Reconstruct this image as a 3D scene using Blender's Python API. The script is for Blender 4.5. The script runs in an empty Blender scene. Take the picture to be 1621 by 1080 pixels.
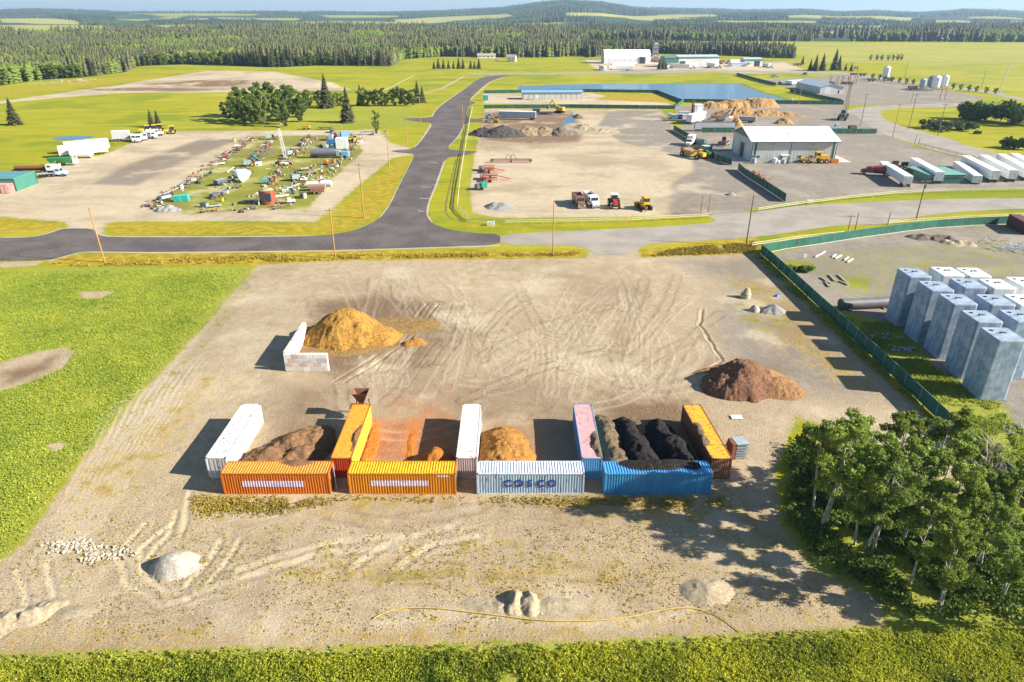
import bpy, math, random
import numpy as np
from mathutils import Vector, Matrix
R = math.radians
random.seed(7); rng = np.random.default_rng(7)
sc = bpy.context.scene
col = sc.collection
# ---------------- camera, sky, sun, exposure ----------------
CAM_H = 49.5; FPX = 1081.0; PITCH = math.atan(518 / FPX)
cd = bpy.data.cameras.new('camera'); cam = bpy.data.objects.new('camera', cd); col.objects.link(cam)
cam.location = (0, 0, CAM_H); cam.rotation_euler = (math.pi / 2 - PITCH, 0, 0)
cd.sensor_width = 36; cd.lens = 36 * FPX / 1621; cd.clip_end = 60000; cd.clip_start = 0.5
sc.camera = cam
w = bpy.data.worlds.new('World'); sc.world = w; w.use_nodes = True
wt = w.node_tree; sky = wt.nodes.new('ShaderNodeTexSky'); sky.sky_type = 'NISHITA'; sky.sun_disc = False
SUN = Vector((17.3, -3.15, 9.5)).normalized()
sky.sun_elevation = math.asin(SUN.z); sky.sun_rotation = math.atan2(SUN.x, SUN.y)
sky.altitude = 700; sky.air_density = 1.0; sky.dust_density = 0.6; sky.ozone_density = 2.5
bg = wt.nodes['Background']; wt.links.new(sky.outputs[0], bg.inputs[0]); bg.inputs[1].default_value = 0.062
sd = bpy.data.lights.new('sun', 'SUN'); so = bpy.data.objects.new('sun', sd); col.objects.link(so)
sd.energy = 5.0; sd.angle = R(0.55); sd.color = (1.0, 0.93, 0.82)
so.rotation_euler = (-SUN).to_track_quat('-Z', 'Y').to_euler(); so.location = (60, -10, 80)
sc.view_settings.view_transform = 'Standard'; sc.view_settings.look = 'None'
sc.view_settings.exposure = 1.3; sc.view_settings.gamma = 1.0
sc.render.engine = 'CYCLES'
sc.cycles.max_bounces = 5; sc.cycles.diffuse_bounces = 3; sc.cycles.transparent_max_bounces = 6
sc.cycles.volume_bounces = 0
HZD = 0.00008

# ---------------- image pixels projected through the camera onto a level plane ----------------
SP, CP = math.sin(PITCH), math.cos(PITCH)
def at(px, py, z=0.0):
    v = (py - 540) / FPX; k = (CAM_H - z) / (SP + v * CP)
    return ((px - 810.5) / FPX * k, k * (CP - v * SP))
def V(px, py, z=0.0):
    a = at(px, py, z); return Vector((a[0], a[1], z))
def P(*pts): return [at(x, y) for x, y in pts]

# ---------------- noise ----------------
def _h(i, j, s):
    n = (i.astype(np.int64) * 374761393 + j.astype(np.int64) * 668265263 + s * 974711) & 0xffffffff
    n = ((n ^ (n >> 13)) * 1274126177) & 0xffffffff
    return ((n ^ (n >> 16)) & 0xffff) / 65535.0
def vn(x, y, sc_, s=0):
    x = np.asarray(x, float) / sc_; y = np.asarray(y, float) / sc_
    i = np.floor(x); j = np.floor(y); u = x - i; v = y - j
    u = u * u * (3 - 2 * u); v = v * v * (3 - 2 * v); i = i.astype(np.int64); j = j.astype(np.int64)
    return ((_h(i, j, s) * (1 - u) + _h(i + 1, j, s) * u) * (1 - v) + (_h(i, j + 1, s) * (1 - u) + _h(i + 1, j + 1, s) * u) * v)
def fbm(x, y, sc_, s=0, o=4):
    t = 0; a = .5
    for k in range(o): t = t + a * vn(x, y, sc_ / 2 ** k, s + k); a *= .5
    return t
def inside(x, y, poly):
    c = np.zeros(x.shape, bool); n = len(poly)
    for i in range(n):
        x0, y0 = poly[i]; x1, y1 = poly[(i + 1) % n]
        if y0 == y1: continue
        m = (y0 > y) != (y1 > y)
        c ^= m & (x < (x1 - x0) * (y - y0) / (y1 - y0) + x0)
    return c
def dline(x, y, pts, closed=False):
    d = np.full(x.shape, 1e9); n = len(pts)
    for i in range(n if closed else n - 1):
        x0, y0 = pts[i]; x1, y1 = pts[(i + 1) % n]; dx, dy = x1 - x0, y1 - y0
        L = dx * dx + dy * dy + 1e-9
        t = np.clip(((x - x0) * dx + (y - y0) * dy) / L, 0, 1)
        d = np.minimum(d, np.hypot(x - x0 - t * dx, y - y0 - t * dy))
    return d

# ---------------- materials ----------------
def newmat(name):
    m = bpy.data.materials.new(name); m.use_nodes = True
    return m, m.node_tree.nodes, m.node_tree.links, m.node_tree.nodes['Principled BSDF']
def nd(N, t, **k):
    n = N.new(t)
    for a, b in k.items(): setattr(n, a, b)
    return n
def noise(N, L, vec, scale, detail=4, rough=.6):
    n = nd(N, 'ShaderNodeTexNoise'); n.inputs['Scale'].default_value = scale
    n.inputs['Detail'].default_value = detail; n.inputs['Roughness'].default_value = rough
    L.new(vec, n.inputs['Vector']); return n.outputs['Fac']
def mix(N, L, f, a, b, mode='MIX'):
    n = nd(N, 'ShaderNodeMix', data_type='RGBA', blend_type=mode)
    for s, v in ((0, f), (6, a), (7, b)):
        if isinstance(v, (int, float)): n.inputs[s].default_value = v
        elif isinstance(v, tuple): n.inputs[s].default_value = (*v, 1)
        else: L.new(v, n.inputs[s])
    return n.outputs[2]
def rampv(N, L, f, a, b):
    n = nd(N, 'ShaderNodeMapRange', interpolation_type='SMOOTHSTEP'); n.inputs[1].default_value = a; n.inputs[2].default_value = b
    L.new(f, n.inputs[0]); return n.outputs[0]
def math_(N, L, op, a, b=0.0):
    n = nd(N, 'ShaderNodeMath', operation=op)
    for s, v in ((0, a), (1, b)):
        if isinstance(v, (int, float)): n.inputs[s].default_value = v
        else: L.new(v, n.inputs[s])
    return n.outputs[0]
def bumpn(N, L, b, h, dist, st=1.0):
    n = nd(N, 'ShaderNodeBump'); n.inputs['Distance'].default_value = dist; n.inputs['Strength'].default_value = st
    L.new(h, n.inputs['Height']); L.new(n.outputs[0], b.inputs['Normal'])
_M = {}
def pm(c, rough=.5, var=.12, scale=1.5, metal=0.0, rust=0.0, bump=0.0, bs=20, c2=None, stretch=None, spec=.5, rustc=(.16, .055, .02)):
    """painted / natural surface with procedural wear; c2 = second tone, rust = share of rusty patches"""
    key = (c, rough, var, scale, metal, rust, bump, bs, c2, stretch, spec, rustc)
    if key in _M: return _M[key]
    m, N, L, b = newmat('surface'); tc = nd(N, 'ShaderNodeTexCoord'); vec = tc.outputs['Object']
    oi = nd(N, 'ShaderNodeObjectInfo'); va = nd(N, 'ShaderNodeVectorMath', operation='ADD'); L.new(vec, va.inputs[0])
    sv = nd(N, 'ShaderNodeVectorMath', operation='SCALE'); sv.inputs[3].default_value = 37.0
    L.new(oi.outputs['Random'], sv.inputs[0]); L.new(sv.outputs[0], va.inputs[1]); vec = va.outputs[0]
    v2 = vec
    if stretch:
        mp = nd(N, 'ShaderNodeMapping'); mp.inputs['Scale'].default_value = stretch; L.new(vec, mp.inputs[0]); v2 = mp.outputs[0]
    f = rampv(N, L, noise(N, L, v2, scale, 5, .65), .3, .7)
    if c2 is None: a_, b_ = tuple(x * (1 - var) for x in c), tuple(min(1, x * (1 + var)) for x in c)
    else: a_, b_ = c, c2
    o = mix(N, L, f, a_, b_)
    if rust > 0:
        r = noise(N, L, v2, scale * 2.1, 8, .7)
        r = rampv(N, L, r, .62 - rust * .3, .68 - rust * .28)
        rc = mix(N, L, noise(N, L, vec, 9, 3), rustc, tuple(x * 1.9 for x in rustc))
        o = mix(N, L, r, o, rc)
    L.new(o, b.inputs['Base Color']); b.inputs['Roughness'].default_value = rough; b.inputs['Metallic'].default_value = metal
    b.inputs['Specular IOR Level'].default_value = spec
    if bump: bumpn(N, L, b, noise(N, L, vec, bs, 4), bump)
    _M[key] = m; return m
def paint(r, g, b, rust=.0, rough=.45): return pm((r, g, b), rough, .12, 1.2, rust=rust)

# ---------------- mesh building ----------------
def link(o, parent=None):
    col.objects.link(o)
    if parent is not None: o.parent = parent
    return o
def np_mesh(name, verts, quads, mats=(), midx=None, smooth=False, attrs=None, tri=False):
    me = bpy.data.meshes.new(name); verts = np.asarray(verts, np.float32); quads = np.asarray(quads, np.int32)
    k = 3 if tri else 4; n = len(quads)
    me.vertices.add(len(verts)); me.vertices.foreach_set('co', verts.ravel())
    me.loops.add(n * k); me.loops.foreach_set('vertex_index', quads.ravel())
    me.polygons.add(n); me.polygons.foreach_set('loop_start', np.arange(n, dtype=np.int32) * k)
    for m in mats: me.materials.append(m)
    if midx is not None: me.polygons.foreach_set('material_index', np.asarray(midx, np.int32))
    me.update(calc_edges=True)
    if smooth: me.polygons.foreach_set('use_smooth', np.ones(n, bool))
    for an, (dom, arr) in (attrs or {}).items():
        a = me.attributes.new(an, 'FLOAT', dom); a.data.foreach_set('value', np.asarray(arr, np.float32))
    return me
class MB:
    def __init__(s): s.v = []; s.f = []; s.sm = []
    def add(s, vs, fs, smooth=False):
        o = len(s.v); s.v += [tuple(v) for v in vs]; s.f += [tuple(i + o for i in f) for f in fs]; s.sm += [smooth] * len(fs); return s
    def box(s, cx, cy, cz, sx, sy, sz, rz=0, tx=1, ty=1):
        c, n = math.cos(rz), math.sin(rz); vs = []
        for z, k in ((-.5, (1, 1)), (.5, (tx, ty))):
            for x, y in ((-.5, -.5), (.5, -.5), (.5, .5), (-.5, .5)):
                X, Y = x * sx * k[0], y * sy * k[1]; vs.append((cx + X * c - Y * n, cy + X * n + Y * c, cz + z * sz))
        return s.add(vs, [(3, 2, 1, 0), (4, 5, 6, 7), (0, 1, 5, 4), (1, 2, 6, 5), (2, 3, 7, 6), (3, 0, 4, 7)])
    def cyl(s, p0, p1, r0, r1=None, n=10, caps=True):
        r1 = r0 if r1 is None else r1; p0, p1 = Vector(p0), Vector(p1); d = (p1 - p0).normalized()
        a = d.orthogonal().normalized(); b = d.cross(a); vs = []
        for p, r in ((p0, r0), (p1, r1)):
            for i in range(n):
                t = 2 * math.pi * i / n; vs.append(p + a * (math.cos(t) * r) + b * (math.sin(t) * r))
        s.add(vs, [(i, (i + 1) % n, n + (i + 1) % n, n + i) for i in range(n)], True)
        if caps: s.add(vs[:n], [tuple(reversed(range(n)))]); s.add(vs[n:], [tuple(range(n))])
        return s
    def prof(s, pts, y0, y1):          # profile in x,z extruded along y
        n = len(pts); vs = [(x, y0, z) for x, z in pts] + [(x, y1, z) for x, z in pts]
        return s.add(vs, [tuple(range(n)), tuple(reversed(range(n, 2 * n)))] + [(i, n + i, n + (i + 1) % n, (i + 1) % n) for i in range(n)])
    def profx(s, pts, x0, x1):         # profile in y,z extruded along x
        n = len(pts); vs = [(x0, y, z) for y, z in pts] + [(x1, y, z) for y, z in pts]
        return s.add(vs, [tuple(reversed(range(n))), tuple(range(n, 2 * n))] + [(i, (i + 1) % n, n + (i + 1) % n, n + i) for i in range(n)])
    def bar(s, p0, p1, t=.06, t2=None):
        p0, p1 = Vector(p0), Vector(p1); d = (p1 - p0); L = d.length; d.normalize(); t2 = t2 or t
        up = Vector((0, 0, 1)) if abs(d.z) < .95 else Vector((1, 0, 0)); a = d.cross(up).normalized() * t / 2; b = a.cross(d).normalized() * t2 / 2
        vs = [p + x + y for p in (p0, p1) for x, y in ((-a, -b), (a, -b), (a, b), (-a, b))]
        return s.add(vs, [(0, 1, 2, 3), (7, 6, 5, 4), (0, 4, 5, 1), (1, 5, 6, 2), (2, 6, 7, 3), (3, 7, 4, 0)])
    def shape(s, q):
        k = q[0]
        if k == 'b': s.box(*q[1:])
        elif k == 'c': s.cyl(q[1:4], q[4:7], q[7], q[8] if len(q) > 8 else None, 12)
        elif k == 'p': s.prof(*q[1:])
        elif k == 'px': s.profx(*q[1:])
        elif k == 'l': s.bar(q[1:4], q[4:7], q[7], q[8] if len(q) > 8 else None)
        return s
    def build(s, name, m, parent=None, bevel=0):
        me = bpy.data.meshes.new(name); me.from_pydata(s.v, [], s.f)
        for x in (m if isinstance(m, (list, tuple)) else [m]): me.materials.append(x)
        me.polygons.foreach_set('use_smooth', s.sm); me.update()
        o = bpy.data.objects.new(name, me); link(o, parent)
        if bevel:
            b = o.modifiers.new('bevel', 'BEVEL'); b.width = bevel; b.segments = 2; b.limit_method = 'ANGLE'
        return o
def tag(o, label, cat, group=None, kind=None):
    o['label'] = label; o['category'] = cat
    if group: o['group'] = group
    if kind: o['kind'] = kind
    return o
def struct(o): o['kind'] = 'structure'; return o
def empty(name, loc, rz=0, label=None, cat=None, group=None):
    o = bpy.data.objects.new(name, None); o.empty_display_size = .5; link(o); o.location = loc if len(loc) == 3 else (*loc, 0); o.rotation_euler = (0, 0, rz)
    if label: tag(o, label, cat, group)
    return o
def part(parent, name, m, *shapes, bevel=0):
    b = MB()
    for q in shapes: b.shape(q)
    return b.build(name, m, parent, bevel)
def copy_tree(o, parent=None):
    c = o.copy(); col.objects.link(c); c.parent = parent
    for ch in o.children: copy_tree(ch, c)
    return c
def dup(o, loc, rz=0, label=None, group=None, s=1.0):
    c = copy_tree(o); c.location = loc if len(loc) == 3 else (*loc, 0); c.rotation_euler = (0, 0, rz); c.scale = (s, s, s)
    if label: c['label'] = label
    if group: c['group'] = group
    return c
GLASS = pm((.02, .035, .05), .08, .1, spec=.8)
DARK = pm((.02, .02, .022), .6)
TYRE = pm((.018, .017, .016), .85)
STEEL = pm((.35, .36, .37), .4, metal=.6)
WOODP = pm((.30, .19, .09), .8, .2, 2, stretch=(1, 1, .15))
def wheels(parent, pts, r=.5, wd=.3, rim=None):
    """pts = (x, y) of each wheel; every wheel a part with its rim"""
    for x, y in pts:
        o = part(parent, 'wheel', TYRE, ('c', x, y - wd / 2, r, x, y + wd / 2, r, r))
        if rim: part(o, 'rim', rim, ('c', x, y - wd / 2 - .01, r, x, y + wd / 2 + .01, r, r * .5))
# ---------------- terrain ----------------
SKY = [(-900, 19), (0, 16.5), (60, 15), (200, 19), (400, 20), (600, 20.5), (700, 19), (790, 14), (840, 8), (890, 2.5), (950, 5), (1000, 13), (1060, 15), (1200, 18), (1270, 17), (1330, 21), (1390, 18.5), (1450, 21), (1500, 18), (1520, 15), (1580, 16), (1621, 19), (2500, 18)]
_az = np.array([a for a, b in SKY], float); _sv = np.array([b for a, b in SKY], float)
def hills(x, y):
    x = np.asarray(x, float); y = np.asarray(y, float); D = np.maximum(y, 1.0)
    px = 810.5 + FPX * (x / D) * 1.11
    s = np.interp(px, _az, _sv)
    v = (s - 540) / FPX; slope = -(SP + v * CP) / (CP - v * SP)
    Yr = 8200 - 2000 * np.exp(-((px - 890) / 130) ** 2)
    top = CAM_H + slope * Yr
    t = np.clip((y - 2300) / (Yr - 2300), 0, 1); t = t * t * (3 - 2 * t) * .55 + t * .45
    z = top * t
    z = z + np.where(y > 2300, (fbm(x, y, 1300, 11, 3) - .44) * 55 * np.clip((y - 2300) / 1500, 0, 1) * np.clip((Yr * 1.05 - y) / 2500, .12, 1), 0)
    # back side keeps falling away behind the crest
    return np.where(y > Yr * 1.02, z - (y - Yr * 1.02) * .004, z)
def on_hill(px, py):
    v = (py - 540) / FPX; d = SP + v * CP; f = CP - v * SP; Y = np.arange(1500, 9000, 12.0)
    k = Y / f; X = (px - 810.5) / FPX * k; Z = CAM_H - k * d
    hit = np.nonzero(hills(X, Y) >= Z)[0]; i = hit[0] if len(hit) else len(Y) - 1
    return X[i], Y[i]
FIELDS = []
def PH(*pts):
    FIELDS.append(pts); return [on_hill(*p) if p[1] < 75 else at(*p) for p in pts]

# ---------------- ground cover map (world polygons, edge feather in m) ----------------
L_ = {k: [] for k in ('dirt', 'grey', 'brown', 'rust', 'lush', 'dry', 'crop', 'forest', 'weed', 'marks', 'trk', 'sand', 'straw', 'ochre')}
def area(k, pts, feather=1.5, val=1.0): L_[k].append((pts, feather, val))
area('dirt', P((408, 420), (560, 413), (925, 409), (932, 400), (945, 392), (1006, 392), (1015, 408), (1100, 405), (1200, 402), (1255, 452), (1300, 500), (1380, 575), (1455, 650), (1560, 750), (1500, 800), (1380, 700), (1260, 660), (1225, 750), (1235, 830), (1290, 905), (1390, 945), (1400, 990), (1250, 1000), (1000, 1012), (500, 1022), (0, 1033), (-200, 1040), (-200, 930), (0, 895), (45, 850), (110, 755), (185, 668), (265, 580), (335, 505), (385, 445)), 2.2)
area('dirt', P((-40, 290), (70, 283), (100, 255), (160, 247), (205, 228), (270, 208), (400, 207), (600, 206), (618, 226), (655, 236), (655, 245), (622, 250), (560, 300), (500, 352), (420, 350), (250, 350), (170, 352), (162, 368), (108, 368), (104, 352), (0, 343), (-60, 343)), 3)
area('dirt', P((-40, 166), (100, 147), (215, 130), (330, 112), (430, 113), (520, 130), (560, 143), (420, 146), (200, 147), (90, 155), (-40, 168)), 5)
area('dirt', P((752, 244), (768, 172), (1045, 173), (1070, 205), (1100, 250), (1190, 300), (1185, 325), (1120, 340), (1000, 343), (790, 345), (748, 338), (744, 300)), 2)
area('dirt', P((768, 148), (830, 149), (935, 147), (960, 152), (940, 158), (1060, 163), (1060, 169), (766, 164)), 3)
area('dirt', P((0, 415), (70, 413), (60, 420), (0, 424)), 1.2)
area('dirt', P((128, 462), (180, 462), (160, 472), (130, 472)), 3)
area('dirt', P((0, 575), (60, 556), (108, 550), (116, 558), (100, 580), (60, 600), (0, 618), (-60, 620), (-60, 580)), 2.4)
area('dirt', P((70, 703), (110, 698), (95, 715), (75, 715)), 1.0, .75)
area('dirt', P((925, 95), (1240, 98), (1280, 113), (1200, 117), (1100, 113), (950, 113), (935, 104)), 6)
for pts_ in (P((-40, 290), (70, 283), (100, 255), (160, 247), (205, 228), (270, 208), (400, 207), (600, 206), (618, 226), (655, 236), (655, 245), (622, 250), (560, 300), (500, 352), (250, 350), (170, 352), (162, 368), (108, 368), (104, 352), (0, 343), (-60, 343)),
    P((752, 238), (930, 230), (1080, 238), (1120, 252), (1060, 290), (1050, 345), (790, 345), (748, 338), (744, 300)), P((768, 148), (830, 149), (935, 147), (960, 152), (940, 158), (1060, 163), (1060, 169), (766, 164)), P((-40, 166), (100, 147), (215, 130), (330, 112), (430, 113), (520, 130), (560, 143), (420, 146), (200, 147), (90, 155), (-40, 168)),
    P((915, 180), (960, 180), (1000, 225), (920, 226)), P((925, 95), (1240, 98), (1280, 113), (1200, 117), (950, 113))): area('sand', pts_, 5, 1.0)
for pts_, v_ in ((P((560, 430), (1000, 430), (1050, 470), (800, 500), (600, 470)), .5), (P((240, 560), (400, 440), (480, 440), (420, 620), (200, 760), (150, 740)), .75), (P((60, 880), (300, 830), (900, 830), (1100, 880), (1100, 960), (300, 990), (0, 1000)), .55)): area('sand', pts_, 14, v_)
area('grey', P((965, 175), (1042, 176), (1072, 206), (1100, 250), (1050, 240), (985, 226), (945, 200)), 3)
area('grey', P((1068, 168), (1200, 160), (1330, 165), (1372, 190), (1385, 208), (1450, 232), (1560, 258), (1621, 275), (1700, 290), (1700, 300), (1621, 298), (1400, 305), (1240, 322), (1190, 330), (1170, 340), (1060, 342), (1065, 290), (1100, 270), (1085, 215)), 3)
area('grey', P((1205, 126), (1330, 120), (1370, 122), (1440, 134), (1560, 154), (1525, 166), (1355, 166), (1330, 168), (1290, 150)), 5)
area('grey', P((1215, 404), (1300, 385), (1400, 366), (1500, 359), (1700, 350), (1900, 420), (1900, 640), (1621, 700), (1590, 640), (1480, 580), (1430, 515), (1335, 494), (1290, 470)), 2)
area('grey', P((1040, 410), (1200, 404), (1255, 455), (1300, 500), (1380, 575), (1450, 650), (1300, 640), (1150, 600), (1110, 520), (1130, 450)), 8, .75)
area('grey', P((1270, 590), (1420, 640), (1300, 640), (1230, 700), (1200, 780), (1150, 800), (1170, 660)), 5, .5)
area('grey', P((980, 110), (1130, 110), (1080, 118), (960, 118)), 5, .6)
area('brown', P((500, 478), (600, 468), (690, 480), (650, 520), (600, 560), (545, 600), (500, 585), (490, 545)), 4, 1.0)
area('brown', P((560, 480), (650, 474), (700, 490), (690, 520), (640, 545), (600, 570)), 4, .95)
area('brown', P((620, 480), (740, 480), (760, 540), (700, 610), (560, 620), (600, 540)), 9, .66)
area('brown', P((440, 605), (560, 600), (545, 660), (520, 730), (380, 730), (410, 660)), 5, .6)
area('brown', P((640, 610), (1100, 590), (1140, 640), (1140, 740), (640, 740)), 8, .5)
area('brown', P((950, 630), (1090, 630), (1130, 735), (955, 740)), 3, .9)
area('brown', P((765, 178), (905, 176), (925, 205), (920, 224), (845, 228), (760, 222), (762, 200)), 3, .8)
area('brown', P((1090, 560), (1250, 570), (1270, 625), (1180, 645), (1100, 610)), 4, .55)
area('brown', P((160, 265), (330, 215), (370, 222), (300, 250), (220, 290), (150, 290)), 9, .45)
area('brown', P((215, 128), (330, 126), (440, 128), (420, 140), (220, 142)), 7, .45)
area('brown', P((0, 590), (60, 572), (95, 556), (80, 585), (40, 600), (0, 612)), 2, .8)
area('brown', P((290, 775), (1150, 775), (1240, 850), (1240, 800), (1300, 900), (1100, 830), (290, 815)), 3, .35)
area('brown', P((0, 1012), (1400, 985), (1400, 1002), (0, 1040)), 1.2, .45)
area('brown', P((800, 260), (1100, 262), (1150, 330), (1060, 335), (900, 320), (780, 330)), 20, .0)
area('brown', P((212, 132), (340, 129.5), (410, 133), (330, 137), (215, 136)), 3, .9); area('brown', P((140, 141), (260, 139), (380, 141), (300, 145), (150, 144)), 3, .8)
area('grey', P((140, 292), (200, 262), (325, 217), (378, 222), (300, 252), (215, 295)), 4, .9)
area('brown', P((600, 600), (760, 590), (900, 600), (1080, 600), (1100, 640), (600, 650)), 8, .6)
area('weed', P((1225, 410), (1300, 392), (1621, 365), (1700, 500), (1430, 500), (1330, 485)), 5, .45); area('weed', P((1500, 350), (1621, 350), (1621, 372), (1500, 370)), 4, .42)
area('rust', P((583, 665), (730, 660), (725, 735), (560, 735)), 3, 1.0)
area('rust', P((600, 620), (740, 612), (735, 680), (590, 680)), 9, .6)
area('brown', P((590, 650), (720, 650), (730, 735), (560, 735)), 6, .35)
area('rust', P((765, 660), (850, 655), (850, 735), (760, 735)), 5, .6)
area('rust', P((490, 545), (620, 500), (640, 480), (560, 560), (500, 583)), 2, .5)
area('lush', P((1238, 765), (1262, 690), (1300, 672), (1350, 690), (1420, 690), (1300, 740)), 3, .55)
area('lush', P((-300, 1034), (0, 1033), (500, 1021), (1000, 1011), (1250, 1000), (1400, 990), (1390, 945), (1290, 905), (1240, 830), (1238, 765), (1262, 715), (1340, 705), (1420, 690), (1500, 730), (1621, 790), (2100, 900), (2100, 1300), (-300, 1300)), 1.0)
area('lush', P((-200, 425), (70, 424), (400, 421), (385, 445), (335, 505), (265, 580), (185, 668), (110, 755), (45, 850), (0, 893), (-200, 930)), 2.5, .9)
area('lush', P((1320, 495), (1430, 515), (1480, 580), (1590, 640), (1621, 660), (1621, 760), (1540, 725), (1440, 620), (1370, 548)), 2, .9)
area('lush', P((345, 168), (620, 165), (680, 165), (678, 210), (600, 205), (400, 205), (250, 200)), 12, .5)
area('lush', P((605, 225), (690, 210), (683, 240), (620, 240)), 5, .3)
area('lush', P((755, 250), (742, 300), (746, 340), (765, 350), (725, 340), (735, 250)), 2, .5)
area('lush', P((1340, 190), (1360, 190), (1430, 225), (1390, 225)), 3, .5)
area('lush', P((1443, 228), (1500, 240), (1540, 255), (1500, 252)), 3, .5)
area('lush', P((600, 100), (940, 95), (935, 112), (640, 108)), 20, .3)
area('dry', P((60, 404), (400, 399), (925, 395), (925, 408), (560, 412), (400, 420), (80, 420)), 1.5, 1.0)
area('dry', P((1010, 395), (1200, 375), (1205, 400), (1100, 406), (1015, 408)), 1.5, .9)
area('dry', P((0, 343), (104, 352), (104, 366), (0, 374), (-90, 374), (-90, 343)), 3, .6)
area('dry', P((165, 352), (500, 352), (620, 255), (655, 246), (625, 318), (600, 348), (560, 365), (510, 373), (165, 376)), 3, .6)
area('dry', P((1180, 336), (1400, 312), (1700, 305), (1700, 318), (1400, 318), (1190, 340)), 2, .35)
area('dry', P((700, 355), (790, 350), (1110, 345), (1120, 350), (740, 366)), 2, .45)
area('dry', P((930, 148), (1055, 150), (1065, 164), (930, 160)), 5, .8)
area('dry', P((290, 775), (500, 778), (560, 782), (540, 800), (400, 825), (300, 822)), 3, .55)
area('dry', P((930, 780), (1180, 775), (1170, 815), (1000, 815), (900, 800)), 3, .55)
area('dry', P((-50, 160), (230, 128), (320, 112), (200, 118), (-50, 145)), 12, .5)
area('dry', P((1060, 165), (1070, 180), (1075, 200), (1060, 180)), 2, .4)
# grass growing back inside the left yard, weeds along the fence
area('weed', P((232, 322), (300, 285), (400, 216), (560, 213), (575, 240), (520, 290), (485, 335), (420, 330), (300, 340)), 3, .97)
area('weed', P((1200, 400), (1222, 415), (1290, 470), (1380, 560), (1470, 650), (1440, 640), (1360, 570), (1290, 500), (1250, 462), (1195, 415)), 1.5, .6)
area('weed', P((1240, 408), (1290, 415), (1300, 432), (1260, 432), (1235, 418)), 1.5, .7)
area('weed', P((1320, 432), (1390, 440), (1385, 462), (1340, 458)), 2, .65)
area('weed', P((1430, 405), (1480, 412), (1500, 440), (1440, 425)), 2, .5)
area('weed', P((0, 985), (600, 960), (1300, 940), (1380, 1000), (0, 1030)), 3, .40)
area('weed', P((300, 780), (1150, 778), (1160, 815), (900, 800), (560, 800), (300, 822)), 3, .50)
area('weed', P((150, 560), (330, 520), (300, 780), (60, 930), (100, 800)), 6, .36)
area('weed', P((0, 880), (160, 800), (300, 800), (900, 830), (1200, 850), (1380, 960), (0, 985)), 4, .36)
area('weed', P((1130, 430), (1250, 460), (1300, 520), (1200, 560), (1140, 500)), 4, .42)
area('weed', P((385, 430), (420, 430), (380, 500), (200, 700), (60, 880), (20, 890), (170, 690), (300, 540)), 1.5, .45)
area('marks', P((560, 430), (1080, 425), (1150, 540), (1150, 630), (1080, 660), (560, 650), (600, 560), (520, 500)), 12, 1.0)
area('marks', P((240, 860), (420, 800), (800, 830), (700, 900), (400, 940)), 6, .6)
area('marks', P((860, 240), (1150, 250), (1200, 330), (900, 335)), 20, .5)
for pts_, v_ in ((P((290, 776), (560, 780), (700, 784), (700, 800), (540, 812), (420, 840), (300, 830)), .75), (P((700, 780), (1160, 778), (1190, 830), (1000, 830), (800, 800)), .7), (P((0, 1000), (700, 990), (1300, 965), (1400, 995), (700, 1020), (0, 1034)), .68), (P((380, 880), (900, 860), (1150, 900), (1000, 950), (500, 950)), .6), (P((60, 760), (180, 690), (330, 560), (380, 600), (260, 760), (120, 860)), .50), (P((1120, 820), (1260, 830), (1330, 900), (1200, 960), (1050, 900)), .55), (P((1140, 430), (1250, 450), (1320, 540), (1400, 600), (1420, 650), (1300, 600), (1180, 520)), .6), (P((720, 830), (860, 830), (840, 900), (700, 900)), .5)): area('straw', pts_, 5, v_)
area('ochre', P((642, 662), (668, 662), (662, 735), (636, 735)), .8, .9); area('ochre', P((588, 664), (606, 668), (590, 735), (562, 735)), .8, .95); area('ochre', P((660, 640), (740, 650), (720, 700), (700, 735), (660, 735)), 3, .55); area('ochre', P((830, 670), (860, 665), (865, 735), (835, 735)), 2, .6)
# far fields
area('crop', PH((0, 29), (60, 29), (120, 34), (128, 39), (60, 38), (0, 35)), 25)
area('crop', PH((0, 40), (110, 40), (180, 41), (185, 48), (100, 50), (0, 49)), 25, .6)
area('crop', PH((622, 31), (700, 27), (800, 22), (812, 26), (720, 33), (640, 38)), 25, .8)
area('crop', PH((900, 21), (960, 22), (1040, 25), (1110, 29), (1040, 33), (990, 28), (900, 26)), 25, .95)
area('crop', PH((1385, 28), (1450, 28), (1440, 33), (1380, 31)), 25, .7)
area('crop', PH((1480, 32), (1540, 34), (1535, 37), (1480, 35)), 25, .7)
area('crop', PH((1600, 34), (1680, 34), (1680, 39), (1600, 38)), 25, .7)
area('crop', PH((170, 31), (270, 24), (300, 28), (220, 34)), 25, .3)
area('crop', PH((430, 37), (520, 33), (640, 36), (610, 42), (500, 43)), 25, .45)
area('crop', PH((1240, 25), (1340, 26), (1440, 28), (1340, 30), (1250, 28)), 25, .5)
area('crop', PH((1040, 24), (1130, 23), (1140, 26), (1050, 28)), 25, .6)
area('crop', PH((1530, 27), (1621, 29), (1621, 31), (1540, 30)), 25, .4)
area('crop', PH((240, 40), (330, 38), (340, 42), (250, 44)), 25, .35)
area('crop', PH((1280, 50), (1400, 49), (1400, 53), (1290, 54)), 25, .45)
area('crop', PH((190, 22), (300, 21), (420, 23), (400, 25), (250, 26)), 25, .35)
area('crop', PH((330, 27), (480, 29), (470, 33), (350, 32)), 25, .4)
area('crop', PH((500, 24), (640, 25), (620, 28), (520, 28)), 25, .35)
area('crop', PH((0, 52), (190, 51), (330, 46), (300, 44), (200, 45), (0, 50)), 25, .4)
area('crop', PH((650, 42), (800, 38), (900, 36), (890, 40), (700, 46)), 25, .35)
area('crop', PH((1120, 33), (1300, 34), (1290, 37), (1140, 36)), 25, .4)
area('crop', PH((1300, 40), (1500, 41), (1480, 44), (1320, 43)), 25, .35)
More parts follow.
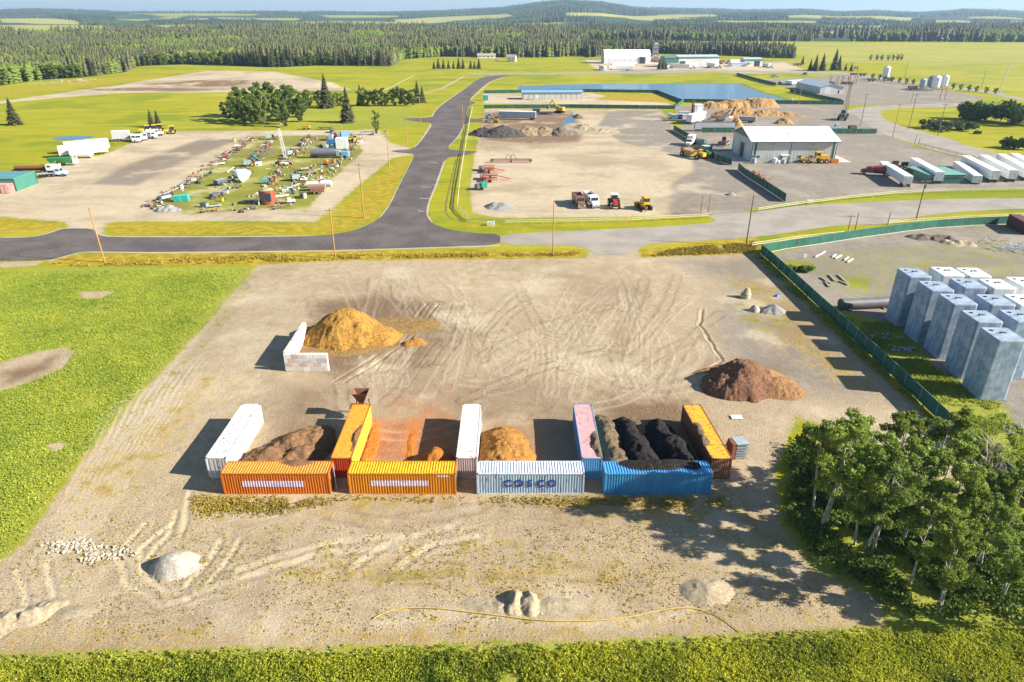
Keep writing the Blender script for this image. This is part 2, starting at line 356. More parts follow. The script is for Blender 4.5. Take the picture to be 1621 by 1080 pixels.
area('crop', PH((295, 30), (330, 29), (330, 31.5), (295, 32)), 25, .6)
area('crop', P((925, 64), (1100, 65), (1250, 68), (1250, 74), (1100, 73), (930, 72)), 10, .55)
area('crop', P((1250, 68), (1900, 70), (1900, 98), (1300, 97), (1250, 85)), 14, .5)
area('crop', P((1440, 98), (1900, 98), (1900, 210), (1621, 148), (1500, 130), (1430, 112)), 8, .33)
F1 = P((-1200, 170), (-300, 152), (0, 136), (60, 127), (130, 123), (200, 114), (215, 105), (300, 102), (440, 107), (500, 104), (618, 105), (640, 94), (700, 90), (800, 91), (880, 91), (932, 86), (935, 70), (925, 63)) + [(220, 1500), (260, 1900), (-500, 1750), (-2600, 1750)]
F4 = P((925, 92), (1000, 84), (1150, 88), (1260, 93), (1250, 86), (1100, 80), (1000, 78), (925, 78))
F3 = P((925, 64), (1200, 65.5), (1400, 66), (1800, 67.5)) + [(2400, 1420), (2900, 2300), (180, 2300)]
FAR = [(-9000, 1760), (200, 1760), (240, 2250), (9000, 2250), (16000, 20000), (-16000, 20000)]
for f, k in ((F1, 6), (F4, 6), (F3, 8), (FAR, 30)): area('forest', f, k)

ROADS = []   # polygons of asphalt used to keep the ground flat there
def build_ground():
    def grow(a, st, f, lim):
        out = []
        while a < lim: st *= f; a += st; out.append(a)
        return out
    xc = np.arange(-66, 72, .21); yc = np.arange(34, 126, .21)
    xs = np.array([-v for v in reversed(grow(66, .21, 1.018, 15000))] + list(xc) + grow(xc[-1], .21, 1.018, 15000))
    ys = np.array([-40, -20, 0, 10, 18, 24, 28, 31] + list(yc) + grow(yc[-1], .21, 1.0125, 20000))
    X, Y = np.meshgrid(xs, ys); sh = X.shape; x = X.ravel(); y = Y.ravel()
    att = {}
    for k, lst in L_.items():
        a = np.zeros(x.shape, np.float32)
        for pts, fe, val in lst:
            px = [p[0] for p in pts]; py = [p[1] for p in pts]; mg = fe * 1.2
            m = np.nonzero((x > min(px) - mg) & (x < max(px) + mg) & (y > min(py) - mg) & (y < max(py) + mg))[0]
            if not len(m): continue
            xx, yy = x[m], y[m]; i = inside(xx, yy, pts); d = dline(xx, yy, pts, True); s = np.where(i, d, -d)
            a[m] = np.maximum(a[m], val * np.clip(.5 + s / (2 * fe), 0, 1))
        att[k] = a
    # fields are cleared out of the far forest
    att['forest'] = att['forest'] * (1 - np.clip(att['crop'] * 2.2, 0, 1))
    z = hills(x, y)
    near = np.clip((150 - y) / 20, 0, 1) * np.clip((90 - np.abs(x)) / 20, 0, 1)
    d = att['dirt']
    z += near * (d * ((fbm(x, y, 2.2, 3) - .47) * .10 + (fbm(x, y, 9, 8, 2) - .37) * .15))
    lushm = att['lush'] * near
    z += lushm * (fbm(x, y, 2.5, 31) - .47) * .35
    # wheel ruts and scraped berms
    wear = np.zeros(x.shape, np.float32)
    trk = np.zeros(x.shape, np.float32)
    def rut(pts, wd=.5, dep=.12, w_=1.0, gauge=0.0, berm=.07, dk=0.0):
        pts = P(*pts)
        mg = 4; px = [p[0] for p in pts]; py = [p[1] for p in pts]
        m = np.nonzero((x > min(px) - mg) & (x < max(px) + mg) & (y > min(py) - mg) & (y < max(py) + mg))[0]
        if not len(m): return
        dd = dline(x[m] + (vn(x[m], y[m], 2, 5) - .5) * .4, y[m], pts)
        if gauge: dd = np.abs(dd - gauge)
        z[m] += -dep * np.exp(-(dd / (wd * .5)) ** 2) + berm * np.exp(-((dd - wd * .9) / (wd * .35)) ** 2)
        wear[m] = np.maximum(wear[m], w_ * np.exp(-(dd / (wd * .8)) ** 2)); trk[m] = np.maximum(trk[m], dk * np.exp(-(dd / (wd * .8)) ** 2))
    for o_ in (-9, 9): rut([(537 + o_, 605), (590 + o_, 572), (638 + o_, 540), (664 + o_, 508), (684 + o_, 482)], .5, .16, 0, 0, .04, .9)
    for pts in ([(230, 830), (190, 875), (200, 920), (260, 960), (300, 950)], [(270, 830), (225, 870), (225, 905), (260, 935), (295, 940)],
                [(350, 855), (330, 890), (295, 930)], [(380, 855), (350, 900), (330, 925)], [(30, 905), (45, 945), (30, 990), (0, 1010)], [(75, 890), (85, 930), (90, 950), (40, 985)],
                [(280, 810), (265, 850), (235, 885)], [(300, 780), (292, 830), (285, 850)]): rut(pts, .55, .10, .8, 0, .04)
    for pts in ([(620, 870), (500, 880), (380, 920), (300, 945)], [(640, 850), (540, 858), (440, 885), (380, 905)], [(560, 900), (620, 860), (720, 835)], [(630, 905), (680, 865), (760, 850)]): rut(pts, .8, .06, .8)
    for k in range(9):
        cx, cy, r = [(1040, 560, 60), (1040, 560, 85), (1040, 560, 110), (870, 520, 70), (870, 520, 100), (760, 570, 70), (760, 570, 95), (640, 620, 130), (900, 560, 160)][k]
        a0 = random.uniform(-1, 1.5); rut([(cx + r * math.cos(a0 + t * .28), cy + r * .55 * math.sin(a0 + t * .28)) for t in range(9)], .34, .022, .5, .9, .012)
    for k in range(16):
        x0 = random.uniform(560, 1090); rut([(x0, random.uniform(600, 640)), (x0 + random.uniform(-40, 60) * 1.0, random.uniform(500, 560)), (x0 + random.uniform(-60, 90), random.uniform(430, 480))], .34, .02, .45, .9, .01)
    for k in range(10):
        t = k / 9; rut([(330 - 150 * t, 560 + 10 * k), (240 - 110 * t, 690 + 8 * k), (150 - 80 * t, 830 + 6 * k)], .34, .02, .6, .9, .01)
    for k in range(3): rut([(150 + 26 * k, 960 - k * 6), (138 + 30 * k, 992)], .3, .05, .3, 0, .02)
    rut([(1112, 490), (1108, 515), (1130, 550), (1145, 570), (1110, 590)], .5, .14, 0, 0, .08)
    rut([(590, 985), (700, 968), (830, 985), (1000, 985), (1090, 965)], 1.0, -.12, .6, 0, 0)
    for k in range(7): rut([(965 + 23 * k, 640), (938 + 21 * k, 600 - 5 * (k % 3)), (925 + 18 * k, 575)], .3, .025, .25, 0, .01)
    far_wear = []
    rr_ = random.Random(11)
    for k in range(30):
        x0 = rr_.uniform(520, 1100); y0 = rr_.uniform(520, 650); a0 = rr_.uniform(-.5, .9); cv = rr_.uniform(-.12, .12); ln = rr_.randint(6, 11); q = [(x0, y0)]
        for j in range(ln): a0 += cv; q.append((q[-1][0] + 26 * math.sin(a0), q[-1][1] - 17 * math.cos(a0)))
        q = [p_ for p_ in q if 430 < p_[1] < 670 and 430 < p_[0] < 1330]
        if len(q) > 2: rut(q, rr_.uniform(.35, .6), .02, 0, .95, .01, rr_.uniform(.3, .8))
    for k in range(12):
        y0 = rr_.uniform(800, 1000); x0 = rr_.uniform(100, 900); rut([(x0, y0), (x0 + 90, y0 - rr_.uniform(-8, 30)), (x0 + 200, y0 - rr_.uniform(0, 40)), (x0 + 320, y0 - rr_.uniform(-10, 30))], .4, .02, 0, .95, .01, rr_.uniform(.2, .55))
    for k in range(7): rut([(560 + 22 * k, 592 - 3 * k), (600 + 20 * k, 540), (640 + 17 * k, 480)], .4, .03, 0, .9, .02, .7)
    att['trk'] = trk * near
    att['wear'] = wear * near
    # basins and banks
    pond = P(*POND); m = np.nonzero((x > -60) & (x < 260) & (y > 400) & (y < 720))[0]
    i = inside(x[m], y[m], pond); dd = dline(x[m], y[m], pond, True); s = np.where(i, dd, -dd)
    z[m] -= 1.6 * np.clip(s / 2.0, 0, 1)
    z[m] += .12 * np.exp(-((s + 4) / 3) ** 2) * (s < 0)
    sp = P((215, 137), (330, 132), (440, 131), (500, 134)); m = np.nonzero((x > -420) & (x < -60) & (y > 480) & (y < 720))[0]
    dd = dline(x[m], y[m], sp); z[m] += 2.2 * np.exp(-(dd / 14) ** 2) * (.5 + fbm(x[m], y[m], 14, 4)) - 1.4 * np.exp(-((y[m] - 560) / 14) ** 2) * (dd < 60) * fbm(x[m], y[m], 9, 9)
    for r in ROADS:
        px = [p[0] for p in r]; py = [p[1] for p in r]
        m = np.nonzero((x > min(px) - 3) & (x < max(px) + 3) & (y > min(py) - 3) & (y < max(py) + 3))[0]
        i = inside(x[m], y[m], r) | (dline(x[m], y[m], r, True) < 1.2); z[m[i]] = np.minimum(z[m[i]], 0)
    ny, nx = sh; idx = np.arange(ny * nx).reshape(ny, nx)
    q = np.stack([idx[:-1, :-1], idx[:-1, 1:], idx[1:, 1:], idx[1:, :-1]], -1).reshape(-1, 4)
    me = np_mesh('ground', np.stack([x, y, z], 1), q, [ground_mat()], smooth=True, attrs={k: ('POINT', v) for k, v in att.items()})
    global GX, GY, GZ, GA
    GX, GY, GZ, GA = xs, ys, z.reshape(sh), {k: v.reshape(sh) for k, v in att.items()}
    struct(link(bpy.data.objects.new('ground', me)))
def gz(x, y, arr=None):
    arr = GZ if arr is None else arr
    x = np.asarray(x, float); y = np.asarray(y, float)
    i = np.clip(np.searchsorted(GX, x) - 1, 0, len(GX) - 2); j = np.clip(np.searchsorted(GY, y) - 1, 0, len(GY) - 2)
    u = (x - GX[i]) / (GX[i + 1] - GX[i]); v = (y - GY[j]) / (GY[j + 1] - GY[j])
    return (arr[j, i] * (1 - u) + arr[j, i + 1] * u) * (1 - v) + (arr[j + 1, i] * (1 - u) + arr[j + 1, i + 1] * u) * v

def ground_mat():
    m, N, L, b = newmat('ground_cover'); g = nd(N, 'ShaderNodeNewGeometry').outputs['Position']
    def A(n): a = nd(N, 'ShaderNodeAttribute', attribute_name=n); return a.outputs['Fac']
    def stretch(s):
        mp = nd(N, 'ShaderNodeMapping'); mp.inputs['Scale'].default_value = s; L.new(g, mp.inputs[0]); return mp.outputs[0]
    nF = noise(N, L, g, 3.0, 6, .7); nM = noise(N, L, g, .45, 6, .65); nL = noise(N, L, g, .06, 5, .6); nH = noise(N, L, g, .009, 6, .6)
    nP = noise(N, L, g, 9, 4, .8); nQ = noise(N, L, g, 5.5, 5, .85)
    nS = noise(N, L, stretch((.02, .16, 1)), 1.0, 6, .65)
    nG = noise(N, L, g, .022, 5, .65); nG2 = noise(N, L, stretch((.012, .05, 1)), 1.0, 5, .7)
    edge = math_(N, L, 'MULTIPLY', math_(N, L, 'SUBTRACT', mix_f(N, L, nF, nM, .5), .5), 1.5)
    def msk(n, e=.09, k=1.0):
        s = math_(N, L, 'ADD', A(n), math_(N, L, 'MULTIPLY', edge, k))
        return rampv(N, L, s, .5 - e, .5 + e)
    grass = mix(N, L, rampv(N, L, nF, .35, .65), (.21, .215, .004), (.35, .32, .006))
    grass = mix(N, L, rampv(N, L, nL, .35, .62), grass, mix(N, L, nM, (.24, .26, .004), (.40, .34, .010)))
    grass = mix(N, L, rampv(N, L, nS, .55, .75), grass, (.30, .25, .045))
    far = mix(N, L, rampv(N, L, nH, .35, .65), (.24, .26, .006), (.35, .32, .015)); grass = mix(N, L, .35, grass, far)
    grass = mix(N, L, math_(N, L, 'MULTIPLY', rampv(N, L, nS, .48, .36), .6), grass, (.14, .20, .010)); grass = mix(N, L, math_(N, L, 'MULTIPLY', rampv(N, L, nM, .56, .72), .35), grass, (.42, .34, .06))
    grass = mix(N, L, math_(N, L, 'MULTIPLY', rampv(N, L, nG, .50, .60), .65), grass, (.155, .21, .006)); grass = mix(N, L, math_(N, L, 'MULTIPLY', rampv(N, L, nG2, .54, .66), .6), grass, (.43, .37, .05)); grass = mix(N, L, math_(N, L, 'MULTIPLY', rampv(N, L, nG2, .44, .36), .55), grass, (.19, .24, .012))
    lush = mix(N, L, rampv(N, L, nF, .35, .6), (.14, .18, .02), (.33, .35, .05)); lush = mix(N, L, rampv(N, L, nL, .4, .6), lush, mix(N, L, nM, (.20, .235, .025), (.38, .36, .06)))
    dry = mix(N, L, rampv(N, L, nM, .35, .65), (.26, .20, .012), (.44, .31, .03))
    dirt = mix(N, L, rampv(N, L, nM, .3, .7), (.38, .285, .165), (.53, .42, .275))
    dirt = mix(N, L, rampv(N, L, nL, .38, .66), dirt, mix(N, L, nF, (.29, .21, .12), (.62, .50, .34)))
    dirt = mix(N, L, rampv(N, L, nP, .56, .66), dirt, (.68, .60, .44)); dirt = mix(N, L, math_(N, L, 'MULTIPLY', rampv(N, L, nQ, .50, .42), .8), dirt, (.15, .11, .065))
    dirt = mix(N, L, rampv(N, L, nF, .56, .76), dirt, (.24, .18, .105))
    grey = mix(N, L, rampv(N, L, nM, .3, .7), (.215, .185, .15), (.30, .258, .21)); grey = mix(N, L, rampv(N, L, nL, .45, .75), grey, (.36, .31, .245)); grey = mix(N, L, math_(N, L, 'MULTIPLY', rampv(N, L, nQ, .49, .40), .6), grey, (.11, .095, .075)); grey = mix(N, L, rampv(N, L, nP, .57, .67), grey, (.48, .44, .36))
    wn = nd(N, 'ShaderNodeTexNoise'); wn.inputs['Scale'].default_value = .045; wn.inputs['Detail'].default_value = 2; L.new(g, wn.inputs['Vector'])
    va = nd(N, 'ShaderNodeVectorMath', operation='MULTIPLY_ADD'); L.new(wn.outputs['Color'], va.inputs[0]); va.inputs[1].default_value = (34, 34, 0); L.new(g, va.inputs[2])
    wv2 = nd(N, 'ShaderNodeTexWave', wave_type='BANDS', bands_direction='DIAGONAL'); wv2.inputs['Scale'].default_value = .33; wv2.inputs['Distortion'].default_value = 3.0; wv2.inputs['Detail'].default_value = 3; wv2.inputs['Detail Scale'].default_value = .8; L.new(va.outputs[0], wv2.inputs['Vector'])
    bk = math_(N, L, 'MULTIPLY', rampv(N, L, nM, .38, .62), rampv(N, L, nL, .40, .58)); bk = math_(N, L, 'MULTIPLY', bk, A('marks'))
    swl = math_(N, L, 'MULTIPLY', rampv(N, L, wv2.outputs['Fac'], .5, .95), bk)
    dirt = mix(N, L, math_(N, L, 'MULTIPLY', swl, .38), dirt, (.20, .15, .095)); dirt = mix(N, L, math_(N, L, 'MULTIPLY', math_(N, L, 'MULTIPLY', rampv(N, L, wv2.outputs['Fac'], .35, .0), bk), .25), dirt, (.52, .44, .30))
    grey = mix(N, L, math_(N, L, 'MULTIPLY', swl, .25), grey, (.20, .17, .14))
    brown = mix(N, L, rampv(N, L, nF, .3, .7), (.12, .072, .04), (.27, .18, .11))
    rust = mix(N, L, rampv(N, L, nM, .3, .7), (.33, .12, .045), (.42, .20, .10)); rust = mix(N, L, rampv(N, L, nF, .5, .7), rust, (.46, .30, .20))
    fore = mix(N, L, rampv(N, L, nL, .3, .7), (.022, .045, .02), (.05, .08, .03))
    crop = mix(N, L, rampv(N, L, nH, .3, .65), (.30, .31, .08), (.42, .37, .10))
    pale = mix(N, L, rampv(N, L, nM, .3, .7), (.46, .375, .245), (.55, .46, .32)); pale = mix(N, L, rampv(N, L, nF, .56, .74), pale, (.40, .32, .20)); pale = mix(N, L, rampv(N, L, nG2, .52, .66), pale, (.40, .33, .23))
    dirt = mix(N, L, math_(N, L, 'MULTIPLY', msk('sand', .3, .9), .8), dirt, pale)
    c = grass
    c = mix(N, L, rampv(N, L, A('crop'), 0, 1), c, crop)
    c = mix(N, L, msk('lush', .25), c, lush); c = mix(N, L, msk('dry', .25, 1.1), c, dry)
    c = mix(N, L, msk('dirt', .10, .6), c, dirt)
    c = mix(N, L, msk('grey', .22, .8), c, grey)
    c = mix(N, L, msk('brown', .35, 1.1), c, brown); c = mix(N, L, msk('rust', .35, 1.1), c, rust)
    c = mix(N, L, math_(N, L, 'MULTIPLY', A('wear'), .65), c, (.56, .48, .35))
    c = mix(N, L, math_(N, L, 'MULTIPLY', msk('ochre', .3, 1.0), .85), c, mix(N, L, nF, (.50, .13, .02), (.52, .26, .10)))
    c = mix(N, L, math_(N, L, 'MULTIPLY', msk('straw', .16, 2.4), .85), c, mix(N, L, rampv(N, L, nF, .35, .65), (.20, .13, .025), (.50, .35, .085)))
    c = mix(N, L, math_(N, L, 'MULTIPLY', A('trk'), rampv(N, L, nM, .35, .6)), c, (.20, .15, .095))
    wv = msk('weed', .10, 1.0); c = mix(N, L, wv, c, mix(N, L, rampv(N, L, nL, .35, .65), (.20, .19, .03), (.26, .28, .03)))
    c = mix(N, L, msk('forest', .2, .6), c, fore)
    c = mix(N, L, math_(N, L, 'MULTIPLY', math_(N, L, 'MULTIPLY', rampv(N, L, nG, .47, .60), A('dirt')), .40), c, (.22, .16, .10)); c = mix(N, L, math_(N, L, 'MULTIPLY', math_(N, L, 'MULTIPLY', rampv(N, L, nL, .52, .66), A('dirt')), .5), c, (.57, .48, .33))
    # scattered weeds over bare soil
    sw = math_(N, L, 'MULTIPLY', rampv(N, L, nM, .54, .62), rampv(N, L, nF, .50, .60)); sw = math_(N, L, 'MULTIPLY', sw, A('dirt'))
    sw = math_(N, L, 'MULTIPLY', sw, rampv(N, L, nL, .42, .58)); c = mix(N, L, math_(N, L, 'MULTIPLY', sw, .7), c, (.17, .14, .04))
    L.new(c, b.inputs['Base Color']); b.inputs['Roughness'].default_value = .95; b.inputs['Specular IOR Level'].default_value = .15
    h = math_(N, L, 'ADD', math_(N, L, 'MULTIPLY', nF, .7), math_(N, L, 'MULTIPLY', nP, .55)); h = math_(N, L, 'ADD', h, nM)
    bumpn(N, L, b, h, .16, .9); return m
def mix_f(N, L, a, b_, t):
    return math_(N, L, 'ADD', math_(N, L, 'MULTIPLY', a, 1 - t), math_(N, L, 'MULTIPLY', b_, t))

POND = [(818, 136), (880, 133.5), (960, 132.5), (1060, 132), (1170, 132.5), (1205, 146), (1262, 163), (1200, 163), (1085, 160), (1040, 146.5), (1000, 145), (880, 145.5), (820, 145.5)]
def sheet(name, pts, m, z=.03):
    me = bpy.data.meshes.new(name); me.from_pydata([(x, y, z) for x, y in pts], [], [tuple(range(len(pts)))])
    me.materials.append(m); me.update(); o = struct(link(bpy.data.objects.new(name, me)))
    if me.polygons[0].normal.z < 0: me.flip_normals()
    return o
def asphalt(c1, c2, c3):
    m, N, L, b = newmat('asphalt'); g = nd(N, 'ShaderNodeNewGeometry').outputs['Position']
    a = noise(N, L, g, .12, 5); f = noise(N, L, g, 2.2, 6, .7)
    c = mix(N, L, rampv(N, L, a, .35, .65), c1, c2); c = mix(N, L, rampv(N, L, f, .45, .8), c, c3)
    L.new(c, b.inputs[0]); b.inputs['Roughness'].default_value = .88; b.inputs['Specular IOR Level'].default_value = .25; bumpn(N, L, b, noise(N, L, g, 9, 3), .02); return m
def smooth_poly(pts, it=1):
    for _ in range(it):
        out = []
        for i in range(len(pts)):
            a, b_ = pts[i], pts[(i + 1) % len(pts)]
            out += [(a[0] * .8 + b_[0] * .2, a[1] * .8 + b_[1] * .2), (a[0] * .2 + b_[0] * .8, a[1] * .2 + b_[1] * .8)]
        pts = out
    return pts
RD = P((775, 120), (835, 119), (800, 121), (775, 129), (760, 140), (741, 160), (755, 162), (741, 168), (737, 187), (765, 189), (765, 193), (736, 194), (726, 215), (706, 236), (728, 239), (760, 240), (738, 246), (704, 250), (690, 290), (677, 322), (674, 340), (684, 354), (710, 364), (750, 369), (792, 371),
       (792, 388), (700, 391), (530, 396), (250, 399), (130, 398), (100, 406), (75, 412), (30, 413), (5, 413), (-60, 413), (-200, 413), (-200, 377), (0, 377), (50, 376), (75, 371), (100, 362), (146, 362), (155, 372), (175, 376), (350, 376), (510, 374), (560, 366), (600, 348), (618, 325), (634, 290), (655, 250), (656, 244), (632, 242), (615, 239), (655, 236), (670, 220), (686, 195), (666, 193), (638, 190), (640, 187), (684, 187), (690, 175), (705, 162), (730, 145), (757, 125))
RG = P((792, 371), (900, 366), (1030, 360), (1120, 354), (1135, 350), (1118, 341), (1190, 336), (1260, 326), (1400, 319), (1500, 315), (1621, 314), (1800, 313), (1800, 328), (1621, 330), (1500, 337), (1420, 348), (1395, 356), (1330, 356), (1230, 372), (1150, 379), (1060, 384), (1022, 388), (1006, 398), (990, 404), (945, 404), (930, 394), (900, 388), (792, 388))
RC = P((1700, 294), (1621, 272), (1560, 255), (1500, 243), (1440, 226), (1400, 214), (1375, 200), (1352, 181), (1338, 178), (1345, 174), (1370, 169), (1430, 166), (1520, 163), (1548, 168), (1480, 170), (1410, 172), (1393, 177), (1396, 186), (1420, 198), (1460, 209), (1500, 219), (1540, 234), (1621, 252), (1700, 272))
RH = P((740, 118.5), (860, 118), (1000, 117), (1150, 114), (1330, 118), (1440, 132), (1560, 147), (1700, 178), (1700, 172), (1560, 143), (1440, 129), (1330, 114.5), (1150, 111.5), (1000, 113.5), (860, 115.5), (740, 116))
RR = P((1180, 99), (1330, 98), (1900, 98), (1900, 96.8), (1330, 96.8), (1180, 98))
ROADS += [RD, RG, RC, RH, RR]
build_ground()
AS1 = asphalt((.080, .066, .064), (.13, .11, .10), (.21, .18, .155)); AS2 = asphalt((.26, .23, .195), (.34, .30, .25), (.40, .36, .30))
sheet('asphalt_road', smooth_poly(RD), AS1, .04); sheet('gravel_road', smooth_poly(RG), AS2, .035)
sheet('curved_road', smooth_poly(RC), AS2, .04); sheet('highway', RH, AS2, .06); sheet('rural_road', RR, AS2, .08)
# pale gravel shoulders
SH = asphalt((.36, .30, .21), (.44, .37, .27), (.5, .45, .35))
def shoulder(pts, wd, z=.02):
    pts = [Vector((*at(*p), 0)) for p in pts]; vs = []
    for i, p in enumerate(pts):
        d = (pts[min(i + 1, len(pts) - 1)] - pts[max(i - 1, 0)]).normalized(); n = Vector((-d.y, d.x, 0)); w_ = wd * (.8 + .4 * random.random())
        vs += [p + n * w_ + Vector((0, 0, z)), p - n * w_ + Vector((0, 0, z))]
    me = bpy.data.meshes.new('road_shoulder'); me.from_pydata([tuple(v) for v in vs], [], [(2 * i + 1, 2 * i + 3, 2 * i + 2, 2 * i) for i in range(len(pts) - 1)])
    me.materials.append(SH); me.update(); struct(link(bpy.data.objects.new('road_shoulder', me)))
shoulder([(770, 124), (757, 126), (729, 146), (704, 163), (690, 176), (684, 187)], .9)
shoulder([(684, 196), (669, 220), (655, 237)], .6); shoulder([(655, 252), (634, 292), (618, 326), (600, 349), (560, 367), (510, 375)], .5)
shoulder([(704, 250), (690, 290), (677, 322), (673, 340), (683, 355), (710, 366)], .7); shoulder([(792, 389), (530, 397.5), (250, 400.5), (132, 399), (100, 407), (77, 414)], .5)
shoulder([(736, 195), (726, 215), (706, 236)], .5); shoulder([(798, 122), (776, 130), (742, 160)], .6)
shoulder([(0, 377), (50, 375.5), (75, 370), (100, 361)], .4); shoulder([(146, 361), (155, 371), (175, 375), (350, 375), (510, 373.5)], .4)
DT = pm((.10, .11, .02), .95, .4, .6, c2=(.22, .20, .04))
def strip_line(name, pts, wd, m, z=.03):
    pts = [Vector((*at(*p), 0)) for p in pts]; mb = MB(); vs = []
    for i, p in enumerate(pts):
        d = (pts[min(i + 1, len(pts) - 1)] - pts[max(i - 1, 0)]).normalized(); n = Vector((-d.y, d.x, 0)) * wd / 2; vs += [p + n + Vector((0, 0, z)), p - n + Vector((0, 0, z))]
    mb.add(vs, [(2 * i, 2 * i + 1, 2 * i + 3, 2 * i + 2) for i in range(len(pts) - 1)]); return struct(mb.build(name, m))
for off in (0, 8): strip_line('ditch', [(722 + off, 252), (718 + off, 270), (711 + off * 1.1, 300), (706 + off * 1.2, 322), (706 + off * 1.4, 338), (716 + off * 1.4, 347 - off * .2), (735 + off, 352 - off * .3)], .55, DT)
strip_line('ditch', [(741, 198), (736, 212), (729, 236)], .7, DT); strip_line('ditch', [(746, 172), (742, 190)], .7, DT)
strip_line('dirt_track', [(655, 152), (675, 147), (700, 140), (722, 128), (735, 121)], 2.0, SH); strip_line('dirt_track', [(560, 140), (620, 141), (655, 143)], 1.6, SH)
# painted stop bars across the right lane
WP = pm((.62, .60, .55), .8, .15, 4)
for (a, b_) in (((661, 334), (672, 335)), ((664, 314), (680, 314.5)), ((668, 296), (683, 297)), ((681, 257), (694, 258.5)), ((705, 203), (714, 203.6))):
    p0, p1 = V(*a), V(*b_); mb = MB(); d = (p1 - p0).normalized(); n = Vector((-d.y, d.x, 0)) * .14
    mb.add([p0 - n + Vector((0, 0, .046)), p1 - n + Vector((0, 0, .046)), p1 + n + Vector((0, 0, .046)), p0 + n + Vector((0, 0, .046))], [(0, 1, 2, 3)])
    struct(mb.build('road_marking', WP))
wm, N, L, b = newmat('pond_water'); b.inputs['Base Color'].default_value = (.03, .13, .24, 1); b.inputs['Roughness'].default_value = .12; b.inputs['IOR'].default_value = 1.33
g = nd(N, 'ShaderNodeNewGeometry').outputs['Position']; bumpn(N, L, b, noise(N, L, g, 1.5, 4), .12, .6)
sheet('pond_water', [(x * 1.0, y) for x, y in P(*POND)], wm, -.12)
pud = sheet('puddle_water', P((893, 190), (902, 186), (905, 178), (910, 186), (908, 196), (914, 212), (905, 210), (899, 200), (890, 197)), wm, .05)
sheet('meadow_pool_water', P((82, 219), (100, 216), (140, 215), (152, 217), (125, 221), (90, 222)), wm, .05)
# ---------------- shipping containers ----------------
def corr(L, H, pitch, dep, axis, y, z0, out=1):
    """corrugated sheet running along x; returns verts, faces. axis 'v': standing wall at y, 'r': roof at z0 spanning width H"""
    vs = []; fs = []; n = int(L / pitch); pts = []
    for i in range(n):
        x = -L / 2 + i * L / n; p = L / n; pts += [(x, 0), (x + p * .28, 0), (x + p * .5, -dep), (x + p * .78, -dep)]
    pts.append((L / 2, 0))
    for x, d in pts:
        if axis == 'v': vs += [(x, y + out * d, z0), (x, y + out * d, z0 + H)]
        else: vs += [(x, -H / 2, z0 + d), (x, H / 2, z0 + d)]
    for i in range(len(pts) - 1): fs.append((2 * i, 2 * i + 2, 2 * i + 3, 2 * i + 1))
    return vs, fs
_K = {}
def container(x, y, rz, label, mside, mroof, mend, mframe, L=12.19, H=2.9, W=2.44, doors=True, pitch=.30, rdep=.06, door_end=1):
    t = empty('shipping_container', (x, y, -.02), rz, label, 'shipping container', 'shipping containers forming the storage bays')
    ex = L / 2; ey = W / 2
    mb = MB()
    for sx in (-1, 1):
        for sy in (-1, 1): mb.box(sx * (ex - .08), sy * (ey - .08), H / 2, .16, .16, H)
    for sy in (-1, 1): mb.box(0, sy * (ey - .05), H - .06, L - .32, .1, .12); mb.box(0, sy * (ey - .06), .08, L - .32, .12, .16)
    for sx in (-1, 1): mb.box(sx * (ex - .06), 0, H - .06, .12, W - .32, .12); mb.box(sx * (ex - .06), 0, .08, .12, W - .32, .16)
    mb.build('frame', mframe, t)
    for sy in (-1, 1):
        b = MB(); v, f = corr(L - .3, H - .26, pitch, .07, 'v', sy * (ey - .03), .15, sy); b.add(v, f); b.build('side_panel', mside, t)
    b = MB(); v, f = corr(L - .22, W - .18, .31, rdep, 'r', 0, H - .015); b.add(v, f); b.build('roof_panel', mroof, t)
    b = MB(); b.box(0, 0, .17, L - .3, W - .2, .05); b.build('floor_panel', DARK, t)
    # closed end
    b = MB(); v, f = corr(W - .3, H - .26, .26, .045, 'v', 0, .15, 1); s = -door_end
    b.add([(s * (ex - .03) + s * yy, xx, zz) for xx, yy, zz in v], f); b.build('end_panel', mend, t)
    if doors:
        for sy in (-1, 1):
            d = MB().box(door_end * (ex - .05), sy * .575, H / 2, .05, 1.12, H - .3); d = d.build('door', mend, t)
            for o in (.2, .75):
                MB().cyl((door_end * (ex - .01), sy * o, .2), (door_end * (ex - .01), sy * o, H - .2), .02, n=6).build('lock_rod', STEEL, d)
    for sx in (-1, 1):
        for sy in (-1, 1):
            for z in (.06, H - .055):
                if 'cast' not in _K: _K['cast'] = MB().box(0, 0, 0, .2, .2, .125).build('corner_casting', pm((.10, .06, .04), .8, .3, rust=.5), t); q = _K['cast']
                else: q = link(bpy.data.objects.new('corner_casting', _K['cast'].data), t)
                q.location = (sx * (ex - .09), sy * (ey - .09), z)
    return t
def cc(r, g, b, rust=.12, rough=.5): return pm((r * .82, g * .84, b * .9), rough, .13, 1.0, c2=(min(1, r * 1.08), min(1, g * 1.08), min(1, b * 1.08)), rust=rust + .06, stretch=(1.6, 1.6, .3))
OR = cc(.60, .15, .01, .10); ORR = cc(.62, .27, .035, .12); YL = cc(.60, .21, .006, .09); YR = cc(.74, .40, .005, .08)
WH = cc(.68, .66, .62, .14); CR = cc(.64, .60, .52, .18); CB = cc(.38, .50, .58, .10); CBR = cc(.58, .63, .66, .10)
BL = cc(.05, .26, .47, .06); BLR = cc(.06, .30, .56, .05); PK = cc(.56, .34, .34, .12); PKS = cc(.12, .30, .52, .03)
RY = pm((.80, .36, .01), .55, .15, 1.0, rust=.30, stretch=(2.5, .6, 1)); RS = pm((.20, .085, .045), .7, .35, 1.5, rust=.5)
RED = cc(.50, .05, .015, .1); PKE = cc(.50, .40, .38, .06)
YF = 64.0
Cor = container(-26.75, YF, 0, 'orange front container with brown mulch on its roof edge, westernmost of the front row', OR, ORR, OR, OR)
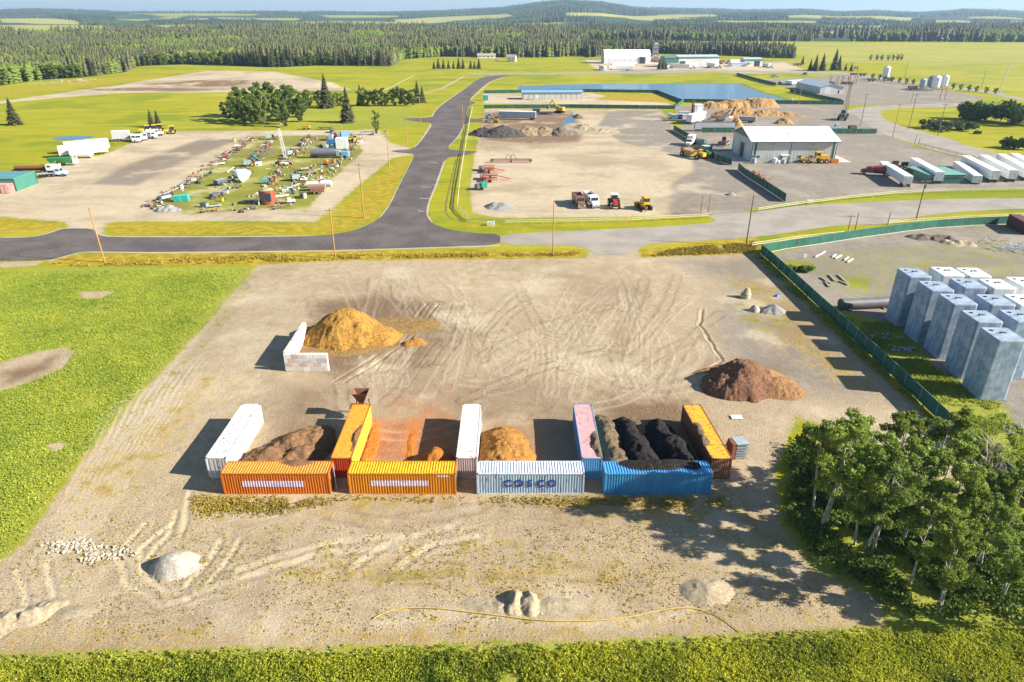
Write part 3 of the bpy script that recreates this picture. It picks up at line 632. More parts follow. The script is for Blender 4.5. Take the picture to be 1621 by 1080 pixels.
Cye = container(-12.45, YF, 0, 'orange sided container with a bright yellow roof in the front row', YL, YR, YL, YL)
Cco = container(2.1, YF, 0, 'pale blue-white container with blue lettering COSCO on its side', CB, CBR, CB, CBR)
Cbl = container(16.55, YF, R(.6), 'bright blue front container heaped with black soil on its roof', BL, BLR, BL, BL)
Cwh = container(-34.55, 71.9, R(90), 'plain white container at the outer end of the bays, reaching back', WH, WH, WH, WH, door_end=-1)
Cos = container(-19.9, 71.85, R(90), 'yellow sided container with a worn orange roof and red end, reaching back', cc(.74, .54, .05, .08), cc(.68, .33, .03, .13), RED, OR)
Ccr = container(-5.3, 71.9, R(90), 'cream white container with rust stripes on the roof, between two bays', CR, pm((.76, .73, .66), .55, .08, 1.0, rust=.12, stretch=(2.2, .25, 1)), PKE, CR)
Cpk = container(9.35, 71.85, R(90), 'blue container with a faded pink roof and brown mulch along one edge', PKS, PK, cc(.10, .33, .58, .03), cc(.25, .35, .5, .05))
Cry = container(24.1, 71.7, R(93.2), 'rusty container with a bright yellow peeling roof at the east end of the bays', RS, RY, pm((.34, .15, .09), .7, .3, 1.2, rust=.35), RS)
# pale grey door leaf swung open beside the orange container
LETM = pm((.015, .05, .25), .6, .1, 3)
def text_part(parent, txt, m, x, y, z, size, space=1.0, rot=(R(90), 0, 0), name='lettering'):
    cu = bpy.data.curves.new('txt', 'FONT'); cu.body = txt; cu.size = size; cu.extrude = .012; cu.space_character = space; cu.align_x = 'CENTER'; cu.align_y = 'CENTER'; cu.offset = .045
    tmp = bpy.data.objects.new('tmp', cu); col.objects.link(tmp); dg = bpy.context.evaluated_depsgraph_get(); dg.update()
    me = bpy.data.meshes.new_from_object(tmp.evaluated_get(dg)); bpy.data.objects.remove(tmp); me.materials.clear(); me.materials.append(m)
    o = bpy.data.objects.new(name, me); link(o, parent); o.location = (x, y, z); o.rotation_euler = rot; return o
for i_, ch_ in enumerate('COSCO'): text_part(Cco, ch_, LETM, -.1 + (i_ - 2) * 1.25, -1.235, 1.5, 1.3, name='letter')
# the faded white painted strips on the two orange containers follow the corrugation
def strip(t, x0, x1, z0, z1, m):
    b = MB(); L = 12.19 - .3; n = int(L / .30); p = L / n; vs = []
    for i in range(n):
        x = -L / 2 + i * p; vs += [(x, 0), (x + p * .28, 0), (x + p * .5, .07), (x + p * .78, .07)]
    vs = [(x, d) for x, d in vs if x0 <= x <= x1]; v = []
    for x, d in vs: v += [(x, -1.19 + d - .006, z0), (x, -1.19 + d - .006, z1)]
    b.add(v, [(2 * i, 2 * i + 2, 2 * i + 3, 2 * i + 1) for i in range(len(vs) - 1)]); b.build('painted_strip', m, t)
STM = pm((.78, .70, .76), .6, .1, 2, c2=(.42, .34, .52), stretch=(4, 1, 1))
strip(Cor, -3.9, 3.2, 1.05, 1.85, STM); strip(Cye, -3.6, 3.0, 1.15, 1.9, STM)
strip(Cye, 3.9, 5.4, 2.42, 2.66, STM)
d = empty('container_door', (-22.15 + 1.8, 64.0, 0), R(-72), 'pale blue-grey door leaf standing open in the gap beside the red container end', 'door')
part(d, 'leaf', cc(.33, .42, .55, .05), ('b', 0, 0, 1.5, 1.25, .06, 2.6)); part(d, 'lock_rod', STEEL, ('c', .3, -.06, .3, .3, -.06, 2.7, .025)); part(d, 'hinge', STEEL, ('b', -.62, 0, .9, .08, .12, .2), ('b', -.62, 0, 2.1, .08, .12, .2))

# ---------------- heaps ----------------
def mulch(c1, c2, c3, sc1=2.2, dist=.12, bs=5):
    m, N, L, b = newmat('heap'); tc = nd(N, 'ShaderNodeNewGeometry').outputs['Position']
    a = noise(N, L, tc, .8, 4); f = noise(N, L, tc, sc1 * 1.6, 6, .85); h = noise(N, L, tc, bs * 1.5, 4, .85)
    c = mix(N, L, rampv(N, L, f, .40, .60), tuple(x * .8 for x in c1), c2); c = mix(N, L, rampv(N, L, h, .52, .62), c, c3); c = mix(N, L, rampv(N, L, a, .5, .75), c, c1)
    L.new(c, b.inputs[0]); b.inputs['Roughness'].default_value = 1; b.inputs['Specular IOR Level'].default_value = .1
    bumpn(N, L, b, math_(N, L, 'ADD', f, h), dist, 1); return m
def heap(name, peaks, label, cat, m, res=.14, rough=.16, seed=1, clip=None, flat=0, parent=None, z0=0.0, clear=None, fl=.8, group=None):
    """peaks: (x, y, height, rx, ry, rot) mounds; a height field with a crumbly surface"""
    xs_ = [p[0] for p in peaks]; ys_ = [p[1] for p in peaks]; r = max(max(p[3], p[4]) for p in peaks) + 1
    gx = np.arange(min(xs_) - r, max(xs_) + r, res); gy = np.arange(min(ys_) - r, max(ys_) + r, res)
    X, Y = np.meshgrid(gx, gy); x = X.ravel() ; y = Y.ravel()
    wx = x + (fbm(x, y, 1.9, seed) - .47) * 1.6 * min(1, r / 4); wy = y + (fbm(x, y, 1.9, seed + 50) - .47) * 1.6 * min(1, r / 4)
    z = np.full(x.shape, -9.0)
    for px, py, h, rx, ry, rt in peaks:
        c, s = math.cos(rt), math.sin(rt); u = ((wx - px) * c + (wy - py) * s) / rx; v = (-(wx - px) * s + (wy - py) * c) / ry
        q = np.sqrt(u * u + v * v + .015) - .12; z = np.maximum(z, h * (1 - q ** (fl + .25)) if flat == 0 else np.minimum(h, h * 2.2 * (1 - q)))
    k = np.clip(z / .5, 0, 1)
    z = z + k * ((fbm(x, y, .9, seed + 9, 4) - .47) * rough * 4 + (fbm(x, y, 3.5, seed + 4, 2) - .37) * rough * 3 + (vn(x, y, .33, seed + 2) - .5) * rough * 1.1 + (vn(x, y, .17, seed + 6) - .5) * rough * .5)
    if clip:
        x0, x1, y0, y1 = clip; z = np.where((x < x0) | (x > x1) | (y < y0) | (y > y1), -9, z)
    z = np.maximum(z, -.12); keep = (z > -.11)
    ny, nx = X.shape; idx = np.arange(ny * nx).reshape(ny, nx); q = np.stack([idx[:-1, :-1], idx[:-1, 1:], idx[1:, 1:], idx[1:, :-1]], -1).reshape(-1, 4)
    kk = keep[q].sum(1) >= 1; q = q[kk]
    if clip:
        ins = ~((x < x0) | (x > x1) | (y < y0) | (y > y1)); q = q[ins[q].all(1)]
    used, inv = np.unique(q, return_inverse=True); vs = np.stack([x[used], y[used], z[used] + z0], 1); cx, cy = vs[:, 0].mean(), vs[:, 1].mean()
    vs[:, 0] -= cx; vs[:, 1] -= cy
    o = link(bpy.data.objects.new(name, np_mesh(name, vs, inv.reshape(-1, 4), [m], smooth=True)), parent); o.location = (cx, cy, 0)
    if cat: tag(o, label, cat, group)
    return o
MB_ = mulch((.17, .09, .045), (.27, .15, .075), (.36, .22, .12)); MO = mulch((.42, .11, .015), (.60, .20, .03), (.66, .32, .10)); MT = mulch((.27, .12, .025), (.46, .22, .05), (.60, .34, .12))
MG = mulch((.22, .11, .025), (.46, .24, .045), (.62, .38, .12)); MK = mulch((.012, .011, .012), (.035, .032, .03), (.08, .07, .06)); MKB = mulch((.10, .075, .045), (.20, .15, .09), (.30, .24, .15))
MR = mulch((.13, .06, .04), (.24, .12, .07), (.38, .24, .14)); GVL = mulch((.32, .29, .24), (.44, .40, .33), (.56, .52, .44), dist=.05); GVD = mulch((.22, .21, .20), (.32, .31, .29), (.42, .4, .38), dist=.05)
SAND = mulch((.34, .27, .17), (.44, .36, .24), (.50, .42, .30), dist=.06); WDC = mulch((.30, .165, .065), (.48, .29, .12), (.62, .43, .22), sc1=1, dist=.3, bs=2); SOIL = mulch((.13, .10, .08), (.20, .16, .12), (.27, .22, .17))
ax, ay = at(455, 705)
heap('mulch_pile', [(-27.5, 72.2, 2.0, 5.2, 3.1, R(50)), (-29.8, 68.8, 1.9, 3.6, 3.2, R(40)), (-25.0, 73.2, 1.7, 2.6, 2.6, 0), (-26.2, 69.5, 1.8, 4.2, 2.8, R(45)), (-24.2, 66.9, 1.5, 2.6, 1.8, 0), (-28.5, 67.0, 1.5, 4, 2.2, 0)], 'brown bark mulch heap in the bay beside the plain white container', 'mulch pile', MB_, seed=3, clip=(-33.2, -21.3, 65.4, 80))
heap('mulch_pile', [(-9.0, 68.3, 2.3, 2.3, 2.3, 0)], 'small bright orange chip heap behind the yellow roofed container', 'mulch pile', MO, seed=12, clip=(-18, -6.7, 65.4, 80), fl=1.3, rough=.08)
heap('mulch_pile', [(-18.1, 71.5, .25, .9, 5.6, 0), (-18.1, 67.4, .2, .8, 2.4, 0)], 'low orange chip strip lying along the yellow container side', 'mulch pile', MO, seed=14, clip=(-18.5, -14.5, 65.4, 80), flat=1)
heap('mulch_pile', [(-12.9, 71.5, .07, .5, 4.6, 0)], 'thin orange chip windrow in the middle of the orange bay', 'mulch pile', MO, seed=15, clip=(-14.5, -9.5, 65.4, 80), flat=1)
heap('mulch_pile', [(-1.2, 72.5, 2.0, 3.2, 3.6, 0), (-1.4, 68.0, 2.1, 3.4, 3.8, 0), (-.9, 70, 2.1, 3.3, 4.5, 0)], 'golden brown wood chip heap behind the COSCO container', 'mulch pile', MT, seed=17, clip=(-4.0, 3.6, 65.4, 80), fl=1.3)
heap('soil_windrow', [(12.0, 76.6, 1.2, 1.6, 2.4, 0), (12.2, 72, 2.1, 1.9, 7.0, 0), (12.6, 68, 2.1, 2.0, 4.0, 0)], 'brown-grey compost windrow against the pink roofed container', 'compost pile', MKB, seed=21, clip=(10.6, 23, 65.4, 82), fl=1.3)
heap('soil_windrow', [(15.0, 75.0, 1.9, 1.8, 3.5, R(8)), (15.6, 70, 2.3, 2.1, 6.5, R(6)), (15.8, 67.5, 2.2, 2.0, 3.5, 0)], 'black soil windrow in the middle of the eastern bay', 'soil pile', MK, seed=23, clip=(10.6, 23, 65.4, 82), fl=1.3)
heap('soil_windrow', [(19.3, 74.4, 1.9, 2.0, 3.3, R(6)), (20.0, 70, 2.4, 2.2, 6.0, R(6)), (20.4, 67.5, 2.2, 2.1, 3.5, 0)], 'black soil windrow closest to the rusty yellow roofed container', 'soil pile', MK, seed=27, clip=(10.6, 23, 65.4, 82), fl=1.3)
heap('soil_spill', [(15.6, 64.6, .5, 2.5, 1.0, 0), (18.4, 64.5, .55, 2.9, 1.0, 0), (13.8, 64.9, .3, 1.3, .6, 0)], 'black soil spread over the roof of the bright blue container', 'soil pile', MK, seed=31, z0=2.88, clip=(11.6, 21.6, 62.95, 65.2), rough=.04)
heap('mulch_spill', [(-24.6, 65.1, .25, 1.6, .55, 0)], 'brown mulch patch on the back edge of the orange container roof', 'mulch pile', MB_, seed=33, z0=2.88, clip=(-30, -20, 63, 65.2), rough=.04, res=.07)
heap('mulch_spill', [(10.35, 69.2, .35, .55, 2.2, 0), (10.4, 67.5, .25, .4, 1.2, 0)], 'brown mulch strip along the edge of the faded pink roof', 'mulch pile', MKB, seed=34, z0=2.88, clip=(9, 10.55, 66, 76), rough=.04, res=.08)
heap('mulch_spill', [(-18.95, 70.2, .2, .3, 2.2, 0)], 'rusty mulch streak on the worn orange container roof', 'mulch pile', MB_, seed=35, z0=2.88, clip=(-21, -18.75, 66, 76), rough=.03, res=.07)
heap('soil_spill', [(23.35, 72.2, .35, .6, 1.3, 0), (23.2, 69.8, .35, .6, 1.2, 0)], 'dark soil patches on the peeling yellow container roof', 'soil pile', MKB, seed=36, z0=2.88, clip=(22.9, 25, 66, 76), rough=.04, res=.08)
# heaps out in the yard
def hp(px, py): return at(px, py)
x, y = at(545, 535); heap('wood_chip_pile', [(x + .3, y + .6, 4.9, 6.6, 5.6, R(8)), (x + 3.8, y + .0, 2.4, 5.6, 3.8, 0), (x - 3, y + .2, 2.6, 4.5, 4.2, 0)], 'large golden wood chip heap beside the L-shaped block wall', 'wood chip pile', MG, seed=41, clip=(x - 7.6, x + 30, y - 20, y + 20), fl=1.15, rough=.12)
heap('mulch_scrape', [(x + 0, y - 3.2, .35, 8, 3.5, 0), (x + 8, y + 5, .3, 7, 3.5, 0)], 'thin brown mulch layer scraped over the ground around the golden heap', 'mulch layer', mulch((.20, .12, .05), (.34, .21, .08), (.45, .30, .12)), seed=42, rough=.07, flat=1)
x, y = at(655, 545); heap('soil_pile', [(x, y + .3, 1.0, 1.9, 1.1, 0), (x - .8, y, .7, 1.2, 1.0, 0)], 'small orange-brown chip heap by the wheel tracks', 'chip pile', MT, seed=43)
x, y = at(1180, 615); heap('mulch_pile', [(x - .3, y + 1.2, 3.9, 5.0, 4.6, 0), (x - 1, y, 3, 5, 3.5, 0)], 'dark red-brown bark heap near the green fence', 'bark pile', MR, seed=45, fl=1.15)
heap('mulch_pile', [(x + 4.2, y + .1, 1.7, 3.9, 3.1, R(-20)), (x + 3.2, y + 1.8, 2.2, 3.6, 3.2, 0)], 'lighter reddish chip heap leaning on the dark bark heap', 'bark pile', mulch((.22, .12, .06), (.36, .20, .09), (.48, .28, .13)), seed=46, fl=1.1)
x, y = at(1105, 585); heap('bark_ridge', [(x + 2, y, .4, 3.5, .7, R(25))], 'low ridge of bark scraps behind the dark bark heap', 'bark pile', MB_, seed=47, rough=.08)
for i, (px, py, h, rx, ry, lb) in enumerate([(1194, 492, 1.2, 1.0, .9, 'small pale grey gravel heap, leftmost of three joined'), (1207, 491, .9, 1.0, .8, 'lowest grey gravel heap between two others'), (1224, 493, 1.5, 2.4, 1.5, 'widest grey gravel heap near the fence corner')]):
    x, y = at(px, py); heap('gravel_pile', [(x, y, h, rx, ry, 0)], lb, 'gravel pile', GVD if i == 2 else GVL, seed=50 + i, rough=.03)
x, y = at(277, 900); heap('gravel_pile', [(x, y + .3, 1.5, 2.1, 1.9, 0)], 'round pale gravel heap between curved wheel ruts', 'gravel pile', GVL, seed=55, fl=1.5, rough=.03)
x, y = at(45, 975); heap('sand_pile', [(x + .6, y, .9, 2.2, 1.2, R(35)), (x - 1.5, y - .8, .7, 2.0, 1.3, R(30))], 'flat pale sand heap in the nearest corner of the yard', 'sand pile', SAND, seed=57, rough=.16)
heap('sand_pile', [(x + 4.0, y + .4, .35, 2.0, .9, 0)], 'thin sand smear right of the corner sand heap', 'sand pile', SAND, seed=58, rough=.03)
x, y = at(830, 955); heap('sand_pile', [(x - .7, y, 1.15, .9, 1.6, R(-5)), (x + .6, y, 1.0, .8, 1.5, R(5)), (x - 2.5, y - .3, .35, 3, 1.1, 0), (x + 2.6, y - .3, .3, 2.6, 1.0, 0)], 'twin-humped sand heap behind the yellow hose', 'sand pile', SAND, seed=59, rough=.14)
x, y = at(1118, 935); heap('gravel_pile', [(x, y, .8, 2.3, 1.7, 0)], 'low pale gravel heap at the edge of the tree shade', 'gravel pile', SAND, seed=60, rough=.05)
# rubble: every rock its own thing is past counting here, the two lines of broken rock are stuff
def rubble(label, spots, m, n, s0, s1, seed):
    r = random.Random(seed); mb = MB()
    for _ in range(n):
        cx, cy, sx, sy = r.choice(spots); x = r.gauss(cx, sx); y = r.gauss(cy, sy); s = r.uniform(s0, s1); a = r.uniform(0, 6.3)
        vs = []
        for k in range(8):
            t = k * 2.399 + a; zz = 1 - 2 * (k + .5) / 8; rr = math.sqrt(1 - zz * zz); q = s * r.uniform(.7, 1.15); vs.append((x + q * rr * math.cos(t), y + q * rr * math.sin(t), s * .35 + q * zz * .8))
        bm = bpy.data.meshes.new('t')
        import bmesh
        b = bmesh.new(); vv = [b.verts.new(v) for v in vs]; bmesh.ops.convex_hull(b, input=vv); b.verts.ensure_lookup_table(); b.verts.index_update()
        mb.add([v.co for v in b.verts], [tuple(v.index for v in f.verts) for f in b.faces]); b.free(); bpy.data.meshes.remove(bm)
    o = mb.build('broken_rock', m); tag(o, label, 'rocks', kind='stuff'); return o
RKM = pm((.40, .35, .26), .9, .3, 3, bump=.03)
def sp(px, py, sx, sy): a = at(px, py); return (a[0], a[1], sx, sy)
rubble('pale broken rock dumped in a short row west of the round gravel heap', [sp(100, 865, .9, .5), sp(120, 862, .8, .5), sp(110, 870, 1.0, .4)], RKM, 170, .10, .26, 3)
rubble('pale broken rock in a curved row beside the round gravel heap', [sp(145, 885, .6, .4), sp(165, 882, .9, .3), sp(190, 872, .8, .4), sp(150, 870, .5, .5)], RKM, 190, .10, .26, 4)
rubble('loose grey gravel and stones scattered over the front of the yard', [sp(px, py, 5, 1.4) for px, py in ((100, 940), (400, 960), (700, 950), (1000, 930), (600, 1000), (900, 995), (1200, 960), (1000, 880), (500, 840), (250, 830), (60, 880))], RKM, 900, .03, .10, 5)

# concrete block retaining wall
BLK = [pm((.66, .60, .53), .85, .14, 1.2, bump=.01), pm((.60, .45, .36), .85, .16, 1.2, bump=.01), pm((.46, .46, .47), .85, .14, 1.2, bump=.01), pm((.74, .72, .68), .85, .08, 1.2, bump=.01)]
x0, y0 = at(449, 588); x1, y1 = at(521, 587); xb, yb = at(481, 536)
bw = empty('block_wall', (x0, y0, 0), 0, 'L-shaped wall of stacked pale concrete blocks holding the golden chip heap', 'block wall')
def blocks(ax, ay, bx, by, rows=4, L=1.2, H=.72, T=.62):
    n = int(round(math.hypot(bx - ax, by - ay) / L)); dx, dy = (bx - ax) / n, (by - ay) / n; rz = math.atan2(dy, dx); l = math.hypot(dx, dy)
    for r in range(rows):
        ks = [k + .5 for k in range(n)] if r % 2 else [.25] + [k + 1 for k in range(n - 1)] + [n - .25]
        for k in ks:
            w_ = l if k not in (.25, n - .25) or r % 2 else l / 2
            b = MB(); b.box(0, 0, H / 2, w_ - .03, T, H - .02)
            if r == rows - 1:
                for s in (-.25, .25): b.box(s * w_, 0, H + .05, .2, .24, .12, 0, .7, .7)
            o = b.build('concrete_block', random.choices(BLK, (5, 2, 1, 2) if r < 3 else (3, 4, 1, 3))[0], bw, bevel=.03); o.location = (ax + dx * k - x0, ay + dy * k - y0, r * H); o.rotation_euler = (0, 0, rz)
blocks(x0 + .3, y0 + .31, x1, y0 + .31); blocks(x0 + .31, y0 + .97, xb + .31, yb + .3)

# hopper behind the yellow-sided container and the screening machine at its far side
x, y = -20.0, 79.6
h = empty('hopper', (x - .3, y, 0), 0, 'rust brown funnel hopper on legs behind the worn orange container', 'hopper')
RU = pm((.17, .075, .05), .8, .3, 2, rust=.4)
def funnel(r0, r1, z0, z1, m, nm, t=.05):
    mb = MB(); q = [(-1, -1), (1, -1), (1, 1), (-1, 1)]; vs = [(a * r0, b * r0 * .8, z0) for a, b in q] + [(a * r1, b * r1 * .8, z1) for a, b in q] + [(a * (r0 - t), b * (r0 - t) * .8, z0) for a, b in q] + [(a * (r1 - t), b * (r1 - t) * .8, z1) for a, b in q]
    fs = []
    for i in range(4): j = (i + 1) % 4; fs += [(i, j, 4 + j, 4 + i), (8 + j, 8 + i, 12 + i, 12 + j), (4 + i, 4 + j, 12 + j, 12 + i)]
    mb.add(vs, fs); return mb.build(nm, m, h)
funnel(.35, 1.05, 2.3, 3.9, RU, 'funnel')
part(h, 'chute', RU, ('b', 0, 0, 2.1, .7, .6, .4)); part(h, 'platform', RU, ('b', -.3, -.7, 2.0, 2.3, 1.1, .15))
for sx, sy in ((-1, -1), (1, -1), (1, 1), (-1, 1)): part(h, 'leg', RU, ('l', sx * 1.0, sy * .8, 0, sx * .8, sy * .6, 2.4, .12))
x, y = at(1160, 722)
t = empty('stacked_pallet_crate', (x, y, 0), R(8), 'stack of grey boards with a rusty hopper by the yellow roofed container', 'stack')
for k in range(6): part(t, 'board_layer', pm((.24, .26, .28), .7, .2, 2), ('b', .7, 0, .2 + k * .36, 1.5, 1.6 - .1 * (k % 2), .2))
part(t, 'top_sheet', pm((.32, .38, .42), .5), ('b', .7, 0, 2.2, 1.6, 1.7, .06)); part(t, 'rusty_panel', RU, ('b', -.35, 0, 1.1, .5, 1.5, 2.2), ('l', -1.2, .6, 0, -.5, .6, 2.3, .12), ('l', -1.2, -.6, 0, -.5, -.6, 2.0, .12))
x, y = at(1166, 661); tag(part(None, 'ground_board', pm((.8, .8, .78), .6), ('b', 0, 0, 0, 1.5, .9, .08)), 'small white panel lying on the ground behind the rusty container', 'panel').location = (x, y, .08)
x, y = at(1180, 471); t = part(None, 'boulder', pm((.40, .34, .24), .9, .25, 2, bump=.04), ('c', 0, 0, -.1, 0, 0, .7, 1.0, .95), ('c', .1, 0, .7, .25, .1, 1.9, .95, .35)); t.location = (x, y, 0); tag(t, 'tall tan boulder standing alone beyond the grey gravel heaps', 'boulder')
x, y = at(1231, 469); t = part(None, 'blue_tarp', pm((.01, .16, .5), .5), ('b', 0, 0, .2, 1.0, .8, .4, .3, .6, .5)); t.location = (x, y, 0); tag(t, 'small bright blue tarp bundle near the fence', 'tarp')
# yellow hose
pts = [V(*p) for p in ((592, 982), (600, 975), (625, 965), (660, 963), (700, 966), (750, 972), (800, 978), (850, 985), (900, 987), (960, 985), (1000, 979), (1040, 969), (1080, 963), (1115, 966), (1145, 978), (1172, 1002))]
cu = bpy.data.curves.new('hose', 'CURVE'); cu.dimensions = '3D'; s = cu.splines.new('NURBS'); s.points.add(len(pts) - 1); s.use_endpoint_u = True; s.order_u = 4
for i, p in enumerate(pts): s.points[i].co = (p.x, p.y, float(gz(p.x, p.y)) + .12, 1)
cu.bevel_depth = .042; cu.bevel_resolution = 2; o = bpy.data.objects.new('tmp', cu); col.objects.link(o); dg = bpy.context.evaluated_depsgraph_get(); me = bpy.data.meshes.new_from_object(o.evaluated_get(dg)); bpy.data.objects.remove(o)
me.materials.clear(); me.materials.append(pm((.60, .42, .06), .6)); tag(link(bpy.data.objects.new('hose', me)), 'long yellow hose lying in waves across the front of the yard', 'hose')

# ---------------- standing tanks behind the fence ----------------
TKM = []
for nm, ca, cb_ in (('weathered', (.27, .36, .48), (.46, .52, .58)), ('white', (.66, .68, .66), (.74, .75, .73))):
    m, N, L, b = newmat('tank_' + nm); g = nd(N, 'ShaderNodeTexCoord').outputs['Object']
    mp = nd(N, 'ShaderNodeMapping'); mp.inputs['Scale'].default_value = (3, 3, .35); L.new(g, mp.inputs[0]); st = noise(N, L, mp.outputs[0], 1.0, 6, .7)
    a = noise(N, L, g, .8, 5); br = nd(N, 'ShaderNodeTexVoronoi', feature='DISTANCE_TO_EDGE'); br.inputs['Scale'].default_value = 2.2; L.new(g, br.inputs['Vector'])
    c = mix(N, L, rampv(N, L, st, .3, .7), ca, cb_); c = mix(N, L, rampv(N, L, a, .35, .7), c, tuple(x * .75 for x in ca) if nm == 'weathered' else tuple(x * .93 for x in ca))
    crk = rampv(N, L, br.outputs[0], .035, .0); c = mix(N, L, math_(N, L, 'MULTIPLY', crk, .4 if nm == 'weathered' else .05), c, (.16, .19, .22))
    L.new(c, b.inputs[0]); b.inputs['Roughness'].default_value = .75; bumpn(N, L, b, st, .03, .6); TKM.append(m)
def rr(w_, d_, r_, z, n=5):
    out = []
    for cx, cy, a0 in ((w_ / 2 - r_, d_ / 2 - r_, 0), (-w_ / 2 + r_, d_ / 2 - r_, 90), (-w_ / 2 + r_, -d_ / 2 + r_, 180), (w_ / 2 - r_, -d_ / 2 + r_, 270)):
        for k in range(n + 1): t = R(a0 + 90 * k / n); out.append((cx + r_ * math.cos(t), cy + r_ * math.sin(t), z))
    return out
def tank(x, y, white, label, Hh=9.5, rz=R(-2)):
    t = empty('upright_tank', (x, y, 0), rz, label, 'tank', 'upright box tanks in rows behind the green fence'); m = TKM[white]; W_, D_ = 3.9, 4.4
    b = MB(); rings = [(1, 0), (1, Hh - .2), (.965, Hh - .04), (.93, Hh)]; n = None
    for k, z in rings: q = rr(W_ * k, D_ * k, .34, z, 3); b.v += q; n = len(q)
    for r_ in range(len(rings) - 1): b.f += [(r_ * n + i, r_ * n + (i + 1) % n, (r_ + 1) * n + (i + 1) % n, (r_ + 1) * n + i) for i in range(n)]
    b.f.append(tuple(range(3 * n, 4 * n))); b.sm = [False] * len(b.f); o = b.build('shell', m, t)
    part(t, 'base_skid', pm((.2, .22, .24), .8), ('b', 0, 0, .06, W_ + .12, D_ + .12, .12))
    part(t, 'hatch', pm((.25, .28, .32), .6), ('c', .5, .3, Hh, .5, .3, Hh + .14, .3)); part(t, 'valve', DARK, ('c', -.3, .1, Hh, -.3, .1, Hh + .2, .14)); part(t, 'vent_pipe', DARK, ('l', -1.2, 1.1, Hh + .06, -.8, .8, Hh + .06, .16, .14))
    for k in (-.5, .5): part(t, 'rib', m, ('b', -W_ / 2 - .005, k * .9, Hh * .48, .06, .07, Hh * .9))
    return t
# tops of the front corners fix a slightly skewed grid of three columns
tops = [  # (front corner of the top face, white?, label)
 (1585.5, 539.0, 0, 'weathered grey tank nearest the camera beside the green fence'),
 (1551.5, 509.5, 0, 'weathered grey tank second from the front in the fence-side row'),
 (1513.5, 481.5, 0, 'weathered grey tank in the middle of the fence-side row'),
 (1478.0, 459.8, 0, 'weathered grey tank second from the back in the fence-side row'),
 (1443.5, 438.2, 0, 'weathered grey tank at the back of the fence-side row, beside the black pipe'),
 (1614.0, 508.8, 0, 'weathered grey tank behind and right of the nearest tank'),
 (1573.5, 482.5, 0, 'weathered grey tank in the second row, between two grey ones'),
 (1530.0, 455.2, 0, 'weathered grey tank in the second row just before a white one'),
 (1496.0, 436.0, 1, 'white tank at the back of the second row'),
 (1619.0, 482.8, 1, 'white tank at the frame edge in the third row'), (1576.5, 456.3, 1, 'white tank in the third row in front of another white one'), (1538.5, 437.3, 1, 'white tank at the back of the third row'),
 (1620.0, 453.0, 1, 'white tank farthest right in the back rows')]
for px, py, wh, lb in tops:
    x, y = at(px, py, 9.5); tank(x + 1.6, y + 2.2, wh, lb)
x0_, y0_ = at(1327, 490); x1_, y1_ = at(1404, 486)
t = empty('steel_pipe', (x0_ + .3, y0_, 0), math.atan2(y1_ - y0_, x1_ - x0_), 'large dark steel pipe lying beside the back grey tank', 'pipe'); Lp = math.hypot(x1_ - x0_, y1_ - y0_)
part(t, 'barrel', pm((.10, .11, .13), .5, .2, c2=(.17, .16, .16), scale=.6), ('c', 0, 0, 1.05, Lp, 0, 1.05, 1.0)); part(t, 'end_flange', pm((.05, .06, .08), .5), ('c', -.1, 0, 1.05, .05, 0, 1.05, 1.06)); part(t, 'cradle', WOODP, ('b', 1.5, 0, .12, .3, 2.2, .24), ('b', Lp - 1.5, 0, .12, .3, 2.2, .24))
for (px, py, rz, L_n, lb) in ((1297, 411, 0, 0, 'white marker board among the bushes behind the fence corner'),):
    x, y = at(px + -23, 409); o = part(None, 'marker_board', pm((.75, .72, .66), .6), ('b', 0, 0, .6, .7, .08, .9), ('b', 0, 0, .1, .1, .1, .3)); o.location = (x, y, 0); tag(o, lb, 'sign')
for i, (a, b_, lb) in enumerate([((1290, 408), (1297, 404), 'short white timber lying left of the timber bundle'), ((1298, 404), (1306, 399), 'white timber lying end to end with a shorter one'), ((1317, 408), (1323, 404), 'leftmost short white timber of the loose bundle'), ((1322, 410), (1332, 405), 'second white timber of the loose bundle'), ((1336, 413), (1343, 408), 'third white timber of the loose bundle'), ((1341, 416), (1350, 411), 'last white timber of the loose bundle on the right'),
    ((1298, 440), (1315, 450), 'grey pole crossing nearest the fence in the weedy yard'), ((1306, 447), (1312, 455), 'shorter grey pole below the crossing pole'), ((1312, 436), (1321, 446), 'pale pole standing between two pole groups'), ((1326, 436), (1342, 451), 'long pale pole right of the weedy pole group'), ((1328, 446), (1342, 452), 'dark pole under the long pale pole')]):
    p0, p1 = V(*a), V(*b_); c = (p0 + p1) / 2; o = MB().bar(p0 - c, p1 - c, .3, .25).build('timber', pm((.62, .58, .50), .8) if i < 6 else pm((.34, .29, .22), .9)); o.location = c + Vector((0, 0, .16)); tag(o, lb, 'timber')
def scrap(label, px, py, m, n, s, seed, cat='scrap heap', ht=.5, nm='scrap_heap'):
    r = random.Random(seed); mb = MB(); x, y = at(px, py)
    for _ in range(n):
        a = Vector((r.gauss(0, s), r.gauss(0, s * .6), r.uniform(.05, ht))); v = Vector((r.gauss(0, 1), r.gauss(0, 1), r.gauss(0, .3))).normalized() * r.uniform(.3, 1.0) * s * .7
        mb.bar(a, a + v, r.uniform(.06, .2), r.uniform(.04, .14))
    o = mb.build(nm, m); o.location = (x, y, 0); return tag(o, label, cat, kind='stuff')
PL = pm((.40, .47, .52), .6, .3)
scrap('small heap of pale pipes in the tank shadows', 1430, 556, PL, 40, 1.1, 1); scrap('pale bent rods lying near the fence-side tanks', 1395, 533, PL, 12, 1.3, 2)
scrap('pale scrap rods farther along in the tank shadows', 1404, 537, PL, 10, 1.0, 3); scrap('crumpled dark and pale sheet heap beyond the nearest tank', 1607, 684, pm((.3, .32, .34), .5, .5), 30, 1.0, 5, ht=.4)
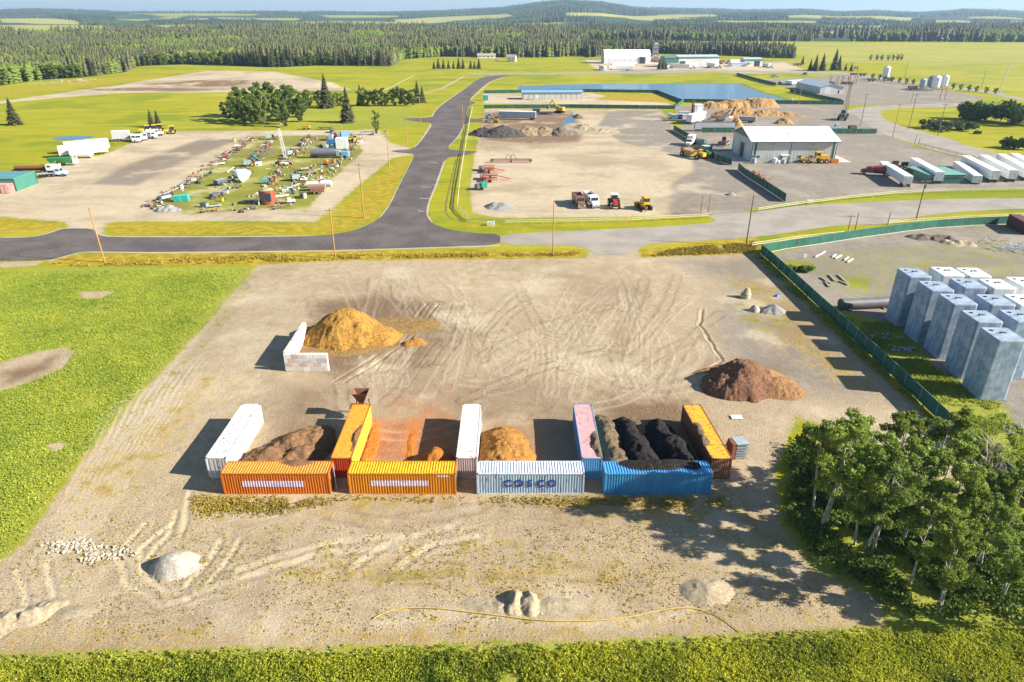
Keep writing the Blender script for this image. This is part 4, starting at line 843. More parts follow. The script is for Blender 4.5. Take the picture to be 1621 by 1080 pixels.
scrap('pile of blue-grey metal trusses at the right edge of the tank yard', 1607, 395, pm((.42, .52, .62), .5, .3), 60, 2.6, 6, ht=1.4)
scrap('dark low frames lying left of the metal trusses', 1585, 384, pm((.16, .13, .09), .7, .3), 14, 2.6, 7, ht=1.0)
x, y = at(1460, 379)
for i, (px, py, lb) in enumerate([(1487, 378, 'rough spoil heap of earth and stone, right of two in the tank yard'), (1515, 386, 'pale tan spoil hump at the end of the spoil heaps'), (1462, 377, 'grassy grey spoil heap, left of two in the tank yard')]):
    x, y = at(px, py); heap('spoil_pile', [(x, y, 1.0, 3.2, 2, 0), (x + 2, y - 1, .8, 2, 1.5, 0), (x - 2, y + .6, .7, 2, 1.5, 0)], lb, 'spoil pile', SOIL if i != 1 else SAND, seed=70 + i, rough=.2, res=.25)
t = empty('shipping_container', (*at(1618, 372), 0), R(80), 'dark maroon box container at the right frame edge by the fence', 'shipping container'); 
part(t, 'body', pm((.09, .02, .03), .6), ('b', 4.5, -1.4, 1.5, 9, 2.5, 2.8)); part(t, 'roof', pm((.14, .05, .05), .6), ('b', 4.5, -1.4, 2.93, 9.04, 2.54, .06)); part(t, 'corner_post', DARK, ('b', 0, -.2, 1.45, .15, .15, 2.9), ('b', 0, -2.6, 1.45, .15, .15, 2.9))

# ---------------- fences ----------------
GRN = pm((.009, .105, .068), .7, .25, .35); GRD = pm((.02, .10, .06), .7, .3, .4); GALV = pm((.42, .44, .43), .45, metal=.4); RAILM = pm((.60, .56, .46), .8, .15, 2)
def poly_fence(name, pts, h, m, label, cat, step=3.0, rail=True, post=GALV, pt=.09, screen=True, skid=False, brd=None):
    pts = [V(*p) for p in pts]; o0 = pts[0]; t = empty(name, o0, 0, label, cat); pl = []
    for a, b_ in zip(pts, pts[1:]):
        n = max(1, int((b_ - a).length / step)); pl += [a.lerp(b_, k / n) for k in range(n)]
    pl.append(pts[-1]); pl = [p - o0 for p in pl]
    if len(pl) > 96: pl = [pl[int(i * (len(pl) - 1) / 95)] for i in range(96)]
    z = Vector((0, 0, 1)); me0 = None
    for p in pl:
        if me0 is None: q = MB().bar((0, 0, 0), (0, 0, h + .05), pt).build('post', post, t); me0 = q.data
        else: q = link(bpy.data.objects.new('post', me0), t)
        q.location = p
    if screen:
        mb = MB()
        for a, b_ in zip(pl, pl[1:]):
            d = (b_ - a).normalized(); nrm = Vector((-d.y, d.x, 0)) * .02; c = (a + b_) / 2
            mb.add([a + z * .06, b_ + z * .06, b_ + z * h, a + z * h], [(0, 1, 2, 3)])
        mb.build('privacy_screen', m, t)
        mb = MB()
        for a, b_ in zip(pl, pl[1:]): mb.bar(a + z * (h + .02), b_ + z * (h + .02), .07)
        mb.build('top_rail', pm((.10, .24, .17), .5), t)
        if skid:
            mb = MB()
            for a, b_ in zip(pl, pl[1:]): mb.bar(a + z * .05, b_ + z * .05, .12)
            mb.build('bottom_rail', RAILM, t)
    if rail and not screen:
        for zz in brd or (h * .5, h * .95):
            mb = MB()
            for a, b_ in zip(pl, pl[1:]): mb.bar(a + z * zz, b_ + z * zz, .06, .16)
            mb.build('rail', m, t)
    return t
poly_fence('privacy_fence', [(1204, 402), (1222, 417), (1260, 452), (1298, 488), (1340, 527), (1382, 566), (1430, 612), (1480, 660), (1530, 707), (1580, 752), (1640, 806)], 2.2, GRN, 'dark green screened fence running from the road corner past the tall tanks', 'fence')
poly_fence('privacy_fence', [(1204, 402), (1245, 394), (1300, 386), (1357, 377), (1437, 366), (1480, 361), (1540, 357), (1621, 354), (1700, 352)], 2.1, GRN, 'green screened fence along the road side of the tank yard', 'fence', skid=True)
poly_fence('privacy_fence', [(1066, 206), (1100, 226), (1118, 238), (1127, 240)], 2.2, GRD, 'dark green fence running past the parked machines left of the white-roofed shop', 'fence')
poly_fence('privacy_fence', [(1133, 254), (1158, 262)], 2.4, GRD, 'short dark green fence beside the open end of the white-roofed shop', 'fence')
poly_fence('privacy_fence', [(1168, 269), (1178, 278), (1210, 298), (1243, 320)], 2.4, GRD, 'dark green fence between the tan lot and the shop lot', 'fence')
poly_fence('privacy_fence', [(1110, 210), (1162, 210)], 2.2, GRD, 'green fence behind the white-roofed shop, left of it', 'fence')
poly_fence('privacy_fence', [(1313, 212), (1387, 212)], 2.2, GRD, 'green fence behind the white-roofed shop, right of it', 'fence')
poly_fence('privacy_fence', [(766, 148), (830, 147), (925, 146), (1040, 147.5), (1074, 161), (1080, 163)], 2.0, GRD, 'dark fence between the pond and the blue-roofed shed yard', 'fence', step=5)
poly_fence('privacy_fence', [(766, 172), (900, 171), (1068, 173), (1082, 162)], 2.0, GRD, 'dark fence between the earthworks and the blue-roofed shed yard', 'fence', step=5)
poly_fence('privacy_fence', [(1082, 162.5), (1200, 164.5), (1335, 166), (1330, 163), (1250, 146)], 2.2, GRD, 'dark green fence along the near bank of the pond', 'fence', step=5)
poly_fence('privacy_fence', [(1166, 119.5), (1200, 129), (1228, 136)], 2.2, GRD, 'green fence on the far bank of the pond', 'fence', step=5)
poly_fence('rail_fence', [(735, 243), (728, 290), (724, 330), (745, 352), (800, 356), (900, 354), (1000, 352), (1110, 346), (1122, 345)], 1.3, pm((.62, .58, .40), .8), 'pale rail fence curving round the corner of the tan lot', 'fence', screen=False, step=3.2, brd=(.75, 1.2), post=RAILM)
poly_fence('rail_fence', [(748, 172), (744, 190), (740, 215), (736, 240)], 1.3, pm((.62, .58, .40), .8), 'pale rail fence along the roadside ditch by the earthworks', 'fence', screen=False, step=4, brd=(.75, 1.2), post=RAILM)
poly_fence('rail_fence', [(1200, 336), (1260, 327), (1340, 317), (1420, 309), (1500, 305), (1621, 303), (1700, 303)], 1.3, pm((.50, .46, .36), .8), 'weathered rail fence between the road and the row of white trailers', 'fence', screen=False, step=4, brd=(.75, 1.2), post=RAILM)
poly_fence('rail_fence', [(1190, 392), (1230, 386), (1270, 380), (1345, 372)], 1.2, pm((.66, .56, .36), .8), 'yellowish rail fence left of the gate posts on the road bend', 'fence', screen=False, step=3.5, brd=(.65, 1.1), post=RAILM)
poly_fence('rail_fence', [(1406, 357), (1437, 354), (1520, 349), (1621, 344), (1700, 342)], 1.2, pm((.66, .56, .36), .8), 'yellowish rail fence in front of the green screen along the road', 'fence', screen=False, step=4, brd=(.65, 1.1), post=RAILM)
poly_fence('rail_fence', [(1453, 231), (1500, 243), (1540, 253), (1562, 258)], 1.3, pm((.34, .28, .18), .8), 'brown rail fence beside the curved road above the trailers', 'fence', screen=False, step=4, brd=(.75, 1.2), post=WOODP)
poly_fence('wire_fence', [(600, 150), (655, 122)], 1.2, RAILM, 'thin wire fence in the meadow left of the road', 'fence', screen=False, step=9, brd=(1.1,), post=WOODP)
# tall gate posts
for i, (px, py, h_, lb) in enumerate([(1109, 341, 5.4, 'left tall bare gate post of the tan lot entrance'), (1121, 340, 5.4, 'right tall bare gate post of the tan lot entrance'), (1341, 373, 5.2, 'left tall gate post on the road bend by the green fence'), (1352, 372, 5.6, 'middle tall gate post on the road bend by the green fence'), (1405, 357, 3.4, 'shorter gate post at the start of the roadside rail fence'), (1448, 228, 4, 'left bare post by the curved road entrance'), (1454, 229, 3, 'right bare post by the curved road entrance')]):
    x, y = at(px, py); o = MB().cyl((0, 0, 0), (0, 0, h_), .13, .11, 8).build('gate_post', WOODP); o.location = (x, y, 0); tag(o, lb, 'post')
# utility poles
PLM = pm((.42, .22, .07), .85, .25, 2, stretch=(1, 1, .1)); PLD = pm((.16, .12, .08), .85, .25, 2, stretch=(1, 1, .1))
def pole(px, py, h_, label, arm=True, lean=(0, 0), m=PLM, lamp=False, rz=0, tr=False, r=.17):
    x, y = at(px, py); t = empty('utility_pole', (x, y, 0), rz, label, 'utility pole', 'power poles')
    t.rotation_euler = (lean[0], lean[1], rz)
    part(t, 'shaft', m, ('c', 0, 0, -.3, 0, 0, h_, r, r * .65))
    if arm:
        a = part(t, 'crossarm', m, ('b', 0, 0, h_ - .5, 2.4, .12, .14)); part(a, 'insulator', pm((.6, .62, .6), .4), *[('c', k, 0, h_ - .43, k, 0, h_ - .2, .06) for k in (-1.1, -.5, .5, 1.1)])
    else: part(t, 'cap', STEEL, ('c', 0, 0, h_, 0, 0, h_ + .15, .13))
    if tr: part(t, 'transformer', STEEL, ('c', .35, 0, h_ - 2.2, .35, 0, h_ - 1.2, .28))
    if lamp: part(t, 'lamp', pm((.7, .7, .7), .4), ('l', 0, 0, h_ - .1, 1.2, 0, h_ + .2, .08), ('b', 1.4, 0, h_ + .2, .5, .2, .12))
for a in [(166, 415, 12, 'leaning bare pole beside the junction in the far left of the street', False, (0, R(-1.5))), (531, 409, 11.4, 'utility pole with crossarm by the road, below the junkyard', True), (875, 405, 12.4, 'bare wooden pole on the verge where the paving changes', False),
          (1181, 389, 12, 'dark pole on the near verge beside the gravel road', False, (0, 0), PLD), (1450, 348, 10.6, 'tall dark pole with transformer near the white trailers', True, (0, 0), PLD, False, 0, True),
          (576, 345, 14.5, 'wooden pole with crossarm beside the junkyard edge', True), (617, 275, 13, 'wooden pole with crossarm by the side road entrance', True), (645, 232, 12.5, 'wooden pole with crossarm on the mown grass by the road', True),
          (666, 199, 13.5, 'wooden pole in front of the dark spruce pair', True), (681, 176, 13, 'wooden pole behind the spruce pair', False), (733, 204, 11, 'thin pole on the verge opposite the yellow loader', False), (744, 170, 4, 'short pale pole by the fence near the teal bin', False),
          (1081, 160, 14.5, 'slim pale pole at the fence corner by the pond', False), (1264, 166, 11, 'pale pole on the grass left of the gable-roofed shed', False), (1255, 163, 8, 'shorter pale pole left of the gable-roofed shed', False),
          (1362, 199, 15, 'dark pole in the crook of the curved road', True, (0, 0), PLD), (1413, 217, 14, 'pale pole on the inner side of the curved road', True), (1438, 205, 16, 'dark pole standing in the meadow by the curved road', True, (0, 0), PLD), (1484, 216, 14, 'dark pole left of the willow thicket', True, (0, 0), PLD),
          (1442, 164, 9, 'pale lamp pole in front of the gravel yard', False), (1577, 162, 26, 'very tall leaning pale mast by the highway', False, (0, R(4)), pm((.6, .6, .58), .5), False, 0, False, .3), (1432, 122, 12, 'dark pole behind the single silo', False, (0, 0), PLD), (1553, 141, 13, 'dark pole beside the highway in the green field', False, (0, 0), PLD)]: pole(*a)
# lattice tower by the road
x, y = at(1337, 182); t = empty('lattice_tower', (x, y, 0), 0, 'thin rusty lattice pole frame where the curved road starts', 'tower')
for sx, sy in ((-1, -1), (1, -1), (1, 1), (-1, 1)): part(t, 'leg', PLD, ('l', sx * .9, sy * .9, 0, sx * .3, sy * .3, 17, .14))
part(t, 'bracing', PLD, *[('l', (-1) ** k * (.9 - k * .055), 0, k * 1.7, -(-1) ** k * (.85 - k * .055), 0, k * 1.7 + 1.7, .1) for k in range(10)], ('l', -1.6, 0, 15, 1.6, 0, 15, .15))
# ---------------- vegetation ----------------
def leafmat(name, c1, c2, c3, tr=.28):
    m, N, L, b = newmat(name); oi = nd(N, 'ShaderNodeObjectInfo').outputs['Random']; a = nd(N, 'ShaderNodeAttribute', attribute_name='rnd').outputs['Fac']
    g = nd(N, 'ShaderNodeTexCoord').outputs['Object']
    c = mix(N, L, a, c1, c2); c = mix(N, L, rampv(N, L, noise(N, L, g, .45, 3), .45, .65), c, c3)
    hs = nd(N, 'ShaderNodeHueSaturation'); L.new(c, hs.inputs['Color']); L.new(math_(N, L, 'ADD', math_(N, L, 'MULTIPLY', oi, .45), .78), hs.inputs['Value'])
    b.inputs['Roughness'].default_value = .6; b.inputs['Specular IOR Level'].default_value = .3; L.new(hs.outputs[0], b.inputs[0])
    t = nd(N, 'ShaderNodeBsdfTranslucent'); L.new(hs.outputs[0], t.inputs[0]); mx = nd(N, 'ShaderNodeMixShader'); mx.inputs[0].default_value = tr
    out = N['Material Output']; L.new(b.outputs[0], mx.inputs[1]); L.new(t.outputs[0], mx.inputs[2]); L.new(mx.outputs[0], out.inputs[0]); return m
ASP = leafmat('aspen_leaves', (.12, .18, .035), (.30, .37, .08), (.20, .265, .04), .4); ASL = leafmat('light_leaves', (.15, .21, .035), (.34, .41, .08), (.235, .30, .045), .4)
SPR = leafmat('spruce_needles', (.035, .055, .018), (.09, .10, .035), (.12, .10, .045), .12); BUSH = leafmat('bush_leaves', (.06, .11, .014), (.14, .20, .025), (.10, .15, .018), .25)
BARK = pm((.52, .48, .40), .85, .2, 3, c2=(.20, .17, .13), stretch=(1, 1, .6)); BRK2 = pm((.10, .075, .05), .9, .3, 3)
def leaves(cent, size, seed, flat=.5):
    """one small bent leaf clump (quad) per centre"""
    r = np.random.default_rng(seed); n = len(cent); a = r.normal(size=(n, 3)); a /= np.linalg.norm(a, axis=1)[:, None]; h = r.normal(size=(n, 3)); h[:, 2] *= flat
    b = np.cross(a, h); b /= np.linalg.norm(b, axis=1)[:, None] + 1e-9
    s = size * r.uniform(.6, 1.35, (n, 1)); a = a * s; b = b * s * r.uniform(.5, .9, (n, 1)); j = r.uniform(.6, 1.2, (4, n, 1))
    v = np.stack([cent - a * j[0], cent - b * j[1], cent + a * j[2], cent + b * j[3]], 1).reshape(-1, 3)
    q = np.arange(4 * n).reshape(n, 4); return v, q, r.uniform(0, 1, n)
def crown_pts(blobs, n, seed):
    r = np.random.default_rng(seed); vol = np.array([b[3] ** 2 for b in blobs]); pick = r.choice(len(blobs), n, p=vol / vol.sum())
    B = np.array(blobs)[pick]; d = r.normal(size=(n, 3)); d /= np.linalg.norm(d, axis=1)[:, None]; rad = r.uniform(.25, 1, n) ** .45
    k = 1 + .35 * np.sin(d[:, 0] * 5 + B[:, 0] * 3) * np.cos(d[:, 1] * 4 + B[:, 1] * 2)
    return B[:, :3] + d * (rad * k * B[:, 3])[:, None] * np.array([1, 1, .8])
def leaf_tree(name, h, rad, seed, nleaf, lsize, leafm, bark, trunks=1, low=.3, label=None, cat='tree', group=None, loc=(0, 0, 0), lean=0.1):
    r = random.Random(seed); t = empty(name, loc, 0, label, cat, group); mb = MB(); blobs = []
    for k in range(trunks):
        a = r.uniform(0, 6.28); top = Vector((math.cos(a) * lean * h + (r.uniform(-1, 1) * rad * .3 if trunks > 1 else 0), math.sin(a) * lean * h, h * r.uniform(.86, 1))); base = Vector((r.uniform(-.5, .5) * (trunks > 1), r.uniform(-.5, .5) * (trunks > 1), -.2))
        mid = base.lerp(top, .5) + Vector((r.uniform(-.3, .3), r.uniform(-.3, .3), 0)); r0 = .012 * h + .02
        mb.cyl(base, mid, r0, r0 * .7, 7, False); mb.cyl(mid, top, r0 * .7, r0 * .15, 6, False)
        nb = 17 if trunks == 1 else 11
        for i in range(nb):
            u = low + (1 - low) * (i + .5) / nb; p = base.lerp(mid, u * 2) if u < .5 else mid.lerp(top, u * 2 - 1); an = r.uniform(0, 6.28)
            q = math.sin(math.pi * min(1, (1 - (u - low) / (1 - low)) * .85 + .12)) ** .7; ln = rad * q * r.uniform(.55, 1.05); e = p + Vector((math.cos(an) * ln, math.sin(an) * ln, ln * r.uniform(.3, .9)))
            mb.cyl(p, e, r0 * .3, r0 * .08, 4, False); br = rad * r.uniform(.20, .36); blobs.append((e.x, e.y, e.z, br)); m_ = p.lerp(e, .55); blobs.append((m_.x, m_.y, m_.z + .2, br * .8))
        blobs.append((top.x, top.y, top.z, rad * .25))
    mb.build('trunk', bark, t); v, q, rn = leaves(crown_pts(blobs, nleaf, seed), lsize, seed)
    link(bpy.data.objects.new('crown', np_mesh('crown', v, q, [leafm], attrs={'rnd': ('FACE', rn)})), t); return t
def spruce(name, h, seed, dens=1.0, label=None, group=None, loc=(0, 0, 0), ratio=.19):
    r = np.random.default_rng(seed); t = empty(name, loc, 0, label, 'spruce tree', group); MB().cyl((0, 0, -.2), (0, 0, h * .97), .016 * h, .004 * h, 6, False).build('trunk', BRK2, t)
    nl = int(26 * dens); V_ = []; 
    for i in range(nl):
        u = (i + .3) / nl; z = h * (.07 + .93 * u); R0 = h * ratio * (1 - u) ** .85 + .12; nb = int(9 + 5 * (1 - u))
        for k in range(nb):
            a = r.uniform(0, 6.28); L = R0 * r.uniform(.6, 1.15); w_ = L * .30 + .12; dz = -L * r.uniform(.25, .5); c, s = math.cos(a), math.sin(a); zz = z + r.uniform(-.2, .2)
            V_.append([(0, 0, zz + .25), (c * L * .55 - s * w_, s * L * .55 + c * w_, zz + dz * .5), (c * L, s * L, zz + dz), (c * L * .55 + s * w_, s * L * .55 - c * w_, zz + dz * .55)])
    V_ = np.array(V_).reshape(-1, 3); n = len(V_) // 4
    link(bpy.data.objects.new('crown', np_mesh('crown', V_, np.arange(4 * n).reshape(n, 4), [SPR], attrs={'rnd': ('FACE', r.uniform(0, 1, n))})), t); return t
# aspen grove at the lower right
AG = 'aspens in the grove at the lower right'
aspd = [(1298, 833, 14.6, 'two-stemmed aspen at the open western tip of the grove', 0), (1287, 812, 12.4, 'slim aspen behind the western tip aspen', 1), (1353, 862, 10.6, 'short aspen with one white trunk showing at the grove edge', 2), (1377, 875, 12.6, 'aspen with a bright white leaning trunk in the middle of the grove edge', 3),
        (1440, 926, 10, 'round aspen with a white trunk stub nearer the bottom grass', 4), (1489, 971, 10.2, 'bushy aspen closest to the bottom meadow with a leaning white trunk', 0), (1440, 820, 11, 'aspen crown in the middle of the grove', 1), (1500, 860, 10.8, 'broad aspen crown behind the bushy front one', 2),
        (1545, 900, 9.2, 'aspen crown right of the bushy front one', 3), (1470, 770, 10.2, 'tall aspen at the back of the grove by the fence', 4), (1395, 775, 11.2, 'tall aspen behind the leaning white trunk', 0), (1530, 800, 8.2, 'aspen crown in front of the dead branches', 1),
        (1590, 845, 7.6, 'aspen near the right frame edge, middle height', 2), (1580, 950, 8.8, 'aspen low at the right frame edge', 3), (1620, 900, 8.4, 'aspen cut by the right frame edge', 4), (1335, 800, 11.8, 'thin aspen between the western tip and the grove middle', 3), (1640, 820, 7.4, 'aspen half outside the right frame edge beside the fence', 0), (1500, 745, 7.0, 'aspen rising over the green fence', 2), (1620, 1000, 9, 'young aspen in the bottom right corner', 1), (1565, 835, 7.6, 'aspen filling the gap below the dead branches', 1), (1610, 790, 5.5, 'aspen against the fence near the right frame edge', 2), (1475, 822, 10.4, 'aspen left of the dead-branch tree, second row', 4), (1425, 858, 9.2, 'aspen crown between the two white-trunked ones', 0), (1440, 745, 8.0, 'aspen at the fence side behind the tall ones', 3), (1540, 770, 6.5, 'aspen directly behind the dead branches', 2)]
protos = {}
for px, py, h_, lb, k in aspd:
    x, y = at(px, py)
    if k not in protos:
        t = leaf_tree('aspen_tree', 12.5, 2.6, 100 + k, 7800, .17, ASP if k % 2 else ASL, BARK, 2 if k in (0, 3) else 1, .34, lb, 'aspen tree', AG, (x, y, 0)); protos[k] = t; t.scale = (h_ / 13.6,) * 3; t.rotation_euler.z = px
    else: dup(protos[k], (x, y, 0), px * 1.3, lb, None, h_ / 13.6)
def deadtree(px, py, h_, lb):
    x, y = at(px, py); t = empty('dead_tree', (x, y, 0), 0, lb, 'dead tree'); r = random.Random(4); mb = MB(); mb.cyl((0, 0, 0), (0, 0, h_), .14, .03, 6); 
    br = MB()
    for i in range(34):
        z = h_ * (.35 + .62 * i / 34); a = r.uniform(0, 6.28); L = (h_ - z) * .35 + r.uniform(.5, 1.5); e = Vector((math.cos(a) * L, math.sin(a) * L, z + L * .7)); br.cyl((0, 0, z), e, .05, .012, 4)
        for _ in range(3): q = Vector((0, 0, z)).lerp(e, r.uniform(.4, .9)); br.cyl(q, q + Vector((r.uniform(-.6, .6), r.uniform(-.6, .6), r.uniform(.2, .8))), .022, .008, 3)
    DB = pm((.42, .36, .28), .9); mb.build('trunk', DB, t); br.build('branches', DB, t)
deadtree(1532, 806, 9.2, 'bare dead tree with pale branches above the grove by the fence')
# undergrowth and field cover
def cover(name, label, cat, n, sample, size, m, seed, zup=.25, minatt=None, per=5, poly=None, ed=1.5, thr=.33, nodirt=False):
    r = np.random.default_rng(seed); pts = sample(r, n); x, y = pts[:, 0], pts[:, 1]
    if minatt: k = gz(x, y, GA[minatt[0]]) + (r.random(len(x)) - .5) * .3 > minatt[1]; x, y = x[k], y[k]
    if nodirt: k = gz(x, y, GA['dirt']) < .4; x, y = x[k], y[k]
    dn = fbm(x, y, 3.5, seed); k = dn > thr + .12 * r.random(len(x)); x, y = x[k], y[k]
    if sample.poly is not None: k = np.clip(dline(x, y, sample.poly, True) / ed, 0, 1) ** 1.3 > r.random(len(x)); x, y = x[k], y[k]
    z = gz(x, y); hh = zup * (.4 + 1.6 * fbm(x, y, 2.6, seed + 3))
    c = np.repeat(np.stack([x, y, z], 1), per, 0); c[:, :2] += r.normal(size=(len(c), 2)) * size * .9; c[:, 2] += np.repeat(hh, per) * r.random(len(c)) ** .7
    v, q, rn = leaves(c, size, seed, .8); rn = np.clip(np.repeat(fbm(x, y, 6, seed + 7), per) * 1.7 + rn * .45 - .55, 0, 1)
    o = link(bpy.data.objects.new(name, np_mesh(name, v, q, [m], attrs={'rnd': ('FACE', rn)}))); return tag(o, label, cat, kind='stuff')
FLD = leafmat('field_leaves', (.19, .27, .03), (.41, .44, .055), (.31, .36, .035), .4); STRIP = leafmat('strip_leaves', (.07, .13, .012), (.52, .50, .04), (.33, .36, .03), .4)
DRYL = leafmat('dry_grass', (.30, .23, .03), (.50, .37, .05), (.40, .31, .04), .3)
def inpoly(pts): 
    px = [p[0] for p in pts]; py = [p[1] for p in pts]
    def f(r, n):
        a = np.stack([r.uniform(min(px), max(px), n), r.uniform(min(py), max(py), n)], 1); return a[inside(a[:, 0], a[:, 1], pts)]
    f.poly = pts; return f
cover('meadow_plants', 'lush green weeds and grass in the strip along the bottom', 'plants', 42000, inpoly(P((-150, 1036), (500, 1024), (1000, 1013), (1400, 992), (1800, 970), (1850, 1110), (-150, 1110))), .10, STRIP, 201, .26, ('lush', .5), 8, ed=2.2, thr=.2)
cover('crop_plants', 'bright green leafy crop covering the field left of the yard', 'plants', 130000, inpoly(P((-60, 428), (400, 424), (330, 515), (190, 670), (50, 860), (-60, 920))), .10, FLD, 202, .12, ('lush', .38), 4, ed=4.5, thr=.18, nodirt=True)
cover('undergrowth', 'dark undergrowth beneath the aspen grove', 'plants', 24000, inpoly(P((1240, 700), (1380, 720), (1480, 790), (1700, 850), (1700, 1000), (1400, 985), (1370, 935), (1280, 890), (1235, 830))), .15, BUSH, 203, .8, None, 6)
cover('weeds', 'yellow-green weeds growing along the green fence', 'plants', 9000, inpoly(P((1195, 402), (1204, 402), (1298, 490), (1382, 568), (1480, 662), (1460, 660), (1350, 560), (1280, 492), (1240, 455), (1190, 410))), .16, FLD, 204, .5, None, 5)
cover('tank_yard_grass', 'green grass around and between the standing tanks', 'grass', 14000, inpoly(P((1330, 500), (1430, 515), (1480, 580), (1590, 640), (1640, 670), (1640, 790), (1540, 715), (1440, 618), (1370, 550))), .13, FLD, 205, .25, None, 5)
cover('dry_weeds', 'dry straw-coloured weeds in front of the container row', 'weeds', 9000, inpoly(P((295, 782), (700, 784), (1150, 782), (1165, 812), (960, 812), (560, 796), (430, 822), (300, 822))), .10, DRYL, 206, .16, None, 4)
cover('dry_weeds', 'thin dry weeds scattered over the front of the bare yard', 'weeds', 9000, inpoly(P((0, 900), (120, 790), (290, 830), (1200, 820), (1380, 930), (1390, 985), (0, 1030))), .07, DRYL, 207, .10, None, 4)
cover('roadside_grass', 'orange-tinted verge grass along the near side of the road', 'grass', 22000, inpoly(P((80, 416), (400, 404), (925, 399), (915, 406), (560, 412), (400, 418), (80, 424))), .16, DRYL, 208, .3, None, 4)
cover('roadside_grass', 'orange-tinted verge grass right of the yard entrance', 'grass', 9000, inpoly(P((1015, 398), (1200, 381), (1204, 400), (1100, 405), (1020, 408))), .16, DRYL, 209, .3, None, 4)
ORD = 'first second third fourth fifth sixth seventh eighth ninth tenth eleventh twelfth thirteenth last'.split()
# bushes
def bush(px, py, r_, h_, lb, m=BUSH, n=1500, ls=.25, seed=None, nm='bush', cat='bush', group=None):
    x, y = at(px, py); seed = seed or int(px * 7 + py); r = random.Random(seed); t = empty(nm, (x, y, 0), 0, lb, cat, group)
    bl = [(r.uniform(-1, 1) * r_ * .6, r.uniform(-1, 1) * r_ * .4, h_ * r.uniform(.25, .7), h_ * r.uniform(.25, .42)) for _ in range(max(5, int(r_ / h_ * 7)))]
    MB().cyl((0, 0, -.1), (0, 0, h_ * .5), .08, .04, 5).build('stem', BRK2, t); v, q, rn = leaves(crown_pts(bl, n, seed), ls, seed)
    link(bpy.data.objects.new('foliage', np_mesh('foliage', v, q, [m], attrs={'rnd': ('FACE', rn)})), t); return t
bush(1262, 430, 1.4, 1.1, 'dark bush, left of the pair behind the fence corner', ls=.2, n=900); bush(1276, 431, 1.9, 1.6, 'brighter bush, right of the pair behind the fence corner', ASL, ls=.2, n=1200)
bush(1250, 425, 1.2, .8, 'low weedy bush against the fence corner', ASL, ls=.18, n=500)
for a in [(1478, 203, 12, 4.2, 'grey-green willow bush, left half of the low thicket', 0), (1512, 207, 13, 4.4, 'grey-green willow bush, right half of the low thicket', 0)]: bush(a[0], a[1], a[2], a[3], a[4], leafmat('willow', (.07, .10, .04), (.14, .17, .07), (.10, .13, .05), .2), 2600, .45)
DKB = leafmat('dark_bush', (.035, .075, .012), (.08, .13, .02), (.055, .095, .015), .2)
for a in [(1548, 190, 12, 9, 'dark poplar thicket, left end of the row by the curved road'), (1580, 194, 14, 10, 'dark poplar thicket, middle of the row by the curved road'), (1615, 198, 15, 11, 'dark poplar thicket at the right frame edge'), ]: bush(a[0], a[1], a[2], a[3], a[4], DKB, 4500, .6, nm='poplar_thicket', cat='thicket')
bush(1610, 236, 7, 5, 'dark round bush at the right edge below the curved road', DKB, 2000, .4); bush(1592, 234, 5, 3.5, 'smaller dark bush beside the right-edge bush', DKB, 1200, .4); bush(1545, 212, 2.2, 2, 'tiny shrub right of the willow thicket', BUSH, 400, .35)
# clump of trees in the left meadow
LM = 'trees in the meadow clump beyond the junkyard'
Lp = leaf_tree('poplar_tree', 12, 3.9, 301, 5200, .32, ASP, BARK, 1, .12, 'x', 'poplar tree', LM); Lq = leaf_tree('poplar_tree', 12, 4.1, 302, 5200, .32, BUSH, BARK, 2, .1, 'x', 'poplar tree', LM)
cl = [(362, 190, 9), (374, 193, 12), (386, 186, 14), (396, 197, 12), (408, 184, 15), (420, 192, 14.5), (432, 186, 16), (444, 197, 13), (456, 190, 15), (466, 184, 14), (474, 193, 11), (415, 200, 9), (478, 186, 9), (388, 197, 8), (452, 201, 6), (404, 196, 12)]
names_ = ['small poplar at the left tip of the meadow clump', 'poplar second from the left tip of the clump', 'tall poplar over the left shoulder of the clump', 'poplar showing white stems at the left front of the clump', 'poplar at the left of the clump summit', 'poplar in the front middle of the clump', 'tallest poplar at the summit of the clump', 'poplar with bare stems at the right front of the clump', 'tall poplar right of the summit', 'poplar on the right shoulder of the clump', 'smaller poplar at the right tip of the clump', 'low poplar at the foot of the clump centre', 'short poplar behind the right tip of the clump', 'low poplar at the left foot of the clump', 'shrubby poplar at the right foot of the clump', 'mid-height poplar inside the left half of the clump']
for i, ((px, py, h_), lb) in enumerate(zip(cl, names_)):
    x, y = at(px, py); src = Lp if i % 2 else Lq
    if i < 2: src.location = (x, y, 0); src.scale = (h_ / 12,) * 3; src['label'] = lb
    else: dup(src, (x, y, 0), i * 1.7, lb, None, h_ / 12)
ln = [(482, 172, 9), (492, 169, 8.5), (504, 168, 8), (528, 170, 8), (537, 168, 7), (572, 168, 9), (582, 168, 8), (592, 168, 8.5), (602, 168, 9), (612, 168, 7), (624, 168, 9), (634, 168, 9.5), (643, 168, 9), (652, 168, 8.5)]
for i, (px, py, h_) in enumerate(ln):
    lb = ['bushy poplar right behind the clump', 'light green poplar two places right of the clump', 'poplar left of the tall dark spruce', 'poplar right of the tall dark spruce', 'poplar between the tall spruce and the front spruce', 'poplar just right of the front spruce', 'poplar second right of the front spruce', 'poplar third right of the front spruce', 'dark rounded poplar in mid hedge', 'low poplar in mid hedge', 'poplar starting the right hedge group', 'poplar in the middle of the right hedge group', 'poplar next to the last of the right hedge group', 'last poplar before the twin spruces'][i]
    dup(Lp if i % 2 else Lq, V(px, py), i * 2.3, lb, 'poplars in the hedge line right of the clump', h_ / 12)
dup(Lp, V(598, 214), 2, 'slim lone poplar on the mown grass beside the junkyard corner', None, .72).scale = (.45, .45, .8)
